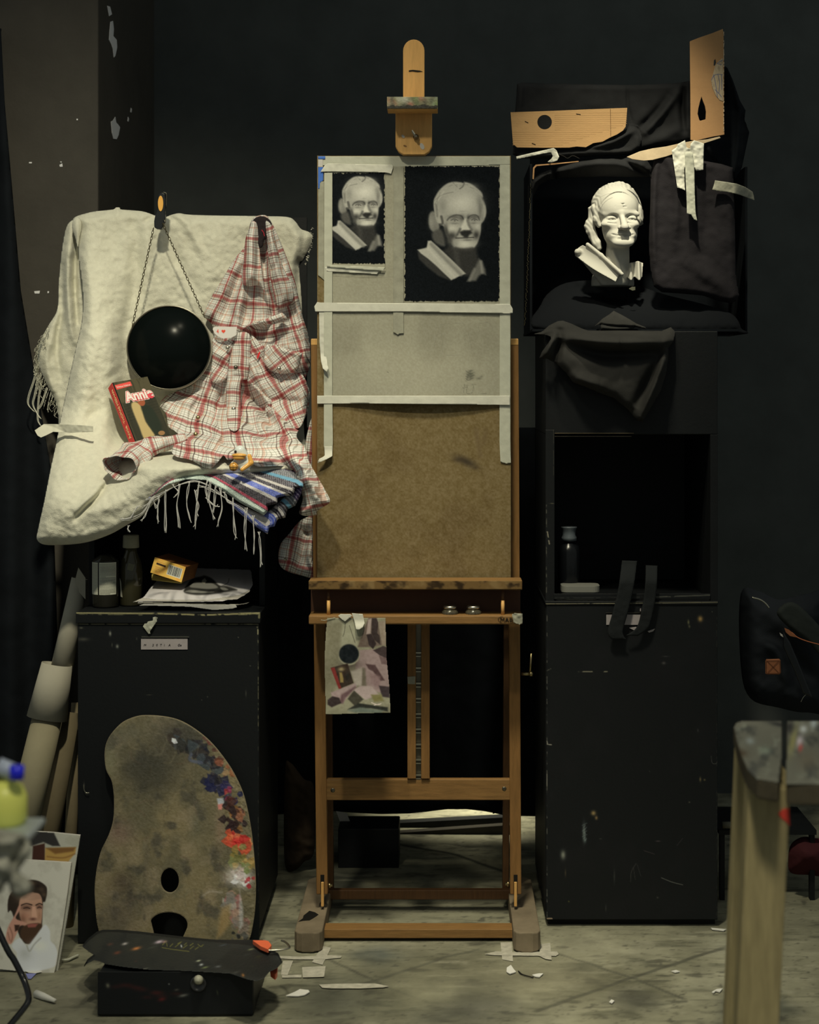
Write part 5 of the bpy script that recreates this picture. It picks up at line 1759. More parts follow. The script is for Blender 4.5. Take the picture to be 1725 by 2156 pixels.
props(cloth('black_cloth', [dict(poly=R3((156, 940), (158, 900), (180, 860), (215, 830), (250, 808), (300, 790), (430, 762), (540, 745), (640, 742), (740, 735), (800, 760), (826, 800), (824, 850), (780, 852), (700, 850), (560, 848), (430, 850), (340, 856), (300, 862), (260, 868), (215, 900), (185, 960), (170, 1000), (160, 1010)),
      depth=lambda x, y: 4.385 - .02 * sstep(1120, 1260, x), step=2.4, roll=.03, curve=False, wr=(.005, 40), seed=6, folds=[(R3((300, 810), (500, 770), (760, 775)), 12, .030), (R3((300, 790), (300, 860)), 5, -.03), (R3((640, 748), (720, 790), (815, 840)), 6, -.02), (R3((250, 820), (190, 880), (168, 960)), 7, .012)])], M['charcoal_cloth'], solid=.002),
      'black cloth arched over the opening above the bust', 'cloth')
props(cloth('black_cloth', [dict(poly=R3((862, 706), (880, 704), (940, 722), (1010, 745), (1100, 762), (1200, 780), (1262, 800), (1270, 1000), (1275, 1200), (1280, 1400), (1296, 1488), (1280, 1515), (1250, 1530), (1190, 1518), (1100, 1488), (990, 1478), (880, 1470), (836, 1440), (815, 1330), (808, 1200), (816, 1000), (820, 850), (838, 745)),
      depth=lambda x, y: 4.27 + 0 * x, step=3, roll=.014, curve=False, wr=(.006, 60), wr2=(.0015, 14), seed=12, folds=[(R3((900, 740), (960, 900), (950, 1200)), 9, .010), (R3((850, 760), (835, 1000), (840, 1300)), 6, .010), (R3((1110, 780), (1130, 1000), (1090, 1300)), 16, -.010), (R3((1000, 1300), (1150, 1400), (1260, 1480)), 14, .008)])], M['brownblack_cloth'], solid=.002),
      'large dark brownish cloth flap hanging beside the bust under the masking tape', 'cloth')


def R5(*pts):
    return [(1080 + x * .3739, 620 + y * .3739) for x, y in pts]


def Z7(*pts):
    return [(1130 + x * .1913, 660 + y * .1913) for x, y in pts]


props(cloth('black_cloth', [dict(poly=Z7((-30, 225), (60, 200), (140, 130), (230, 85), (290, 78), (380, 110), (500, 165), (560, 185), (700, 188), (900, 186), (1200, 188), (1380, 190), (1480, 150), (1530, 200), (1510, 300), (1455, 380), (1450, 500), (1430, 650), (1370, 850), (1270, 1020), (1170, 1190), (1110, 1180), (1000, 1050),
                                         (850, 930), (680, 870), (520, 800), (400, 760), (330, 660), (250, 580), (180, 530), (120, 500), (30, 495), (60, 420), (120, 340), (170, 260), (100, 235)),
      depth=lambda x, y: 4.155 - .05 * sstep(690, 720, y), step=2.4, roll=.02, curve=False, wr=(.004, 40), seed=13,
      folds=[(Z7((330, 230), (600, 300), (900, 330), (1400, 325)), 17, .040), (Z7((300, 330), (600, 420), (900, 450), (1400, 420)), 15, -.040), (Z7((940, 190), (930, 330), (940, 460)), 3, -.006), (Z7((60, 190), (250, 130), (420, 180)), 10, .014),
             (Z7((200, 230), (130, 380), (80, 480)), 8, .030), (Z7((260, 260), (230, 420), (210, 540)), 9, -.040), (Z7((430, 700), (560, 760), (700, 790)), 14, .022), (Z7((1430, 420), (1330, 700), (1160, 1140)), 8, .034), (Z7((1360, 480), (1250, 720), (1080, 1050)), 12, -.026)])], M['grey_cloth'], solid=.002),
      'dark cloth rolled over the cabinet top below the bust, sagging in folds', 'cloth')
props(cloth('black_cloth', [dict(poly=Z7((640, 140), (720, 60), (800, 10), (850, -30), (930, 10), (1020, 60), (1100, 110), (1200, 150), (1210, 175), (1090, 150), (1060, 165), (1000, 175), (880, 185), (800, 190), (705, 185), (705, 118)),
      depth=lambda x, y: 4.20 - .03 * sstep(655, 690, y), step=1.8, roll=.010, curve=False, seed=4, wr=(.003, 14), folds=[(Z7((710, 120), (850, 140), (1080, 150)), 2.2, -.012), (Z7((720, 160), (880, 172), (1050, 160)), 3, .006)])], M['grey_cloth'], solid=.002),
      'small folded peak of dark cloth between the bust and the rolled cloth', 'cloth')
props(cloth('black_cloth', [dict(poly=[(1150, 700), (1140, 640), (1180, 600), (1250, 590), (1330, 598), (1400, 620), (1480, 640), (1540, 660), (1560, 690), (1540, 705)], depth=lambda x, y: 4.46 - .24 * sstep(596, 690, y), step=3, roll=.01, wr=(.012, 30), seed=14)], M['deep_black_cloth'], solid=.002),
      'crumpled black cloth on which the plaster bust stands', 'cloth')
# small lit scrap under the bust
props(cloth('paper_scrap', [dict(poly=[(1324, 608), (1331, 604), (1338, 604), (1338, 611), (1332, 612)], depth=lambda x, y: 4.27 + 0 * x, curve=False, roll=0, step=1)], mat('grimy_scrap', A(76, 74, 54), .9, .1), solid=.0006),
      'tiny torn grey scrap lying on black cloth below the bust', 'scrap')

# ------------------------------------------------------------------ cardboard pieces
M['cardboard'] = mat('corrugated_cardboard', A(160, 124, 74), .85, .15, var=.10, vscale=9, bump=.3, bscale=60, stretch=(3, 1, 9))
M['cardboard_v'] = mat('tall_cardboard', A(160, 120, 72), .85, .15, var=.16, vscale=10, bump=.25, bscale=90)
cbp = R3((65, 502), (300, 494), (480, 486), (693, 478), (690, 520), (684, 580), (670, 600), (640, 620), (600, 638), (560, 660), (510, 668), (470, 690), (420, 686), (380, 692), (240, 693), (100, 691), (78, 672))
hole = [(1050 + (248 + 39 * math.cos(t)) * .3913, 40 + (555 + 39 * math.sin(t)) * .3913) for t in np.linspace(0, 2 * math.pi, 33)[:-1]]
CB = thing('cardboard_piece', P(1200, 300, 4.345), 'wide torn cardboard piece with a round hole, above the bust', 'cardboard')
MB().prism([P(x, y, 4.345) for x, y in cbp], (0, .004, 0), [[P(x, y, 4.345) for x, y in hole]]).build('panel', M['cardboard'], CB, bevel=.0008)
MB().tube([P(x, y, 4.3445) for x, y in R3((602, 484), (604, 630))], .0006, 5).build('score_line', M['wood_dark'], CB)
mb = MB()
for k in range(16):
    y = 40 + (505 + k * 11.5) * .3913
    x1 = 1050 + (690 if y < 262 else 690 - (y - 262) * 8) * .3913
    mb.tube([P(1050 + 76 * .3913 if not (238 < y < 274) else 1162 + 6, y, 4.3455), P(max(x1, 1180), y, 4.3455)], .0009, 5)
mb.build('corrugation', M['cardboard'], CB, True)
for a in ((R3((142, 550), (160, 558))), R3((418, 510), (442, 514)), R3((180, 668), (200, 676))):
    MB().tube([P(x, y, 4.344) for x, y in a], .0007, 5).build('staple', M['ink'], CB)
tall = R3((1030, 120), (1080, 100), (1150, 76), (1208, 53), (1212, 100), (1214, 300), (1212, 500), (1216, 622), (1150, 634), (1090, 648), (1060, 656), (1034, 650), (1033, 400))
tear = R3((1093, 418), (1100, 440), (1112, 470), (1117, 500), (1115, 540), (1085, 548), (1080, 540), (1072, 510), (1076, 480), (1086, 440))
slit = R3((1160, 222), (1168, 216), (1172, 235), (1166, 250), (1158, 252))
TC = thing('cardboard_piece', P(1488, 290, 4.30), 'tall upright cardboard strip with a teardrop cut-out standing at the top of the shadow box', 'cardboard')
MB().prism([P(x, y, 4.30) for x, y in tall], (0, .005, 0), [[P(x, y, 4.30) for x, y in tear], [P(x, y, 4.30) for x, y in slit]]).build('panel', M['cardboard_v'], TC, bevel=.0008)
cv = Canvas(1494, 116, 1526, 216, (158, 138, 100), .8)
cv.mottle((132, 114, 82), 12, 0, .5, .8, 3, sx=3)
for pts in ([(1145, 330), (1160, 305), (1180, 298), (1205, 300)], [(1180, 298), (1190, 340), (1186, 400)], [(1165, 245), (1190, 230), (1206, 222)], [(1165, 380), (1185, 400), (1200, 420)], [(1158, 300), (1170, 360), (1180, 430)], [(1200, 300), (1202, 380)], [(1178, 240), (1200, 246)]):
    cv.line(R3(*pts), 1.0, (52, 62, 90), .9)
mk = inside(R3((1165, 250), (1185, 225), (1208, 206), (1211, 300), (1210, 445), (1190, 438), (1170, 415), (1150, 370), (1143, 330), (1155, 290)), cv.px, cv.py)
cv.sheet('peeled_patch', M['painted'], TC, at_depth(lambda x, y: 4.299), mask=mk)
mb = MB()
for k in range(24):
    y = 40 + (60 + k * 23.5 + random.uniform(-8, 8)) * .3913
    h_ = random.uniform(3, 12)
    mb.prism([P(1523.6, y, 4.299), P(1524.6 + random.uniform(0, 1.4), y + 1, 4.299), P(1524.8 + random.uniform(-.5, 1), y + h_ - 1, 4.299), P(1523.4, y + h_, 4.299)], (0, .006, 0))
o = mb.build('torn_rim', mat('torn_cardboard_edge', A(176, 150, 108), .9, .1), TC)
o['kind'] = 'stuff'
props(MB().prism([P(x, y, 4.262) for x, y in R3((690, 742), (760, 712), (830, 696), (900, 686), (1000, 664), (1050, 655), (1120, 648), (1190, 632), (1196, 640), (1110, 668), (1040, 690), (960, 720), (900, 740), (830, 758), (780, 762), (720, 754))], (0, .004, 0)).build('cardboard_piece', mat('pale_cardboard', A(168, 146, 104), .85, .15, var=.2, vscale=30, bump=.3, bscale=80), bevel=.0006),
      'pale torn cardboard sliver sticking out beneath the dark cloth and masking tape', 'cardboard')

# ------------------------------------------------------------------ masking tape on the cloths
o = cloth('masking_tape', [dict(poly=R3((932, 708), (958, 690), (966, 672), (1004, 652), (1012, 690), (1030, 700), (1034, 672), (1052, 652), (1106, 670), (1104, 740), (1102, 812), (1062, 818), (1058, 800), (1000, 800), (1004, 922), (985, 914), (962, 908), (950, 830)),
          depth=lambda x, y: 4.246 + 0 * x, curve=False, roll=.001, step=1.6, wr=(.005, 16), wr2=(.0008, 6), seed=3, rollpx=2)], M['tape_w'], solid=.0005)
props(o, 'crumpled wad of masking tape strips on the dark cloth flap beside the tall cardboard', 'tape')
o = cloth('masking_tape', [dict(poly=R3((1002, 720), (1024, 716), (1046, 720), (1054, 800), (1056, 900), (1058, 980), (1062, 1050), (1070, 1086), (1052, 1078), (1036, 1052), (1014, 1048), (1012, 960), (1006, 850)),
          depth=lambda x, y: 4.236 + 0 * x, curve=False, roll=.001, step=1.6, wr=(.003, 16), seed=5, rollpx=2)], M['tape'], solid=.0005)
props(o, 'long masking tape strip hanging down the dark cloth flap with a pointed end', 'tape')
o = cloth('masking_tape', [dict(poly=R3((1165, 868), (1220, 876), (1282, 886), (1330, 905), (1368, 930), (1374, 950), (1378, 976), (1358, 968), (1300, 946), (1240, 932), (1180, 926), (1150, 918), (1158, 896)),
          depth=lambda x, y: 4.25 + .10 * sstep(1545, 1590, x), curve=False, roll=.001, step=1.6, wr=(.003, 16), seed=7, rollpx=2)], M['tape_old'], solid=.0005)
props(o, 'curved masking tape strip bridging from the cloth flap into the dark', 'tape')
o = cloth('masking_tape', [dict(poly=R3((95, 740), (180, 720), (262, 702), (296, 694), (312, 706), (327, 742), (316, 762), (285, 774), (262, 770), (284, 752), (292, 738), (282, 718), (240, 724), (160, 742), (98, 754)),
          depth=lambda x, y: 4.285 - .02 * sstep(1150, 1175, x), curve=False, roll=.001, step=1.4, wr=(.003, 10), seed=8, rollpx=2)], M['tape_w'], solid=.0005)
props(o, 'curled white masking tape end below the round hole cardboard', 'tape')
MBt = MB().tube([P(x, y, 4.28) for x, y in smooth_path(R3((318, 742), (326, 730), (350, 738), (372, 750), (400, 736), (436, 752)), 5)], .0011, 6)
props(MBt.build('black_string', M['ink'], smooth=True), 'black string tangled beside the curled white tape end', 'string')

# ================================================================== the bust
M['plaster'] = mat('plaster', A(152, 146, 120), .75, .25, var=.06, vscale=30, bump=.1, bscale=200)
BU = thing('plaster_bust', P(1280, 600, 4.35), 'white plaster bust of a smiling old man in a draped collar', 'bust')
k_ = .1587


def q(cx, cy, y):
    """point of the bust: picture-plane position in the photo crop, y depth in mm"""
    return ((cx - 940) * k_, y, (790 - cy) * k_)


def bust(x, y_, z):
    y = y_ - .20 * (z + 50)                                            # the head leans back
    d = d_ell(x, y, z, (-3, 34, 38), (60, 74, 59))                      # skull
    d = smin(d, d_ell(x, y, z, (1, 0, 30), (51, 46, 50)), 12)           # forehead
    d = smin(d, d_ell(x, y, z, (5, 4, -20), (46, 45, 44)), 12)          # face
    d = smin(d, d_ell(x, y, z, (7, 2, -46), (40, 41, 27)), 10)          # jaw
    d = smin(d, d_ell(x, y, z, (9, -24, -57), (28, 17, 15)), 8)         # chin
    d = smin(d, d_cap(x, y, z, (-34, -23, 14), (3, -38, 16), 7, 8.5), 5)   # brow
    d = smin(d, d_cap(x, y, z, (9, -38, 16), (47, -24, 14), 8.5, 7), 5)
    d = smin(d, d_ell(x, y, z, (-29, -23, -13), (17, 15, 11)), 10)      # cheeks
    d = smin(d, d_ell(x, y, z, (38, -22, -13), (14, 14, 11)), 10)
    # sockets and hollows
    d = smax(d, -d_ell(x, y, z, (-18, -51, 3), (18, 26, 11.5)), 2.5)
    d = smax(d, -d_ell(x, y, z, (32, -51, 3), (16, 26, 11.5)), 2.5)
    d = smax(d, -d_ell(x, y, z, (-37, -42, -38), (16, 16, 16)), 8)
    d = smax(d, -d_ell(x, y, z, (50, -40, -38), (13, 16, 16)), 8)
    # eyes
    for ex, w_ in ((-18, 1.0), (32, .93)):
        d = smin(d, d_ell(x, y, z, (ex, -26, 0), (12 * w_, 9.5, 7.5)), 1.2)
        lid = smax(d_ell(x, y, z, (ex, -26.5, 1.2), (14 * w_, 11, 9.2)), -(z - 1.8 + .030 * (x - ex) ** 2), .8)
        d = smin(d, lid, 1.0)
        low = smax(d_ell(x, y, z, (ex, -26, -1), (13.6 * w_, 10.6, 9)), (z + 5.4 - .016 * (x - ex) ** 2), .8)
        d = smin(d, low, 1.3)
        d = smax(d, -d_ell(x, y, z, (ex + 1.5, -36.5, -1.6), (3.6, 4.0, 3.4)), .6)
        d = smax(d, -d_cap(x, y, z, (ex - 11, -36, -11), (ex + 9, -39, -12.5), 1.4), 3)
    # nose
    d = smin(d, d_cap(x, y, z, (6, -38, 12), (11, -61, -21), 5.5, 9.0), 5)
    d = smin(d, d_ell(x, y, z, (11, -61, -24), (10.5, 10, 7.5)), 4)
    d = smin(d, d_ell(x, y, z, (0, -50, -24), (7, 8, 6)), 3)
    d = smin(d, d_ell(x, y, z, (22, -50, -24), (6.5, 8, 6)), 3)
    # smile furrows
    d = smax(d, -d_cap(x, y, z, (-6, -48, -20), (-18, -43, -44), 2.4, 3.6), 4)
    d = smax(d, -d_cap(x, y, z, (27, -48, -20), (35, -42, -44), 2.4, 3.2), 4)
    # mouth
    d = smin(d, d_ell(x, y, z, (9, -29, -41), (29, 15, 12)), 8)
    d = smin(d, d_ell(x, y, z, (9, -37, -62), (26, 14, 12.5)), 7)
    d = smax(d, -d_cap(x, y, z, (-21, -36, -40), (-8, -43.5, -44), 2.4, 2.0), 1.6)
    d = smax(d, -d_cap(x, y, z, (-8, -43.5, -44), (26, -43.5, -44), 2.0), 1.4)
    d = smax(d, -d_cap(x, y, z, (26, -43.5, -44), (39, -35, -40), 2.0, 2.4), 1.6)
    d = smin(d, d_cap(x, y, z, (-2, -39.5, -48), (20, -39.5, -48), 3.2), 3)
    d = smax(d, -d_cap(x, y, z, (-4, -45, -53.5), (22, -45, -53.5), 2.6), 4)
    d = smax(d, -d_cap(x, y, z, (-4, -43, 38), (12, -44, 38), 1.3), 2.5)
    d = smax(d, -d_cap(x, y, z, (-10, -43.5, 31), (18, -44, 31), .9), 2.5)
    # ears and hair
    d = smin(d, d_ell(x, y, z, (-50, 8, -6), (7, 10, 14)), 4)
    hair = [((-60, 6, 34), (-55, 2, 8), 9, 7), ((-66, 20, 30), (-63, 18, -2), 9, 8), ((-55, -6, 30), (-57, -2, 0), 5, 5), ((-57, 0, 2), (-48, 0, -14), 7, 4), ((-63, 28, 10), (-72, 28, -14), 11, 11),
            ((-72, 28, -14), (-64, 22, -30), 11, 9), ((-68, 24, -8), (-70, 24, -26), 13, 11), ((-62, 26, -40), (-55, 24, -58), 12, 11), ((-52, 20, -58), (-48, 22, -70), 9, 8), ((55, 6, 34), (58, 8, 4), 9, 8), ((60, 14, 24), (60, 16, -6), 8, 7),
            ((57, 0, 30), (55, 0, 4), 5, 4), ((56, 8, -2), (52, 10, -14), 7, 4), ((52, 30, 58), (58, 24, 40), 9, 8), ((-18, 10, 92), (8, 6, 95), 7, 8), ((16, 8, 93), (30, 14, 88), 8, 8), ((38, 20, 80), (50, 26, 66), 8, 6),
            ((2, -2, 90), (4, 20, 97), 6, 7), ((-40, 14, 80), (-56, 20, 56), 7, 8)]
    for a, b, r0, r1 in hair:
        d = smin(d, d_cap(x, y, z, a, b, r0, r1), 6)
    shell = d_ell(x, y, z, (-2, 36, 38), (63, 85, 63.5))
    line = 72 - .0125 * (x - 2) ** 2 - .25 * (y + 40)
    d = smin(d, smax(shell, line - z, 2.0), 1.2)
    # fine locks
    loc = np.exp(-((d) / 4.0) ** 2)
    side = sstep(40, 56, np.abs(x - 1)) * sstep(-75, -55, z) * sstep(80, 60, z) + sstep(74, 90, z)
    d = d - .7 * np.sin(x * .62 + z * .30 + 1.8 * np.sin(z * .11 + y * .1)) * np.clip(side, 0, 1) * loc * sstep(-75, -50, z)
    # band over the hair
    d = smax(d, -(np.abs(z - 62 + .0065 * (x + 2) ** 2 + (y - 0) * .35) - .7) * 1 - 99 * (d < -3), .1) if False else d
    for a, b in (((8, -8, 100), (8, -8, 88)), ((30, -10, 92), (30, -2, 84)), ((54, 4, 68), (54, 8, 60))):
        d = smax(d, -d_cap(x, y, z, a, b, 2.0), 1)
    y = y_
    # neck
    d = smin(d, d_cap(x, y, z, (2, 22, -60), (-2, 26, -150), 29, 34), 8)
    d = smin(d, d_cap(x, y, z, (-12, -2, -80), (4, -14, -140), 5, 6), 5)
    # body block
    body_ = d_ell(x, y, z, (-8, 62, -160), (56, 40, 56))
    d = smin(d, body_, 8)
    # left lapel: a thick slab running down to the centre
    ax, az = -101.0, -84.0
    bx_, bz_ = -8.0, -152.0
    L = math.hypot(bx_ - ax, bz_ - az)
    ux_, uz_ = (bx_ - ax) / L, (bz_ - az) / L
    s_ = (x - ax) * ux_ + (z - az) * uz_
    t_ = -(x - ax) * uz_ + (z - az) * ux_
    yc = 14 - 42 * np.clip(s_ / L, 0, 1.05) + 10 * np.cos((t_ - 8) / 16.0)
    hw = 17 + 3 * np.sin(s_ / 30)
    slab = np.maximum(np.maximum(np.abs(t_ - 6) - hw, np.abs(y - yc) - 7), np.maximum(-s_ - 8 + .02 * (t_ - 6) ** 2, s_ - L - 2 + .25 * (t_ - 6) * .6))
    d = smin(d, slab, 4)
    d = smin(d, d_cap(x, y, z, (-104, 10, -82), (-96, 20, -84), 8, 8), 5)
    d = smin(d, d_cap(x, y, z, (-78, 8, -63), (-44, -4, -92), 5, 5), 5)
    d = smin(d, d_cap(x, y, z, (-44, -4, -92), (6, -37, -142), 5, 4.5), 5)
    d = smax(d, -d_cap(x, y, z, (-70, -8, -76), (-4, -46, -140), 2.6, 3.2), 4)
    # lower left of the body
    d = smin(d, d_cap(x, y, z, (-80, 36, -100), (-34, 22, -160), 11, 10), 6)
    # right lapel
    yw = -2 + 9 * np.cos((x - 42) * .30) + .35 * (z + 150)
    wav = np.maximum(np.maximum(np.abs(x - 44 - .10 * (z + 130)) - 20, np.abs(y - yw) - 5), np.maximum(z + 106 + .25 * np.abs(x - 50), -z - 152 + 5 * np.cos((x - 42) * .30)))
    d = smin(d, wav * .7, 4)
    return smax(d, -z - 168, 2)


bo = P(1180 + 940 * .1299, 360 + 790 * .1299, 4.31)
bob = net_object('bust_body', bust, (-124, -78, -172), (86, 116, 112), 1.5, 4.31 * .1299 / 3600 / .1587, bo, M['plaster'], BU)
MB().tube([P(1180 + x * .1299, 360 + y * .1299, 4.285) for x, y in smooth_path([(640, 430), (700, 400), (780, 370), (850, 360)], 4)], .0004, 4).build('hair_crease', M['tape_old'], BU)

# ================================================================== things on the left cabinet's shelf
ZS = ZT + .0005


def cyl_label(name, cx, cy, r, z0, z1, a0, a1, canvas_fn, parent, n=70, m=110):
    """wrap-around label: angles in degrees, -90 faces the lens"""
    cv = Canvas(0, 0, n, m, (150, 146, 116), 1.0, k=.9)
    canvas_fn(cv)

    def place(px, py):
        t = np.radians(a0 + (a1 - a0) * px / n)
        return np.stack([cx + r * np.cos(t), cy + r * np.sin(t), z1 + (z0 - z1) * py / m], 1)
    return cv.sheet(name, M['painted'], parent, place, solid=.0003)


c = P(222.5, 1272, 4.135)
LB = thing('bottle', (c.x, c.y, ZS), 'dark round bottle with a densely printed white label on the left cabinet', 'bottle')
rj = 27.5 * 4.135 / FP
zj1 = P(0, 1178, 4.135).z
MB().lathe([(rj * .92, ZS), (rj, ZS + .004), (rj, zj1 - .004), (rj * .93, zj1), (rj * .5, zj1 + .010), (rj * .42, zj1 + .012), (0, zj1 + .012)], (c.x, c.y, 0), 40).build('bottle_body', mat('dark_glass', A(34, 32, 22), .12, .6), LB, True)


def lab1(cv):
    cv.k = .62
    for k in range(27):
        y = 5 + k * 3.9
        if k in (11,):
            cv.line([(4, y), (26, y)], 1.4, (40, 40, 30), .85, .4)
            continue
        x = 3
        while x < (67 if k != 26 else 36):
            L = 3 + random.random() * 6
            cv.line([(x, y), (min(x + L, 67), y)], 1.5, (40, 40, 30), .85, .4)
            x += L + 1.6


cyl_label('label', c.x, c.y, rj + .0006, P(0, 1253, 4.135 - rj).z, P(0, 1185, 4.135 - rj).z, -107, -28, lab1, LB)


def lab2(cv):
    cv.k = .8
    for k in range(24):
        cv.line([(10, 6 + k * 4), (40 + random.random() * 24, 6 + k * 4)], 1.2, (70, 70, 48), .8, .4)


cyl_label('side_label', c.x, c.y, rj + .0006, P(0, 1253, 4.135 - rj).z, P(0, 1185, 4.135 - rj).z, -162, -114, lab2, LB, 40, 110)
c = P(276, 1274, 4.16)
r2 = 24 * 4.16 / FP
GB = thing('bottle', (c.x, c.y, ZS), 'slim brown glass bottle with a chunky pale cap, next to the labelled round bottle', 'bottle')
za, zb, zc_, zd = P(0, 1195, 4.16).z, P(0, 1162, 4.16).z, P(0, 1153, 4.16).z, P(0, 1126, 4.16).z
MB().lathe([(r2 * .9, ZS), (r2, ZS + .004), (r2, za), (r2 * .9, za + .014), (r2 * .55, zb), (r2 * .5, zc_)], (c.x, c.y, 0), 36).build('bottle_body', mat('brown_glass', A(52, 48, 28), .1, .6), GB, True)
MB().lathe([(r2 * .70, zc_), (r2 * .72, zc_ + .002), (r2 * .68, zd - .002), (r2 * .62, zd), (0, zd)], (c.x, c.y, 0), 36).build('cap', mat('pale_cap', A(132, 126, 92), .5, .3, var=.2, vscale=60), GB, True)
MB().prism([P(x, y, 4.16 - r2 - .0006) for x, y in ((271, 1185), (284, 1189), (279, 1203), (267, 1199))], (0, .001, 0)).build('price_sticker', mat('sticker', A(92, 90, 64), .8, .2), GB)
MB().prism([P(x, y, 4.16 - r2 * .8) for x, y in ((252, 1216), (255, 1225), (258, 1258), (254, 1256))], (0, .001, 0)).build('label_edge', M['tape_old'], GB)


def L5(x, y):
    return 290 + x * .15652, 1140 + y * .15652


# soap box: orange end with barcode
oa, ob, oc = P(*L5(232, 212), 4.13), P(*L5(648, 345), 4.13), P(*L5(172, 420), 4.115)
od = ob - oa
on = od.cross(oc - oa).normalized()
on = on if on.y > 0 else -on
SB = thing('soap_box', oc, 'orange carton end with a black and white barcode, lying on a yellow box', 'box')
MB().prism([oa, ob, ob + (oc - oa), oc], (on + Vector((.25, 0, .35))).normalized() * .11).build('carton', mat('dim_carton', A(112, 70, 30), .6, .3, var=.3, vscale=40), SB, bevel=.0008)
cv = Canvas(0, 0, 100, 50, (186, 126, 52), .5, k=.62)
cv.mottle((160, 104, 44), 12, 0, .5, .5, 3)
cv.poly([(10, 14), (40, 15), (40, 21), (10, 20)], (44, 32, 20), .4)
cv.line([(10, 10), (34, 11)], 1.2, (110, 66, 30), .8)
for k in range(4):
    cv.line([(10 + k, 28 + k * 5), (16 + random.random() * 18, 28 + k * 5)], 1.3, (110, 66, 30), .8)
cv.poly([(48, 8), (93, 9), (93, 41), (48, 40)], (150, 146, 120), .5)
x = 50
while x < 90:
    wd = random.choice([.8, 1.2, 2.0])
    cv.poly([(x, 10), (x + wd, 10), (x + wd, 38), (x, 38)], (24, 28, 26), .25)
    x += wd + random.choice([.9, 1.4])
cv.sheet('printed_end', M['painted'], SB, on_plane(oa - on * .0012, ob - on * .0012, oc - on * .0012, 0, 0, 100, 50), solid=.0004)
ya, yb, yc_ = P(*L5(188, 440), 4.14), P(*L5(590, 570), 4.14), P(*L5(188, 520), 4.13)
YBX = thing('carton', yc_, 'small yellow carton under the orange barcode box', 'box')
MB().prism([ya + Vector((0, 0, .0)), yb + Vector((0, 0, .004)), yb, yc_], (0, .09, 0)).build('carton_body', mat('yellow_carton', A(128, 112, 46), .6, .3), YBX, bevel=.0006)

# the papers


def papD(x, y, f=4.055, b=4.42):
    return f + (b - f) * sstep(1268, 1180, y)


for k, (pl_, dz, col, lab) in enumerate((
        ([(288, 1270), (304, 1267), (365, 1267), (420, 1268), (470, 1266), (515, 1254), (524, 1245), (530, 1236), (533, 1231), (530, 1205), (527, 1199), (430, 1196), (395, 1196), (330, 1222), (316, 1238), (306, 1252)], 0, (176, 168, 148), 'top drawing paper with a charcoal reclining shape, on the paper stack'),
        ([(276, 1269), (300, 1266), (400, 1268), (500, 1262), (526, 1246), (528, 1240), (505, 1252), (440, 1262), (330, 1262), (300, 1258)], .004, (150, 142, 118), 'curled sheet of paper, second in the stack on the left cabinet'),
        ([(283, 1272), (300, 1267), (380, 1270), (480, 1272), (510, 1271), (527, 1267), (520, 1272), (490, 1276), (380, 1274), (300, 1271)], .008, (120, 114, 92), 'stained sheet of paper, third in the stack on the left cabinet'),
        ([(290, 1276), (330, 1276), (400, 1278), (450, 1285), (490, 1282), (500, 1279), (496, 1272), (470, 1274), (400, 1272), (300, 1272)], .012, (160, 154, 130), 'lowest white sheet of the paper stack, sticking out at the front'))):
    x0_, y0_ = min(p[0] for p in pl_), min(p[1] for p in pl_)
    x1_, y1_ = max(p[0] for p in pl_), max(p[1] for p in pl_)
    cv = Canvas(x0_, y0_, x1_, y1_, col, .8)
    cv.mottle(tuple(v * .85 for v in col), 40, 0, .6, .6, 4 + k)
    if k == 0:
        cv.T = L5
        cv.poly([(620, 660), (680, 560), (740, 500), (860, 470), (900, 460), (1000, 500), (1100, 590), (1200, 600), (1340, 650), (1240, 670), (1000, 710), (800, 720), (660, 700)], (44, 42, 34), 2.5, smooth=True)
        cv.poly([(700, 610), (780, 540), (900, 560), (1000, 560), (1080, 620), (960, 640), (820, 630)], (112, 108, 90), 2, smooth=True)
        cv.poly([(640, 680), (720, 650), (900, 670), (1030, 680), (860, 694)], (120, 116, 96), 1.5, smooth=True)
        cv.poly([(1110, 620), (1170, 620), (1220, 650), (1150, 660)], (112, 108, 90), 1.5, smooth=True)
        cv.line([(1130, 600), (1210, 560), (1230, 500)], 1.4, (60, 58, 46), .7)
        cv.poly([(865, 520), (905, 490), (930, 530), (900, 570), (860, 555)], (150, 142, 112), 1)
    mk = inside(pl_, cv.px, cv.py)
    o = cv.sheet('paper_sheet', M['painted'], None, at_depth(lambda x, y, dz=dz: papD(x, y) - dz * .15 + .0), mask=mk)
    props(o, lab, 'paper', 'papers stacked on the left cabinet')

# ================================================================== palette leaning on the cabinet


def Z2(*pts):
    return [(x * .3594, 1480 + y * .3594) for x, y in pts]


outl = smooth_path(Z2((800, 79), (870, 73), (960, 80), (1050, 102), (1140, 152), (1230, 225), (1310, 320), (1375, 420), (1430, 545), (1465, 700), (1485, 850), (1497, 1000), (1498, 1150), (1485, 1280), (1455, 1400), (1380, 1490), (1200, 1530), (1000, 1540),
                      (800, 1520), (640, 1450), (578, 1330), (556, 1150), (560, 1020), (588, 880), (638, 770), (664, 680), (668, 560), (655, 460), (622, 390), (613, 300), (625, 230), (660, 170), (720, 112)), 5, True)
h1 = [(995 * .3594 + 54 * .3594 * math.cos(t), 1480 + 1040 * .3594 + 73 * .3594 * math.sin(t)) for t in np.linspace(0, 2 * math.pi, 40)[:-1]]
h2 = smooth_path(Z2((886, 1270), (925, 1238), (990, 1226), (1055, 1240), (1092, 1272), (1098, 1310), (1082, 1350), (1062, 1400), (1050, 1480), (990, 1490), (925, 1480), (910, 1400), (898, 1340), (888, 1300)), 4, True)


def palD(x, y):
    return 3.925 + (4.018 - 3.925) * (2015 - y) / (2015 - 1508)


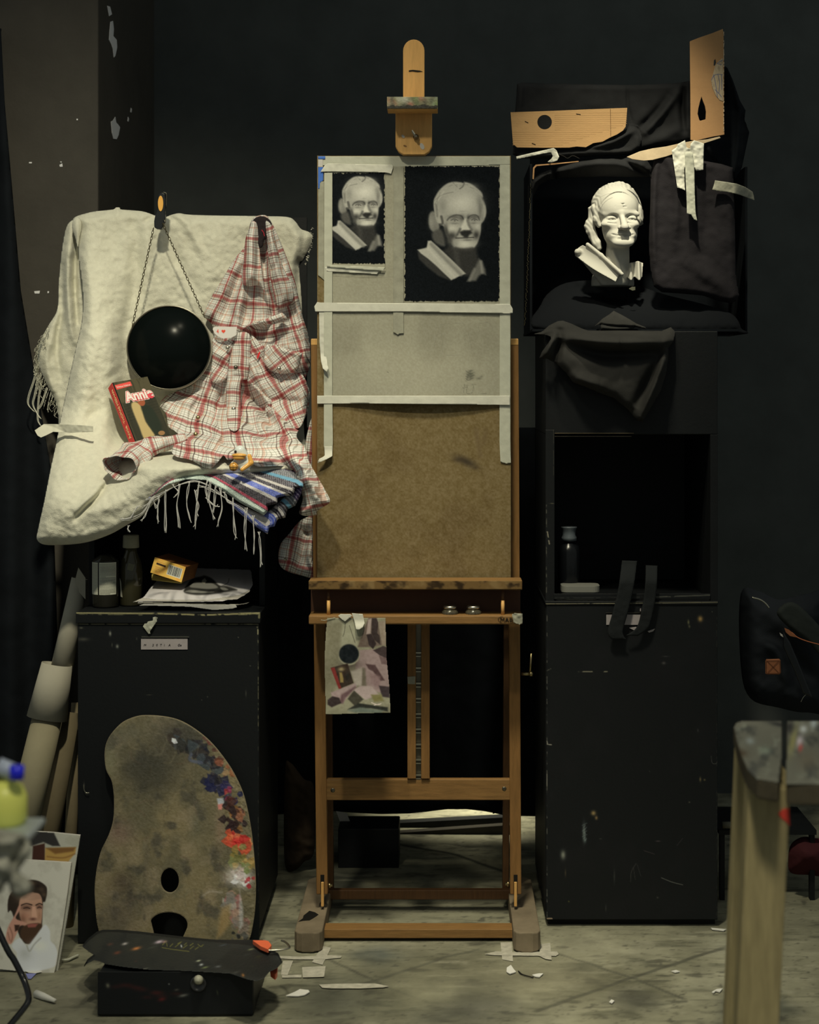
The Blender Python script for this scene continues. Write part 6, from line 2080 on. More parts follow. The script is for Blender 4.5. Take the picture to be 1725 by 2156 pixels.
cv = Canvas(200, 1505, 540, 2035, (110, 98, 64), 1.25)
cv.T = lambda x, y: (x * .3594, 1480 + y * .3594)
cv.mottle((82, 76, 52), 60, -.3, .4, .8, 3)
cv.mottle((122, 108, 76), 40, 0, .5, .7, 8)
cv.mottle((60, 56, 42), 30, .15, .6, .7, 12)
cv.ell(880, 360, 190, 130, (52, 50, 38), .85)
cv.ell(760, 170, 130, 60, (84, 80, 58), .7)
cv.ell(1050, 200, 150, 90, (46, 45, 38), .85)
cv.ell(900, 250, 200, 30, (78, 72, 50), .5, ang=-.3)
cv.ell(640, 340, 50, 100, (110, 106, 74), .7)
cv.ell(900, 440, 160, 90, (58, 54, 38), .7)
cv.ell(700, 760, 70, 70, (98, 76, 60), .6)
cv.ell(720, 1050, 60, 60, (66, 56, 40), .8)
cv.ell(760, 1120, 20, 60, (56, 50, 36), .8)
cv.ell(700, 1240, 110, 120, (84, 74, 56), .6)
cv.ell(860, 900, 18, 120, (80, 72, 52), .5)
cv.ell(1150, 720, 30, 100, (72, 72, 52), .5)
cv.ell(1290, 740, 30, 110, (130, 106, 78), .6)
rs = np.random.RandomState(4)


def dabs(n, x0, y0, x1, y1, cols, r0=10, r1=34, al=.85):
    for _ in range(n):
        t = rs.rand()
        x, y = x0 + (x1 - x0) * t + rs.randn() * 22, y0 + (y1 - y0) * t + rs.randn() * 22
        r = r0 + rs.rand() * (r1 - r0)
        n_ = 7
        pts = [(x + r * (0.5 + rs.rand()) * math.cos(a), y + r * (0.5 + rs.rand()) * math.sin(a)) for a in np.linspace(0, 6.28, n_)[:-1]]
        cv.poly(pts, cols[rs.randint(len(cols))], 1.2, al)


DK = [(28, 28, 30), (36, 34, 34), (24, 26, 34), (50, 44, 36), (40, 38, 30)]
dabs(26, 1000, 180, 1280, 400, DK + [(60, 52, 40), (54, 60, 58)], 14, 46)
dabs(10, 1130, 140, 1300, 330, [(96, 44, 34), (84, 50, 38), (70, 46, 34)], 6, 20, .7)
dabs(12, 1290, 340, 1340, 420, [(130, 82, 48), (120, 70, 46), (90, 56, 40), (140, 110, 70)], 8, 24)
dabs(26, 1230, 440, 1360, 560, [(24, 26, 52), (34, 30, 60), (30, 30, 40), (64, 60, 70), (26, 24, 28)], 10, 34)
dabs(5, 1350, 520, 1370, 570, [(140, 46, 44), (120, 40, 60)], 10, 20)
cv.poly([(1270, 560), (1310, 555), (1315, 590), (1280, 600)], (150, 150, 140), 2)
cv.poly([(1275, 595), (1305, 590), (1300, 625), (1280, 625)], (186, 116, 96), 2)
dabs(26, 1340, 600, 1420, 700, [(112, 78, 40), (140, 96, 46), (60, 34, 26), (36, 24, 22), (130, 84, 56)], 12, 34)
dabs(8, 1330, 700, 1390, 740, [(40, 24, 22), (34, 22, 20)], 14, 30)
dabs(30, 1350, 770, 1450, 850, [(176, 70, 40), (192, 86, 48), (160, 36, 30), (190, 110, 62), (150, 60, 36)], 12, 34)
cv.ell(1385, 815, 28, 30, (178, 34, 32), .95)
dabs(22, 1370, 880, 1460, 950, [(120, 100, 44), (96, 92, 44), (150, 120, 60), (190, 96, 56), (110, 112, 60)], 10, 30)
cv.ell(1400, 1010, 60, 50, (196, 190, 168), .98)
cv.ell(1430, 1040, 40, 40, (190, 182, 160), .9)
cv.ell(1350, 1020, 40, 34, (168, 156, 132), .8)
dabs(14, 1400, 1000, 1430, 1050, [(200, 196, 180), (186, 170, 150), (160, 140, 118)], 8, 24)
dabs(4, 1440, 960, 1450, 970, [(110, 118, 66)], 12, 22)
dabs(4, 1460, 1010, 1470, 1060, [(150, 38, 40), (140, 50, 44)], 10, 20)
dabs(34, 1340, 1130, 1440, 1340, [(130, 112, 88), (150, 120, 92), (120, 84, 70), (110, 106, 88), (150, 144, 120), (96, 90, 70), (142, 92, 80)], 14, 40, .75)
cv.poly([(1300, 1200), (1350, 1180), (1345, 1300), (1300, 1360), (1270, 1380)], (136, 112, 66), 6, .8)
cv.poly([(1405, 1100), (1425, 1200), (1425, 1300), (1405, 1330), (1400, 1200)], (156, 152, 134), 3, .7)
dabs(8, 1390, 1350, 1410, 1400, [(74, 72, 60), (30, 30, 26)], 8, 20)
cv.line([(1190, 1130), (1230, 1105), (1300, 1110)], 4, (150, 138, 112), .6, 3)
cv.poly([(1008, 205), (1030, 210), (1042, 235), (1020, 240), (1005, 225)], (184, 184, 170), 1)
cv.line([(1120, 300), (1115, 335), (1180, 350)], 7, (76, 80, 86), .8, 2)
cv.line([(600, 1480), (1450, 1430)], 30, (96, 88, 64), .3, 10)
for _ in range(70):
    a_ = rs.rand() * 6.28
    x_, y_ = 620 + rs.rand() * 760, 130 + rs.rand() * 1250
    cv.line([(x_, y_), (x_ + 60 * math.cos(a_), y_ + 60 * math.sin(a_)), (x_ + 90 * math.cos(a_ + .4), y_ + 90 * math.sin(a_ + .4))], 2.5, [(126, 114, 80), (72, 64, 44), (96, 74, 54), (84, 82, 60), (60, 56, 42)][rs.randint(5)], .28, 2.5)
cv.grain(8, 4, 3)
hb = .0016 * np.clip(vnoise(cv.px, cv.py, 7, 5, 3), -.2, 1) * sstep(400, 470, cv.px + (cv.py - 1600) * -.18)
mk = inside(outl, cv.px, cv.py) & ~inside(h1, cv.px, cv.py) & ~inside(h2, cv.px, cv.py)
PL = thing('palette', P(370, 2016, 3.93), 'large oval oil painting palette crusted with paint, leaning on the left cabinet', 'palette')
cv.sheet('paint_crust', M['paintwet'], PL, at_depth(lambda x, y: palD(x, y) - .0004), mask=mk, bump=hb)
MB().prism([P(x, y, float(palD(x, y))) for x, y in outl], (0, .005, 0), [[P(x, y, float(palD(x, y))) for x, y in h] for h in (h1, h2)]).build('board', mat('palette_wood', A(112, 100, 70), .6, .3), PL)

# ================================================================== paint box on the floor
PB = thing('paint_box', (-.56, 3.68, 0), 'low black paint-spattered box on the floor in front of the palette', 'box')
bx = [P(204, 0, 3.57).x, P(534, 0, 3.57).x]
M['box_black'] = mat('spattered_black', A(18, 20, 18), .5, .35, var=.3, vscale=30)
MB().box(bx[0], bx[1], 3.57, 3.80, .0, .088).build('box_body', M['box_black'], PB, bevel=.006)
cv = Canvas(206, 2046, 532, 2136, (16, 18, 17), 1.2)
for k in range(12):
    cv.ell(250 + k * 10 + rs.randn() * 6, 2078 + k * 1.5 + rs.randn() * 5, 12, 4, (60, 26, 22), .5)
for x, y, a, b, col in ((227, 2075, 4, 5, (110, 106, 80)), (356, 2072, 1.5, 1.5, (140, 140, 120)), (386, 2096, 10, 3, (110, 108, 90)), (372, 2084, 5, 2, (80, 76, 60)), (341, 2104, 8, 4, (90, 30, 26)), (458, 2090, 1.5, 5, (60, 64, 40))):
    cv.ell(x, y, a, b, col, .85, ang=-.2)
cv.sheet('paint_marks', M['paintwall'], PB, at_depth(lambda x, y: 3.5685))
lt = MB().lathe([(.017, 0), (.017, .004), (.014, .006), (.013, .004), (0, .004)], P(418, 2070, 3.569), 30, (0, -1, 0)).build('latch_ring', mat('dull_latch', A(40, 40, 36), .3, .5), PB, True)
MB().lathe([(0, -.009), (.006, -.007), (.010, 0), (.006, .007), (0, .009)], P(418, 2063, 3.560), 24, (0, -1, 0)).build('latch_knob', mat('pearly_knob', A(150, 144, 112), .4, .4), lt, True)


def onz(px, py, z):
    Y = (EYE - z) * FP / (py - VY)
    return Vector(((px - VX) * Y / FP, Y, z))


lidp = [(174, 1994), (186, 1980), (204, 1966), (216, 1962), (250, 1962), (290, 1965), (400, 1978), (520, 1989), (534, 1991), (560, 2002), (569, 2003), (586, 2011), (594, 2028), (582, 2040), (568, 2046), (556, 2060), (541, 2066), (520, 2062), (485, 2050), (440, 2047), (380, 2044), (316, 2042), (260, 2036),
        (222, 2030), (210, 2024), (199, 2022), (182, 2030), (177, 2037), (184, 2024), (200, 2012), (190, 2006)]
LD = thing('box_lid', onz(380, 2004, .095), 'warped black lid with paint spots and faint gold lettering, lying on the low box', 'lid')
MB().prism([onz(x, y, .092) for x, y in lidp], (0, 0, .005)).build('lid_board', M['box_black'], LD, bevel=.001)
cv = Canvas(172, 1960, 598, 2068, (34, 35, 29), 1.2)
cv.mottle((26, 28, 25), 20, 0, .5, .7, 5)
cv.mottle((44, 44, 34), 40, .1, .6, .6, 9)
for x, y, a, b, col in ((263, 1987, 6, 2.5, (170, 160, 140)), (287, 1997, 9, 3, (184, 112, 54)), (247, 2006, 7, 3, (96, 52, 34)), (335, 1983, 9, 3, (190, 168, 160)), (347, 1983, 5, 2, (160, 120, 110)), (232, 1988, 6, 2.5, (70, 46, 34)),
                        (418, 2023, 5, 1.6, (176, 176, 130)), (424, 2031, 4, 2, (170, 170, 150)), (432, 2037, 7, 1.6, (110, 118, 66)), (462, 2034, 7, 2, (120, 120, 108)), (528, 1999, 8, 1.6, (110, 112, 70)), (545, 2014, 6, 2, (110, 118, 40)),
                        (520, 2010, 8, 2, (90, 96, 80)), (500, 2046, 6, 2, (140, 136, 110)), (512, 2052, 3, 4, (190, 120, 50)), (532, 2035, 2, 2, (110, 116, 60)), (304, 2040, 8, 1.4, (90, 88, 70)), (286, 2024, 3, 1.4, (60, 40, 32)), (382, 1992, 1.5, 3, (190, 190, 170)), (320, 1995, 12, 1.5, (52, 56, 44)), (470, 1990, 8, 1, (60, 66, 66))):
    cv.ell(x, y, a, b, col, .9, ang=-.25)
cv.poly([(450, 2030), (490, 1996), (530, 2002), (560, 2010), (594, 2028), (556, 2060), (500, 2050)], (26, 27, 22), 4, .8)
G = (104, 100, 44)
for pts in ([(342, 1990), (350, 1981)], [(351, 1985), (352, 1992)], [(358, 1993), (364, 1987)], [(369, 1994), (382, 1983)], [(374, 1987), (380, 1984)], [(386, 1996), (394, 1990)], [(388, 1990), (393, 1985)], [(400, 1998), (408, 1992)], [(400, 1991), (407, 1986)],
            [(411, 1999), (418, 1994)], [(417, 1988), (423, 1993), (428, 1989)], [(341, 1995), (358, 1998), (380, 2001), (398, 2003)]):
    cv.line(pts, 1.4, G, .85, .5)


def lidplace(px, py):
    Y = (EYE - .0976) * FP / (py - VY)
    return np.stack([(px - VX) * Y / FP, Y, np.full(px.shape, .0976)], 1)


mk = inside(lidp, cv.px, cv.py)
cv.sheet('paint_spots', M['paintwet'], LD, lidplace, mask=mk, bump=None)
OC = thing('clamp', onz(570, 2010, .08), 'small orange spring clamp with steel hook gripping the black lid\'s corner', 'clamp')
M['orange'] = mat('orange_plastic', A(214, 92, 52), .4, .4)
MB().prism([onz(x, y, .104) for x, y in ((532, 1988), (559, 1988), (566, 1990), (572, 1998), (565, 2007), (548, 2000))], (0, 0, .009)).build('upper_jaw', M['orange'], OC, bevel=.001)
MB().prism([onz(x, y, .070) for x, y in ((569, 2047), (581, 2038), (585, 2045), (584, 2058), (580, 2064), (570, 2057))], (0, 0, .012)).build('lower_jaw', M['orange'], OC, bevel=.001)
MB().tube([onz(x, y, .108) for x, y in smooth_path([(561, 2001), (575, 2001), (592, 2000), (603, 1998), (610, 1995), (607, 1989), (600, 1983), (593, 1980)], 5)], .0022, 8).build('steel_hook', M['metal'], OC, True)

# ================================================================== rolls and tubes at the left
M['roll_white'] = mat('white_roll', A(150, 142, 112), .8, .2, var=.12, vscale=12)
M['roll_beige'] = mat('beige_roll', A(128, 118, 84), .8, .2, var=.15, vscale=14)
M['roll_brown'] = mat('brown_roll', A(104, 92, 62), .8, .2, var=.2, vscale=14)


def roll(a, b, r0, r1, m, label, open_end=True, cat='paper roll', name='paper_roll', group='paper rolls leaning in the corner'):
    a, b = Vector(a), Vector(b)
    mb = MB()
    d = (b - a).normalized()
    n = 36
    up = d.orthogonal().normalized()
    bn = d.cross(up)
    vs, fs = [], []
    prof = [(a, r0), (b, r1), (b, r1 - .002), (a, r0 - .002)]
    for p, r in prof:
        for k in range(n):
            t = 2 * math.pi * k / n
            vs.append(p + (up * math.cos(t) + bn * math.sin(t)) * r)
    for i in range(4):
        for k in range(n):
            k2 = (k + 1) % n
            j = (i + 1) % 4
            fs.append((i * n + k, i * n + k2, j * n + k2, j * n + k))
    mb.add(vs, fs)
    return props(mb.build(name, M[m], smooth=True, angle=30), label, cat, group)


roll(P(168, 1218, 4.20), P(128, 1420, 4.18), .020, .028, 'roll_white', 'tall narrow white paper roll, its pointed tip beside the shelf bottles')
roll(P(120, 1398, 4.16), P(99, 1512, 4.15), .037, .049, 'roll_white', 'short wide white paper sleeve pushed over the thick roll')
roll(P(105, 1490, 4.155), P(38, 1775, 4.05), .036, .040, 'roll_beige', 'thick beige paper roll coming out of the white sleeve')
roll(P(146, 1500, 4.22), P(84, 1850, 4.12), .027, .030, 'roll_brown', 'dull brown cardboard roll leaning behind the thick beige roll')
roll(P(162, 1480, 4.30), P(140, 1960, 4.16), .014, .016, 'roll_brown', 'thin brown tube nearest the left cabinet side')
tipm = MB().prism([P(x, y, 4.178) for x, y in ((165, 1195), (180, 1217), (180, 1262), (160, 1240), (158, 1222))], (0, .001, 0)).build('paper_tip', M['roll_white'])
props(tipm, 'loose pointed corner of paper sticking up from the tall narrow roll', 'paper')

# ================================================================== painted panels at the left


def Z3(*pts):
    return [(x * .27663, 1560 + y * .27663) for x, y in pts]


def panD(x, y, b=3.835, t=3.93, y0=2052, y1=1760):
    return b + (t - b) * (y0 - y) / (y0 - y1)


cv = Canvas(-12, 1745, 171, 2054, (150, 146, 120), 1.0)
cv.T = lambda x, y: (x * .27663, 1560 + y * .27663)
cv.mottle((134, 130, 104), 30, 0, .5, .6, 3)
cv.poly([(90, 690), (270, 685), (410, 700), (458, 800), (400, 800), (330, 770), (240, 800), (90, 780)], (44, 42, 36), 2.5)
cv.poly([(250, 800), (340, 780), (345, 920), (245, 910)], (58, 36, 26), 2)
cv.poly([(345, 815), (580, 808), (575, 850), (520, 920), (340, 915)], (150, 118, 58), 2)
cv.poly([(350, 815), (575, 810), (560, 840), (420, 860)], (92, 62, 32), 3, .8)
cv.line([(360, 880), (480, 890), (570, 860)], 3, (110, 76, 38), .7, 2)
cv.poly([(95, 740), (200, 740), (210, 800), (100, 800)], (92, 84, 44), 3)
mk = inside(Z3((-30, 690), (200, 685), (400, 696), (611, 718), (600, 800), (512, 1340), (438, 1776), (-30, 1770)), cv.px, cv.py)
B2 = thing('painting', P(80, 2050, 3.85), 'unframed painted panel behind the portrait, showing a dark umbrella shape and ochre cloth', 'painting')
cv.sheet('painted_face', M['painted'], B2, at_depth(lambda x, y: panD(x, y) + .012), mask=mk)
MB().prism([P(x, y, float(panD(x, y)) + .0135) for x, y in Z3((-30, 690), (200, 685), (400, 696), (611, 718), (512, 1340), (438, 1776), (-30, 1770))], (0, .006, 0)).build('panel', M['paper'], B2)
cv = Canvas(-12, 1805, 153, 2056, (176, 170, 142), .8)
cv.T = lambda x, y: (x * .27663, 1560 + y * .27663)
cv.mottle((156, 150, 124), 24, 0, .5, .6, 3)
q = cv.poly
sk, sd_, hr = (168, 128, 96), (112, 78, 56), (46, 38, 28)
q([(60, 1300), (70, 1180), (150, 1100), (220, 1060), (290, 1065), (345, 1100), (358, 1140), (345, 1220), (325, 1240), (320, 1400), (300, 1480), (210, 1545), (150, 1490), (90, 1300)], hr, 2, smooth=True)
q([(150, 1210), (210, 1170), (290, 1160), (320, 1210), (322, 1300), (315, 1380), (300, 1440), (240, 1470), (190, 1420), (150, 1330)], sk, 2, smooth=True)
q([(150, 1200), (200, 1160), (250, 1150), (300, 1170), (318, 1200), (240, 1215)], (150, 116, 88), 2, .8)
q([(200, 1400), (310, 1390), (312, 1450), (270, 1530), (215, 1545), (160, 1500), (160, 1440)], (66, 48, 32), 2.5, smooth=True)
cv.ell(200, 1268, 44, 22, (84, 58, 42), .85)
cv.line([(160, 1252), (200, 1238), (242, 1248)], 2.6, (44, 32, 24), .9, 1.2)
cv.line([(180, 1274), (205, 1268), (228, 1276)], 1.6, (36, 28, 24), .9, .8)
cv.ell(300, 1262, 24, 18, (88, 62, 46), .85)
cv.line([(274, 1250), (300, 1238), (322, 1246)], 2.4, (44, 32, 24), .9, 1.2)
cv.line([(284, 1272), (300, 1266), (316, 1272)], 1.5, (36, 28, 24), .9, .8)
cv.ell(190, 1190, 60, 40, (186, 148, 114), .5)
cv.ell(300, 1330, 14, 40, (138, 98, 70), .6)
for k in range(26):
    a = random.uniform(3.4, 6.2)
    cv.ell(215 + 125 * math.cos(a), 1200 + 120 * math.sin(a), 18, 14, random.choice([(62, 50, 36), (34, 28, 22), (84, 68, 48)]), .6)
q([(245, 1260), (270, 1260), (282, 1345), (240, 1350)], (186, 142, 108), 2)
cv.ell(250, 1356, 26, 12, (92, 58, 44), .9)
q([(205, 1400), (240, 1390), (290, 1392), (270, 1418), (215, 1420)], (134, 78, 62), 2)
cv.ell(175, 1350, 26, 40, sd_, .8)
cv.ell(200, 1330, 30, 20, (160, 112, 84), .6)
q([(45, 1500), (60, 1420), (110, 1330), (140, 1260), (158, 1245), (150, 1290), (120, 1350), (190, 1380), (200, 1400), (150, 1410), (130, 1460), (90, 1540), (60, 1540)], (172, 126, 98), 2, smooth=True)
q([(110, 1400), (150, 1400), (140, 1440), (115, 1450)], (56, 40, 30), 2)
cv.line([(75, 1420), (95, 1480), (85, 1530)], 2, sd_, .7, 2)
cv.line([(60, 1460), (75, 1520)], 2, sd_, .6, 2)
q([(90, 1560), (150, 1500), (205, 1560), (260, 1500), (320, 1420), (350, 1400), (380, 1450), (385, 1520), (420, 1560), (440, 1640), (410, 1720), (200, 1760), (110, 1720), (130, 1620)], (188, 186, 168), 2.5, smooth=True)
cv.ell(300, 1560, 60, 40, (200, 198, 182), .8)
cv.ell(190, 1620, 50, 50, (158, 156, 136), .7)
cv.line([(205, 1560), (225, 1600), (260, 1550), (310, 1500)], 3, (140, 136, 112), .7, 2)
cv.line([(550, 925), (500, 1300), (420, 1770)], 4, (140, 128, 94), .6, 2)
mk = inside(Z3((-40, 900), (200, 905), (545, 926), (520, 1130), (480, 1400), (432, 1700), (410, 1782), (200, 1760), (-40, 1735)), cv.px, cv.py)
B1 = thing('painting', P(60, 2050, 3.835), 'unframed oil portrait of a bearded man in white touching his temple, on the floor', 'painting')
cv.sheet('painted_face', M['painted'], B1, at_depth(lambda x, y: panD(x, y)), mask=mk)
MB().prism([P(x, y, float(panD(x, y)) + .0015) for x, y in Z3((-40, 900), (200, 905), (545, 926), (480, 1400), (410, 1782), (200, 1760), (-40, 1735))], (0, .006, 0)).build('panel', M['paper'], B1)

# ================================================================== floor tape, scraps


def FT(*pts):
    return [(560 + x * .3594, 1650 + y * .3594) for x, y in pts]


M['floor_tape'] = mat('dirty_floor_tape', A(158, 150, 120), .8, .2, var=.35, vscale=60)


def flat(name, pts, label, cat, m='floor_tape', z=.0016, group=None, t=.0006):
    o = MB().prism([onz(x, y, z) for x, y in pts], (0, 0, t)).build(name, M[m])
    return props(o, label, cat, group)


tl_ = [(FT((100, 1040), (160, 1038), (128, 1122), (88, 1120)), 'short floor tape strip reaching from the orange clamp toward the viewer'),
       (FT((92, 1124), (210, 1120), (208, 1136), (96, 1138)), 'thin floor tape strip joining the two wider pieces near the orange clamp'),
       (FT((212, 1076), (350, 1070), (342, 1132), (216, 1136)), 'wide pale floor tape patch below the easel foot nearest the palette'),
       (FT((332, 952), (382, 962), (332, 1062), (270, 1046)), 'slanted floor tape piece crossing beside the easel foot nearest the palette'),
       (FT((72, 1010), (210, 1014), (380, 1006), (445, 1010), (440, 1020), (340, 1030), (160, 1030), (80, 1024)), 'long pointed floor tape strip in front of the easel foot nearest the palette'),
       (FT((312, 1178), (400, 1174), (520, 1172), (640, 1172), (720, 1188), (690, 1194), (560, 1200), (380, 1200), (330, 1196)), 'ragged worn floor tape strip, nearest the viewer of all'),
       (FT((1375, 932), (1440, 930), (1448, 1042), (1385, 1030)), 'floor tape piece at the inner side of the easel foot nearest the tall cabinet'),
       (FT((1283, 1000), (1345, 984), (1460, 988), (1620, 986), (1706, 984), (1716, 1000), (1700, 1010), (1500, 1008), (1340, 1006)), 'long horizontal floor tape strip in front of the foot nearest the tall cabinet'),
       (FT((1606, 942), (1666, 934), (1674, 1032), (1640, 1028), (1604, 1010)), 'floor tape piece at the outer side of the easel foot nearest the tall cabinet')]
for k, (p_, l_) in enumerate(tl_):
    flat('floor_tape', p_, l_, 'tape', z=.0012 + .0007 * (k % 3), group='tape marks on the floor')
M['scrap'] = mat('paper_scrap_white', A(176, 170, 144), .8, .2)
for p_, l_ in ((FT((118, 1246), (170, 1224), (200, 1208), (250, 1214), (256, 1224), (230, 1240), (190, 1248)), 'white torn paper scrap on the floor in front of the paint box'),
               (FT((1412, 1082), (1436, 1066), (1452, 1090), (1466, 1106), (1430, 1118), (1410, 1106)), 'pale crumpled scrap beside a dark twig on the floor'),
               (FT((1560, 1124), (1600, 1116), (1626, 1116), (1604, 1136), (1580, 1134)), 'small white chip at the end of the dark twig on the floor'),
               ([(1499, 2090), (1510, 2084), (1522, 2083), (1516, 2090), (1508, 2088), (1503, 2092)], 'little curled white scrap on the floor near the stool leg'),
               ([(1414, 2046), (1424, 2044), (1432, 2047), (1422, 2049)], 'thin white sliver on the floor in front of the tall cabinet'),
               ([(1283, 2111), (1288, 2106), (1294, 2109), (1289, 2114)], 'tiny round white crumb on the floor by the scored line'),
               ([(1497, 1955), (1530, 1958), (1524, 1961), (1500, 1958)], 'narrow pale sliver on the floor at the tall cabinet\'s corner')):
    flat('paper_scrap', p_, l_, 'scrap', 'scrap', z=.002, t=.002)
MB3 = MB().tube([onz(x, y, .003) for x, y in smooth_path(FT((1480, 1098), (1500, 1116), (1530, 1126), (1568, 1136)), 4)], .0014, 6)
props(MB3.build('twig', M['ink'], smooth=True), 'thin dark twig on the floor in front of the easel', 'twig')
rl = MB().tube([onz(x, y, .008) for x, y in ((76, 2092), (92, 2098), (116, 2107))], [.008, .0075, .004], 12).build('rolled_scrap', M['scrap'], smooth=True)
props(rl, 'small rolled white paper scrap on the floor by the bent metal tube', 'scrap')
flat('paper_scrap', Z3((180, 1748), (250, 1726), (322, 1758), (270, 1770), (220, 1766)), 'white scrap of paper at the foot of the bearded man\'s portrait', 'scrap', 'scrap', z=.003)
M['lilac'] = mat('lilac_paper', A(110, 110, 136), .8, .2)
flat('paper_scrap', Z3((196, 1772), (276, 1772), (236, 1812), (214, 1812)), 'lilac scrap of paper at the foot of the bearded man\'s portrait', 'scrap', 'lilac', z=.002)
props(MB().tube([onz(x, y, .006) for x, y in smooth_path(Z3((470, 1668), (520, 1664), (550, 1650), (596, 1630)), 4)], [.003] * 13, 7).build('curled_scrap', M['tape'], smooth=True), 'curled yellowish tape scrap on the floor between portrait and cabinet', 'scrap')

# ================================================================== bent tube of a chair at the lower left
tb = [P(x, y, Y) for x, y, Y in ((-60, 1830, 3.45), (8, 1984, 3.40), (30, 2022, 3.39), (48, 2058, 3.38), (58, 2086, 3.36), (60, 2106, 3.34), (48, 2126, 3.32), (20, 2160, 3.28), (-10, 2200, 3.22), (-40, 2232, 3.18))]
CH = thing('chair', tb[0], 'bent black metal tube frame of a chair in the lower left corner', 'chair')
MB().tube([Vector(v) for v in smooth_path([tuple(v) for v in tb], 6)], .0062, 14).build('leg', mat('gloss_black_tube', A(20, 20, 18), .18, .6), CH, True)

# ================================================================== out of focus things on the near side table
NT = thing('side_table', (-.62, 2.0, 0), 'pale metal edged side table, out of focus at the left edge', 'table')
zt2 = P(0, 1748, 2.0).z
M['grey_metal'] = mat('pale_metal', A(150, 152, 134), .45, .4, metal=.3)
MB().box(-.98, P(72, 0, 2.0).x, 1.955, 2.06, zt2 - .008, zt2).build('tabletop', M['grey_metal'], NT, bevel=.003)
for x in (-.95, -.60):
    MB().tube([(x, 2.03, 0), (x, 2.03, zt2 - .008)], .010, 12).build('leg', M['metal_dark'], NT, True)
bx_ = P(30, 0, 2.03)
YB2 = thing('spray_bottle', (bx_.x, 2.03, zt2), 'yellow-green plastic bottle with a blue cap, blurred at the left edge', 'bottle')
rb = .027
ztop = P(0, 1655, 2.03).z
MB().lathe([(rb * .85, zt2), (rb, zt2 + .006), (rb, ztop - .012), (rb * .8, ztop), (rb * .4, ztop + .006), (0, ztop + .006)], (bx_.x - .012, 2.03, 0), 32).build('bottle_body', mat('lime_plastic', A(196, 200, 84), .35, .4), YB2, True)
MB().tube([P(35, 1640, 2.01), P(36, 1612, 2.01)], .0085, 16).build('cap', mat('blue_cap', A(30, 34, 170), .35, .4), YB2, True)
MB().tube([P(34, 1628, 2.03), P(-4, 1612, 2.03)], .010, 16).build('nozzle', mat('white_nozzle', A(150, 154, 150), .4, .4), YB2, True)
props(cloth('rag', [dict(poly=[(-40, 1752), (30, 1752), (56, 1762), (66, 1790), (52, 1815), (40, 1835), (60, 1850), (68, 1872), (48, 1890), (24, 1880), (14, 1850), (2, 1880), (-40, 1880)], depth=lambda x, y: 1.925 + 0 * x, step=4, roll=.012, wr=(.012, 24), seed=3,
      folds=[([(50, 1770), (30, 1810), (34, 1840)], 9, -.02)])], mat('grey_rag', A(160, 154, 124), .9, .1, var=.5, vscale=30), solid=.002),
      'grey-beige crumpled rag hanging from the side table edge, out of focus', 'cloth')

# ================================================================== stool at the right
ST = thing('stool', (.62, 2.56, 0), 'paint-stained wooden stool with a two-board seat, out of focus at the right edge', 'stool')
cv = Canvas(1540, 1512, 1860, 1652, (96, 93, 73), 2.0, k=.9)
cv.mottle((60, 60, 50), 24, 0, .5, .8, 3)
cv.mottle((116, 116, 92), 16, .2, .6, .7, 6)
for x, y, a, b, col in ((1580, 1560, 9, 7, (132, 136, 120)), (1612, 1580, 12, 8, (122, 128, 100)), (1684, 1560, 8, 12, (200, 184, 170)), (1686, 1575, 4, 8, (180, 60, 50)), (1692, 1535, 8, 8, (190, 190, 170)), (1714, 1522, 8, 12, (160, 166, 150)), (1670, 1560, 7, 30, (140, 132, 74)),
                        (1640, 1525, 24, 5, (34, 34, 30)), (1664, 1532, 8, 14, (44, 42, 36)), (1560, 1585, 14, 8, (70, 56, 36)), (1700, 1600, 20, 20, (96, 88, 66))):
    cv.ell(x, y, a, b, col, .85, ang=.2)
ZSE = .78


def seatpl(px, py):
    Y = (EYE - ZSE - .0008) * FP / (py - VY)
    return np.stack([(px - VX) * Y / FP, Y, np.full(px.shape, ZSE + .0008)], 1)


sA = [(1560, 1518), (1550, 1521), (1545, 1530), (1552, 1562), (1562, 1592), (1574, 1620), (1594, 1640), (1640, 1648), (1646, 1600), (1648, 1518)]
sB = [(1657, 1518), (1656, 1600), (1656, 1650), (1760, 1652), (1850, 1648), (1850, 1530), (1838, 1518)]
for p_ in (sA, sB):
    b = MB().prism([onz(x, y, ZSE) for x, y in p_], (0, 0, -.028)).build('seat_board', mat('stained_seat_wood', A(72, 64, 44), .7, .25, var=.4, vscale=20), ST, bevel=.004)
    cv.sheet('paint_stains', M['paintwet'], b, seatpl, mask=inside(p_, cv.px, cv.py))
M['stool_wood'] = mat('stool_wood', A(150, 134, 86), .65, .25, var=.35, vscale=12, bump=.3, bscale=60, stretch=(8, 8, 1))
zl = ZSE - .028


def lp3(x, y, Y):
    return P(x, y, Y)


for (xa, ya, xb, yb, Y0, Y1) in ((1617, 1645, 1593, 2140, 2.44, 2.44),):
    t0 = P(xa, ya, Y0)
    t1 = P(xb, yb, Y1)
    d = (t1 - t0) / (t0.z - t1.z)
    top_, bot = t0 + d * (t0.z - zl), t0 + d * t0.z
    MB().bar(bot, top_, .060, .034).build('leg', M['stool_wood'], ST, bevel=.003)
for x0, Y_, sx in ((.78, 2.44, .05), (.50, 2.74, -.03), (.78, 2.74, .05)):
    MB().bar((x0 + sx, Y_ + .01, 0), (x0, Y_, zl), .055, .034).build('leg', M['stool_wood'], ST, bevel=.003)
MB().box(P(1640, 0, 2.46).x, .78, 2.455, 2.475, P(0, 1692, 2.46).z, P(0, 1660, 2.46).z).build('apron', M['stool_wood'], ST, bevel=.002)
MB().box(.50, .52, 2.46, 2.74, P(0, 1692, 2.46).z, P(0, 1660, 2.46).z).build('side_rail', M['stool_wood'], ST, bevel=.002)
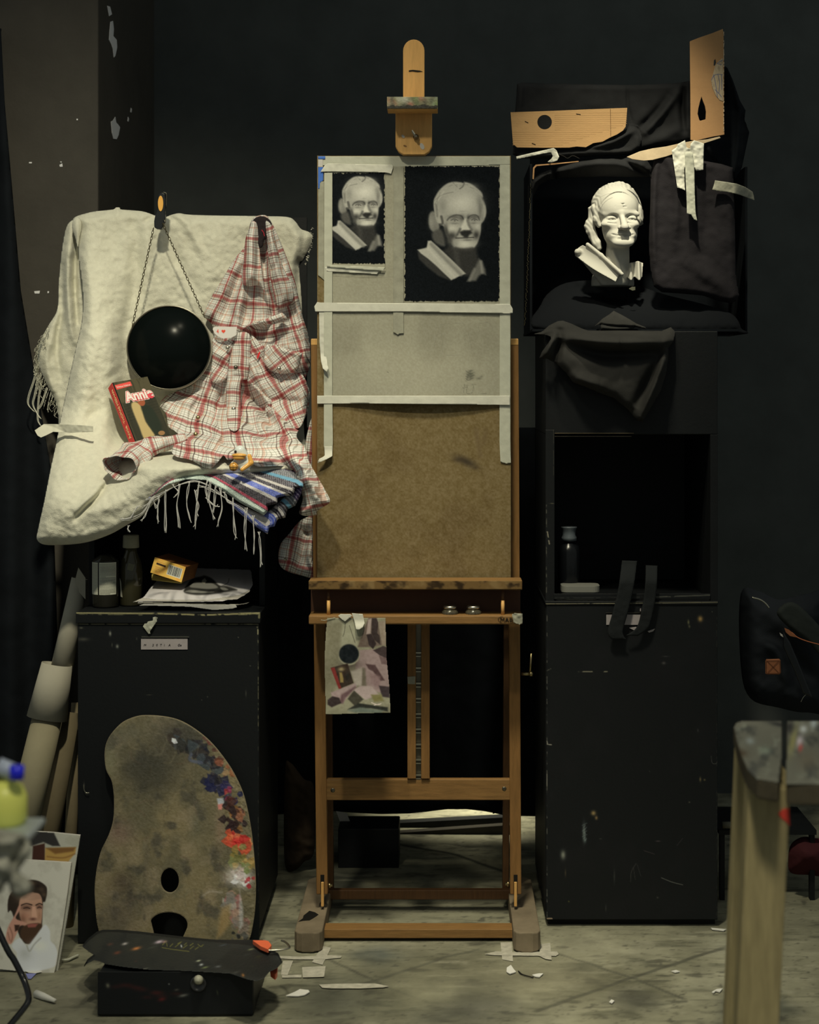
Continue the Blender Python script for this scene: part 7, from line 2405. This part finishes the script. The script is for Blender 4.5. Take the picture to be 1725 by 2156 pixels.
lg0 = P(1652, 1722, 2.418)
MB().prism([P(x, y, 2.421) for x, y in ((1640, 1714), (1648, 1705), (1662, 1702), (1664, 1740), (1656, 1730), (1646, 1722))], (0, .002, 0)).build('red_paint_spot', mat('red_spot', A(190, 62, 44), .6, .2), ST)

# ================================================================== bag and odd things in the dark at the right
BG = thing('bag', P(1640, 1500, 4.30), 'dark canvas bag with a square leather patch hanging in the dark at the right', 'bag')
M['bag'] = mat('dark_canvas', A(26, 28, 27), .85, .15, bump=.3, bscale=300)
cloth('bag_body', [dict(poly=[(1560, 1250), (1600, 1245), (1640, 1262), (1700, 1250), (1745, 1260), (1750, 1480), (1700, 1500), (1640, 1490), (1580, 1470), (1560, 1400)], depth=lambda x, y: 4.34 + 0 * x, step=4, roll=.05, wr=(.012, 50), seed=6,
      folds=[([(1620, 1290), (1680, 1350), (1730, 1420)], 16, .02), ([(1600, 1350), (1640, 1380), (1660, 1460)], 12, .02)])], M['bag'], BG, solid=.003)
cloth('bag_flap', [dict(poly=[(1636, 1290), (1660, 1268), (1690, 1280), (1740, 1340), (1740, 1390), (1700, 1350), (1660, 1320)], depth=lambda x, y: 4.28 + 0 * x, step=3, roll=.01, wr=(.004, 30))], mat('green_grey_canvas', A(40, 42, 34), .9, .1), BG, solid=.003)
cloth('shoulder_strap', [dict(poly=[(1650, 1330), (1664, 1352), (1680, 1390), (1700, 1440), (1712, 1470), (1692, 1460), (1672, 1410), (1650, 1362)], depth=lambda x, y: 4.262 + 0 * x, step=2, roll=.002, curve=False)], M['black'], BG, solid=.002)
M['leather'] = mat('tan_leather', A(134, 82, 46), .6, .3, var=.2, vscale=90)
pt = cloth('leather_patch', [dict(poly=[(1612, 1391), (1615, 1388), (1641, 1387), (1644, 1390), (1645, 1416), (1642, 1420), (1615, 1420), (1612, 1417)], depth=lambda x, y: 4.272 + 0 * x, step=2, roll=.002, curve=False, rollpx=2)], M['leather'], BG, solid=.002)
mb = MB()
for pts in ([(1616, 1392), (1640, 1416)], [(1640, 1392), (1617, 1416)], [(1614, 1391), (1642, 1390), (1643, 1418), (1614, 1419), (1614, 1391)]):
    mb.tube([P(x, y, 4.2705) for x, y in pts], .0005, 5)
mb.build('stitching', mat('dark_stitching', A(70, 40, 24), .8, .1), pt)
MB().tube([P(x, y, 4.27) for x, y in smooth_path([(1655, 1325), (1668, 1332), (1680, 1342), (1700, 1350), (1730, 1358)], 5)], .0012, 6).build('orange_piping', mat('orange_piping', A(170, 96, 56), .7, .2), BG, True)
MB().prism([P(x, y, 4.268) for x, y in ((1652, 1322), (1662, 1326), (1675, 1338), (1678, 1342), (1664, 1339), (1655, 1331))], (0, .002, 0)).build('leather_tab', M['leather'], BG)
MB().tube([P(x, y, 4.27) for x, y in smooth_path([(1584, 1258), (1600, 1262), (1612, 1270), (1620, 1280)], 5)], .0020, 8).build('buckle', M['metal'], BG, True)
MB().tube([P(x, y, 4.27) for x, y in smooth_path([(1700, 1460), (1692, 1468), (1687, 1478)], 5)], .0008, 6).build('zip_pull', M['metal'], BG, True)
MB().prism([P(x, y, 4.268) for x, y in ((1642, 1332), (1648, 1336), (1650, 1342), (1644, 1338))], (0, .001, 0)).build('tag', M['paper'], BG)
SL = thing('white_tube', P(1545, 1731, 4.35), 'short pale tube with a dark band lying in the dark behind the stool', 'tube')
MB().tube([P(1521, 1737, 4.35), P(1540, 1737, 4.35)], .0085, 14).build('tube_end', mat('dim_white_tube', A(84, 80, 60), .7, .2), SL, True)
MB().tube([P(1540, 1737, 4.35), P(1553, 1737, 4.35)], .0088, 14).build('dark_band', M['black'], SL, True)
MB().tube([P(1553, 1736, 4.35), P(1572, 1736, 4.35)], .0065, 14).build('tube_neck', mat('dim_white_neck', A(104, 100, 76), .7, .2), SL, True)
MB().box(P(1515, 0, 4.36).x, P(1720, 0, 4.36).x, 4.36, 4.60, P(0, 1748, 4.36).z - .012, P(0, 1748, 4.36).z).build('rack_shelf', M['black_wood'])
rk = bpy.data.objects['rack_shelf']
props(rk, 'low black rack behind the stool that carries the pale tube and the dark red bundle', 'rack')
MB4 = MB()
MB4.box(P(1518, 0, 4.36).x, P(1518, 0, 4.36).x + .012, 4.37, 4.39, 0, P(0, 1748, 4.36).z - .012)
MB4.build('rack_leg', M['black_wood'], rk)
MB().box(P(1718, 0, 4.36).x - .012, P(1718, 0, 4.36).x, 4.37, 4.39, 0, P(0, 1748, 4.36).z - .012).build('rack_leg', M['black_wood'], rk)
props(cloth('cloth_bundle', [dict(poly=[(1668, 1775), (1690, 1762), (1712, 1764), (1745, 1775), (1750, 1840), (1700, 1842), (1664, 1836), (1660, 1800)], depth=lambda x, y: 4.34 + 0 * x, step=3, roll=.05, wr=(.006, 20))], mat('dark_red_cloth', A(56, 26, 24), .9, .1), solid=.003),
      'dark red cloth bundle in the shadow behind the stool', 'cloth')

# ================================================================== things in the dark behind the easel
props(MB().pbox(712, 840, 1745, 1838, 4.66, .14).build('black_crate', M['black_wood'], bevel=.003), 'black box standing on the floor in the dark behind the easel', 'box')
props(MB().bar(P(835, 1762, 5.02), P(1090, 1744, 5.02), .030, .03, (0, 0, 1)).build('floor_batten', mat('dim_batten', A(50, 46, 34), .7, .2)), 'long thin batten lying on the floor beyond the backdrop curtain', 'batten')
props(MB().bar(P(828, 1744, 5.10), P(1090, 1730, 5.10), .04, .04, (0, 0, 1)).build('black_rail', M['black_wood']), 'black rail on the lit floor strip behind the backdrop curtain', 'rail')
props(cloth('brown_apron', [dict(poly=[(600, 1620), (612, 1606), (640, 1640), (662, 1660), (662, 1790), (640, 1815), (625, 1830), (604, 1832), (598, 1780)], depth=lambda x, y: 4.60 + 0 * x, step=3, roll=.02, wr=(.012, 26), seed=4)], mat('dim_brown_cloth', A(52, 42, 28), .9, .1), solid=.002),
      'dim brown cloth hanging in the dark between the left cabinet and the easel', 'cloth')
props(MB().prism([P(x, y, 4.74) for x, y in ((708, 1708), (730, 1712), (742, 1742), (728, 1736), (716, 1730))], (0, .002, 0)).build('paper_scrap', M['paper']), 'pale torn paper showing below the hem of the backdrop curtain', 'paper')
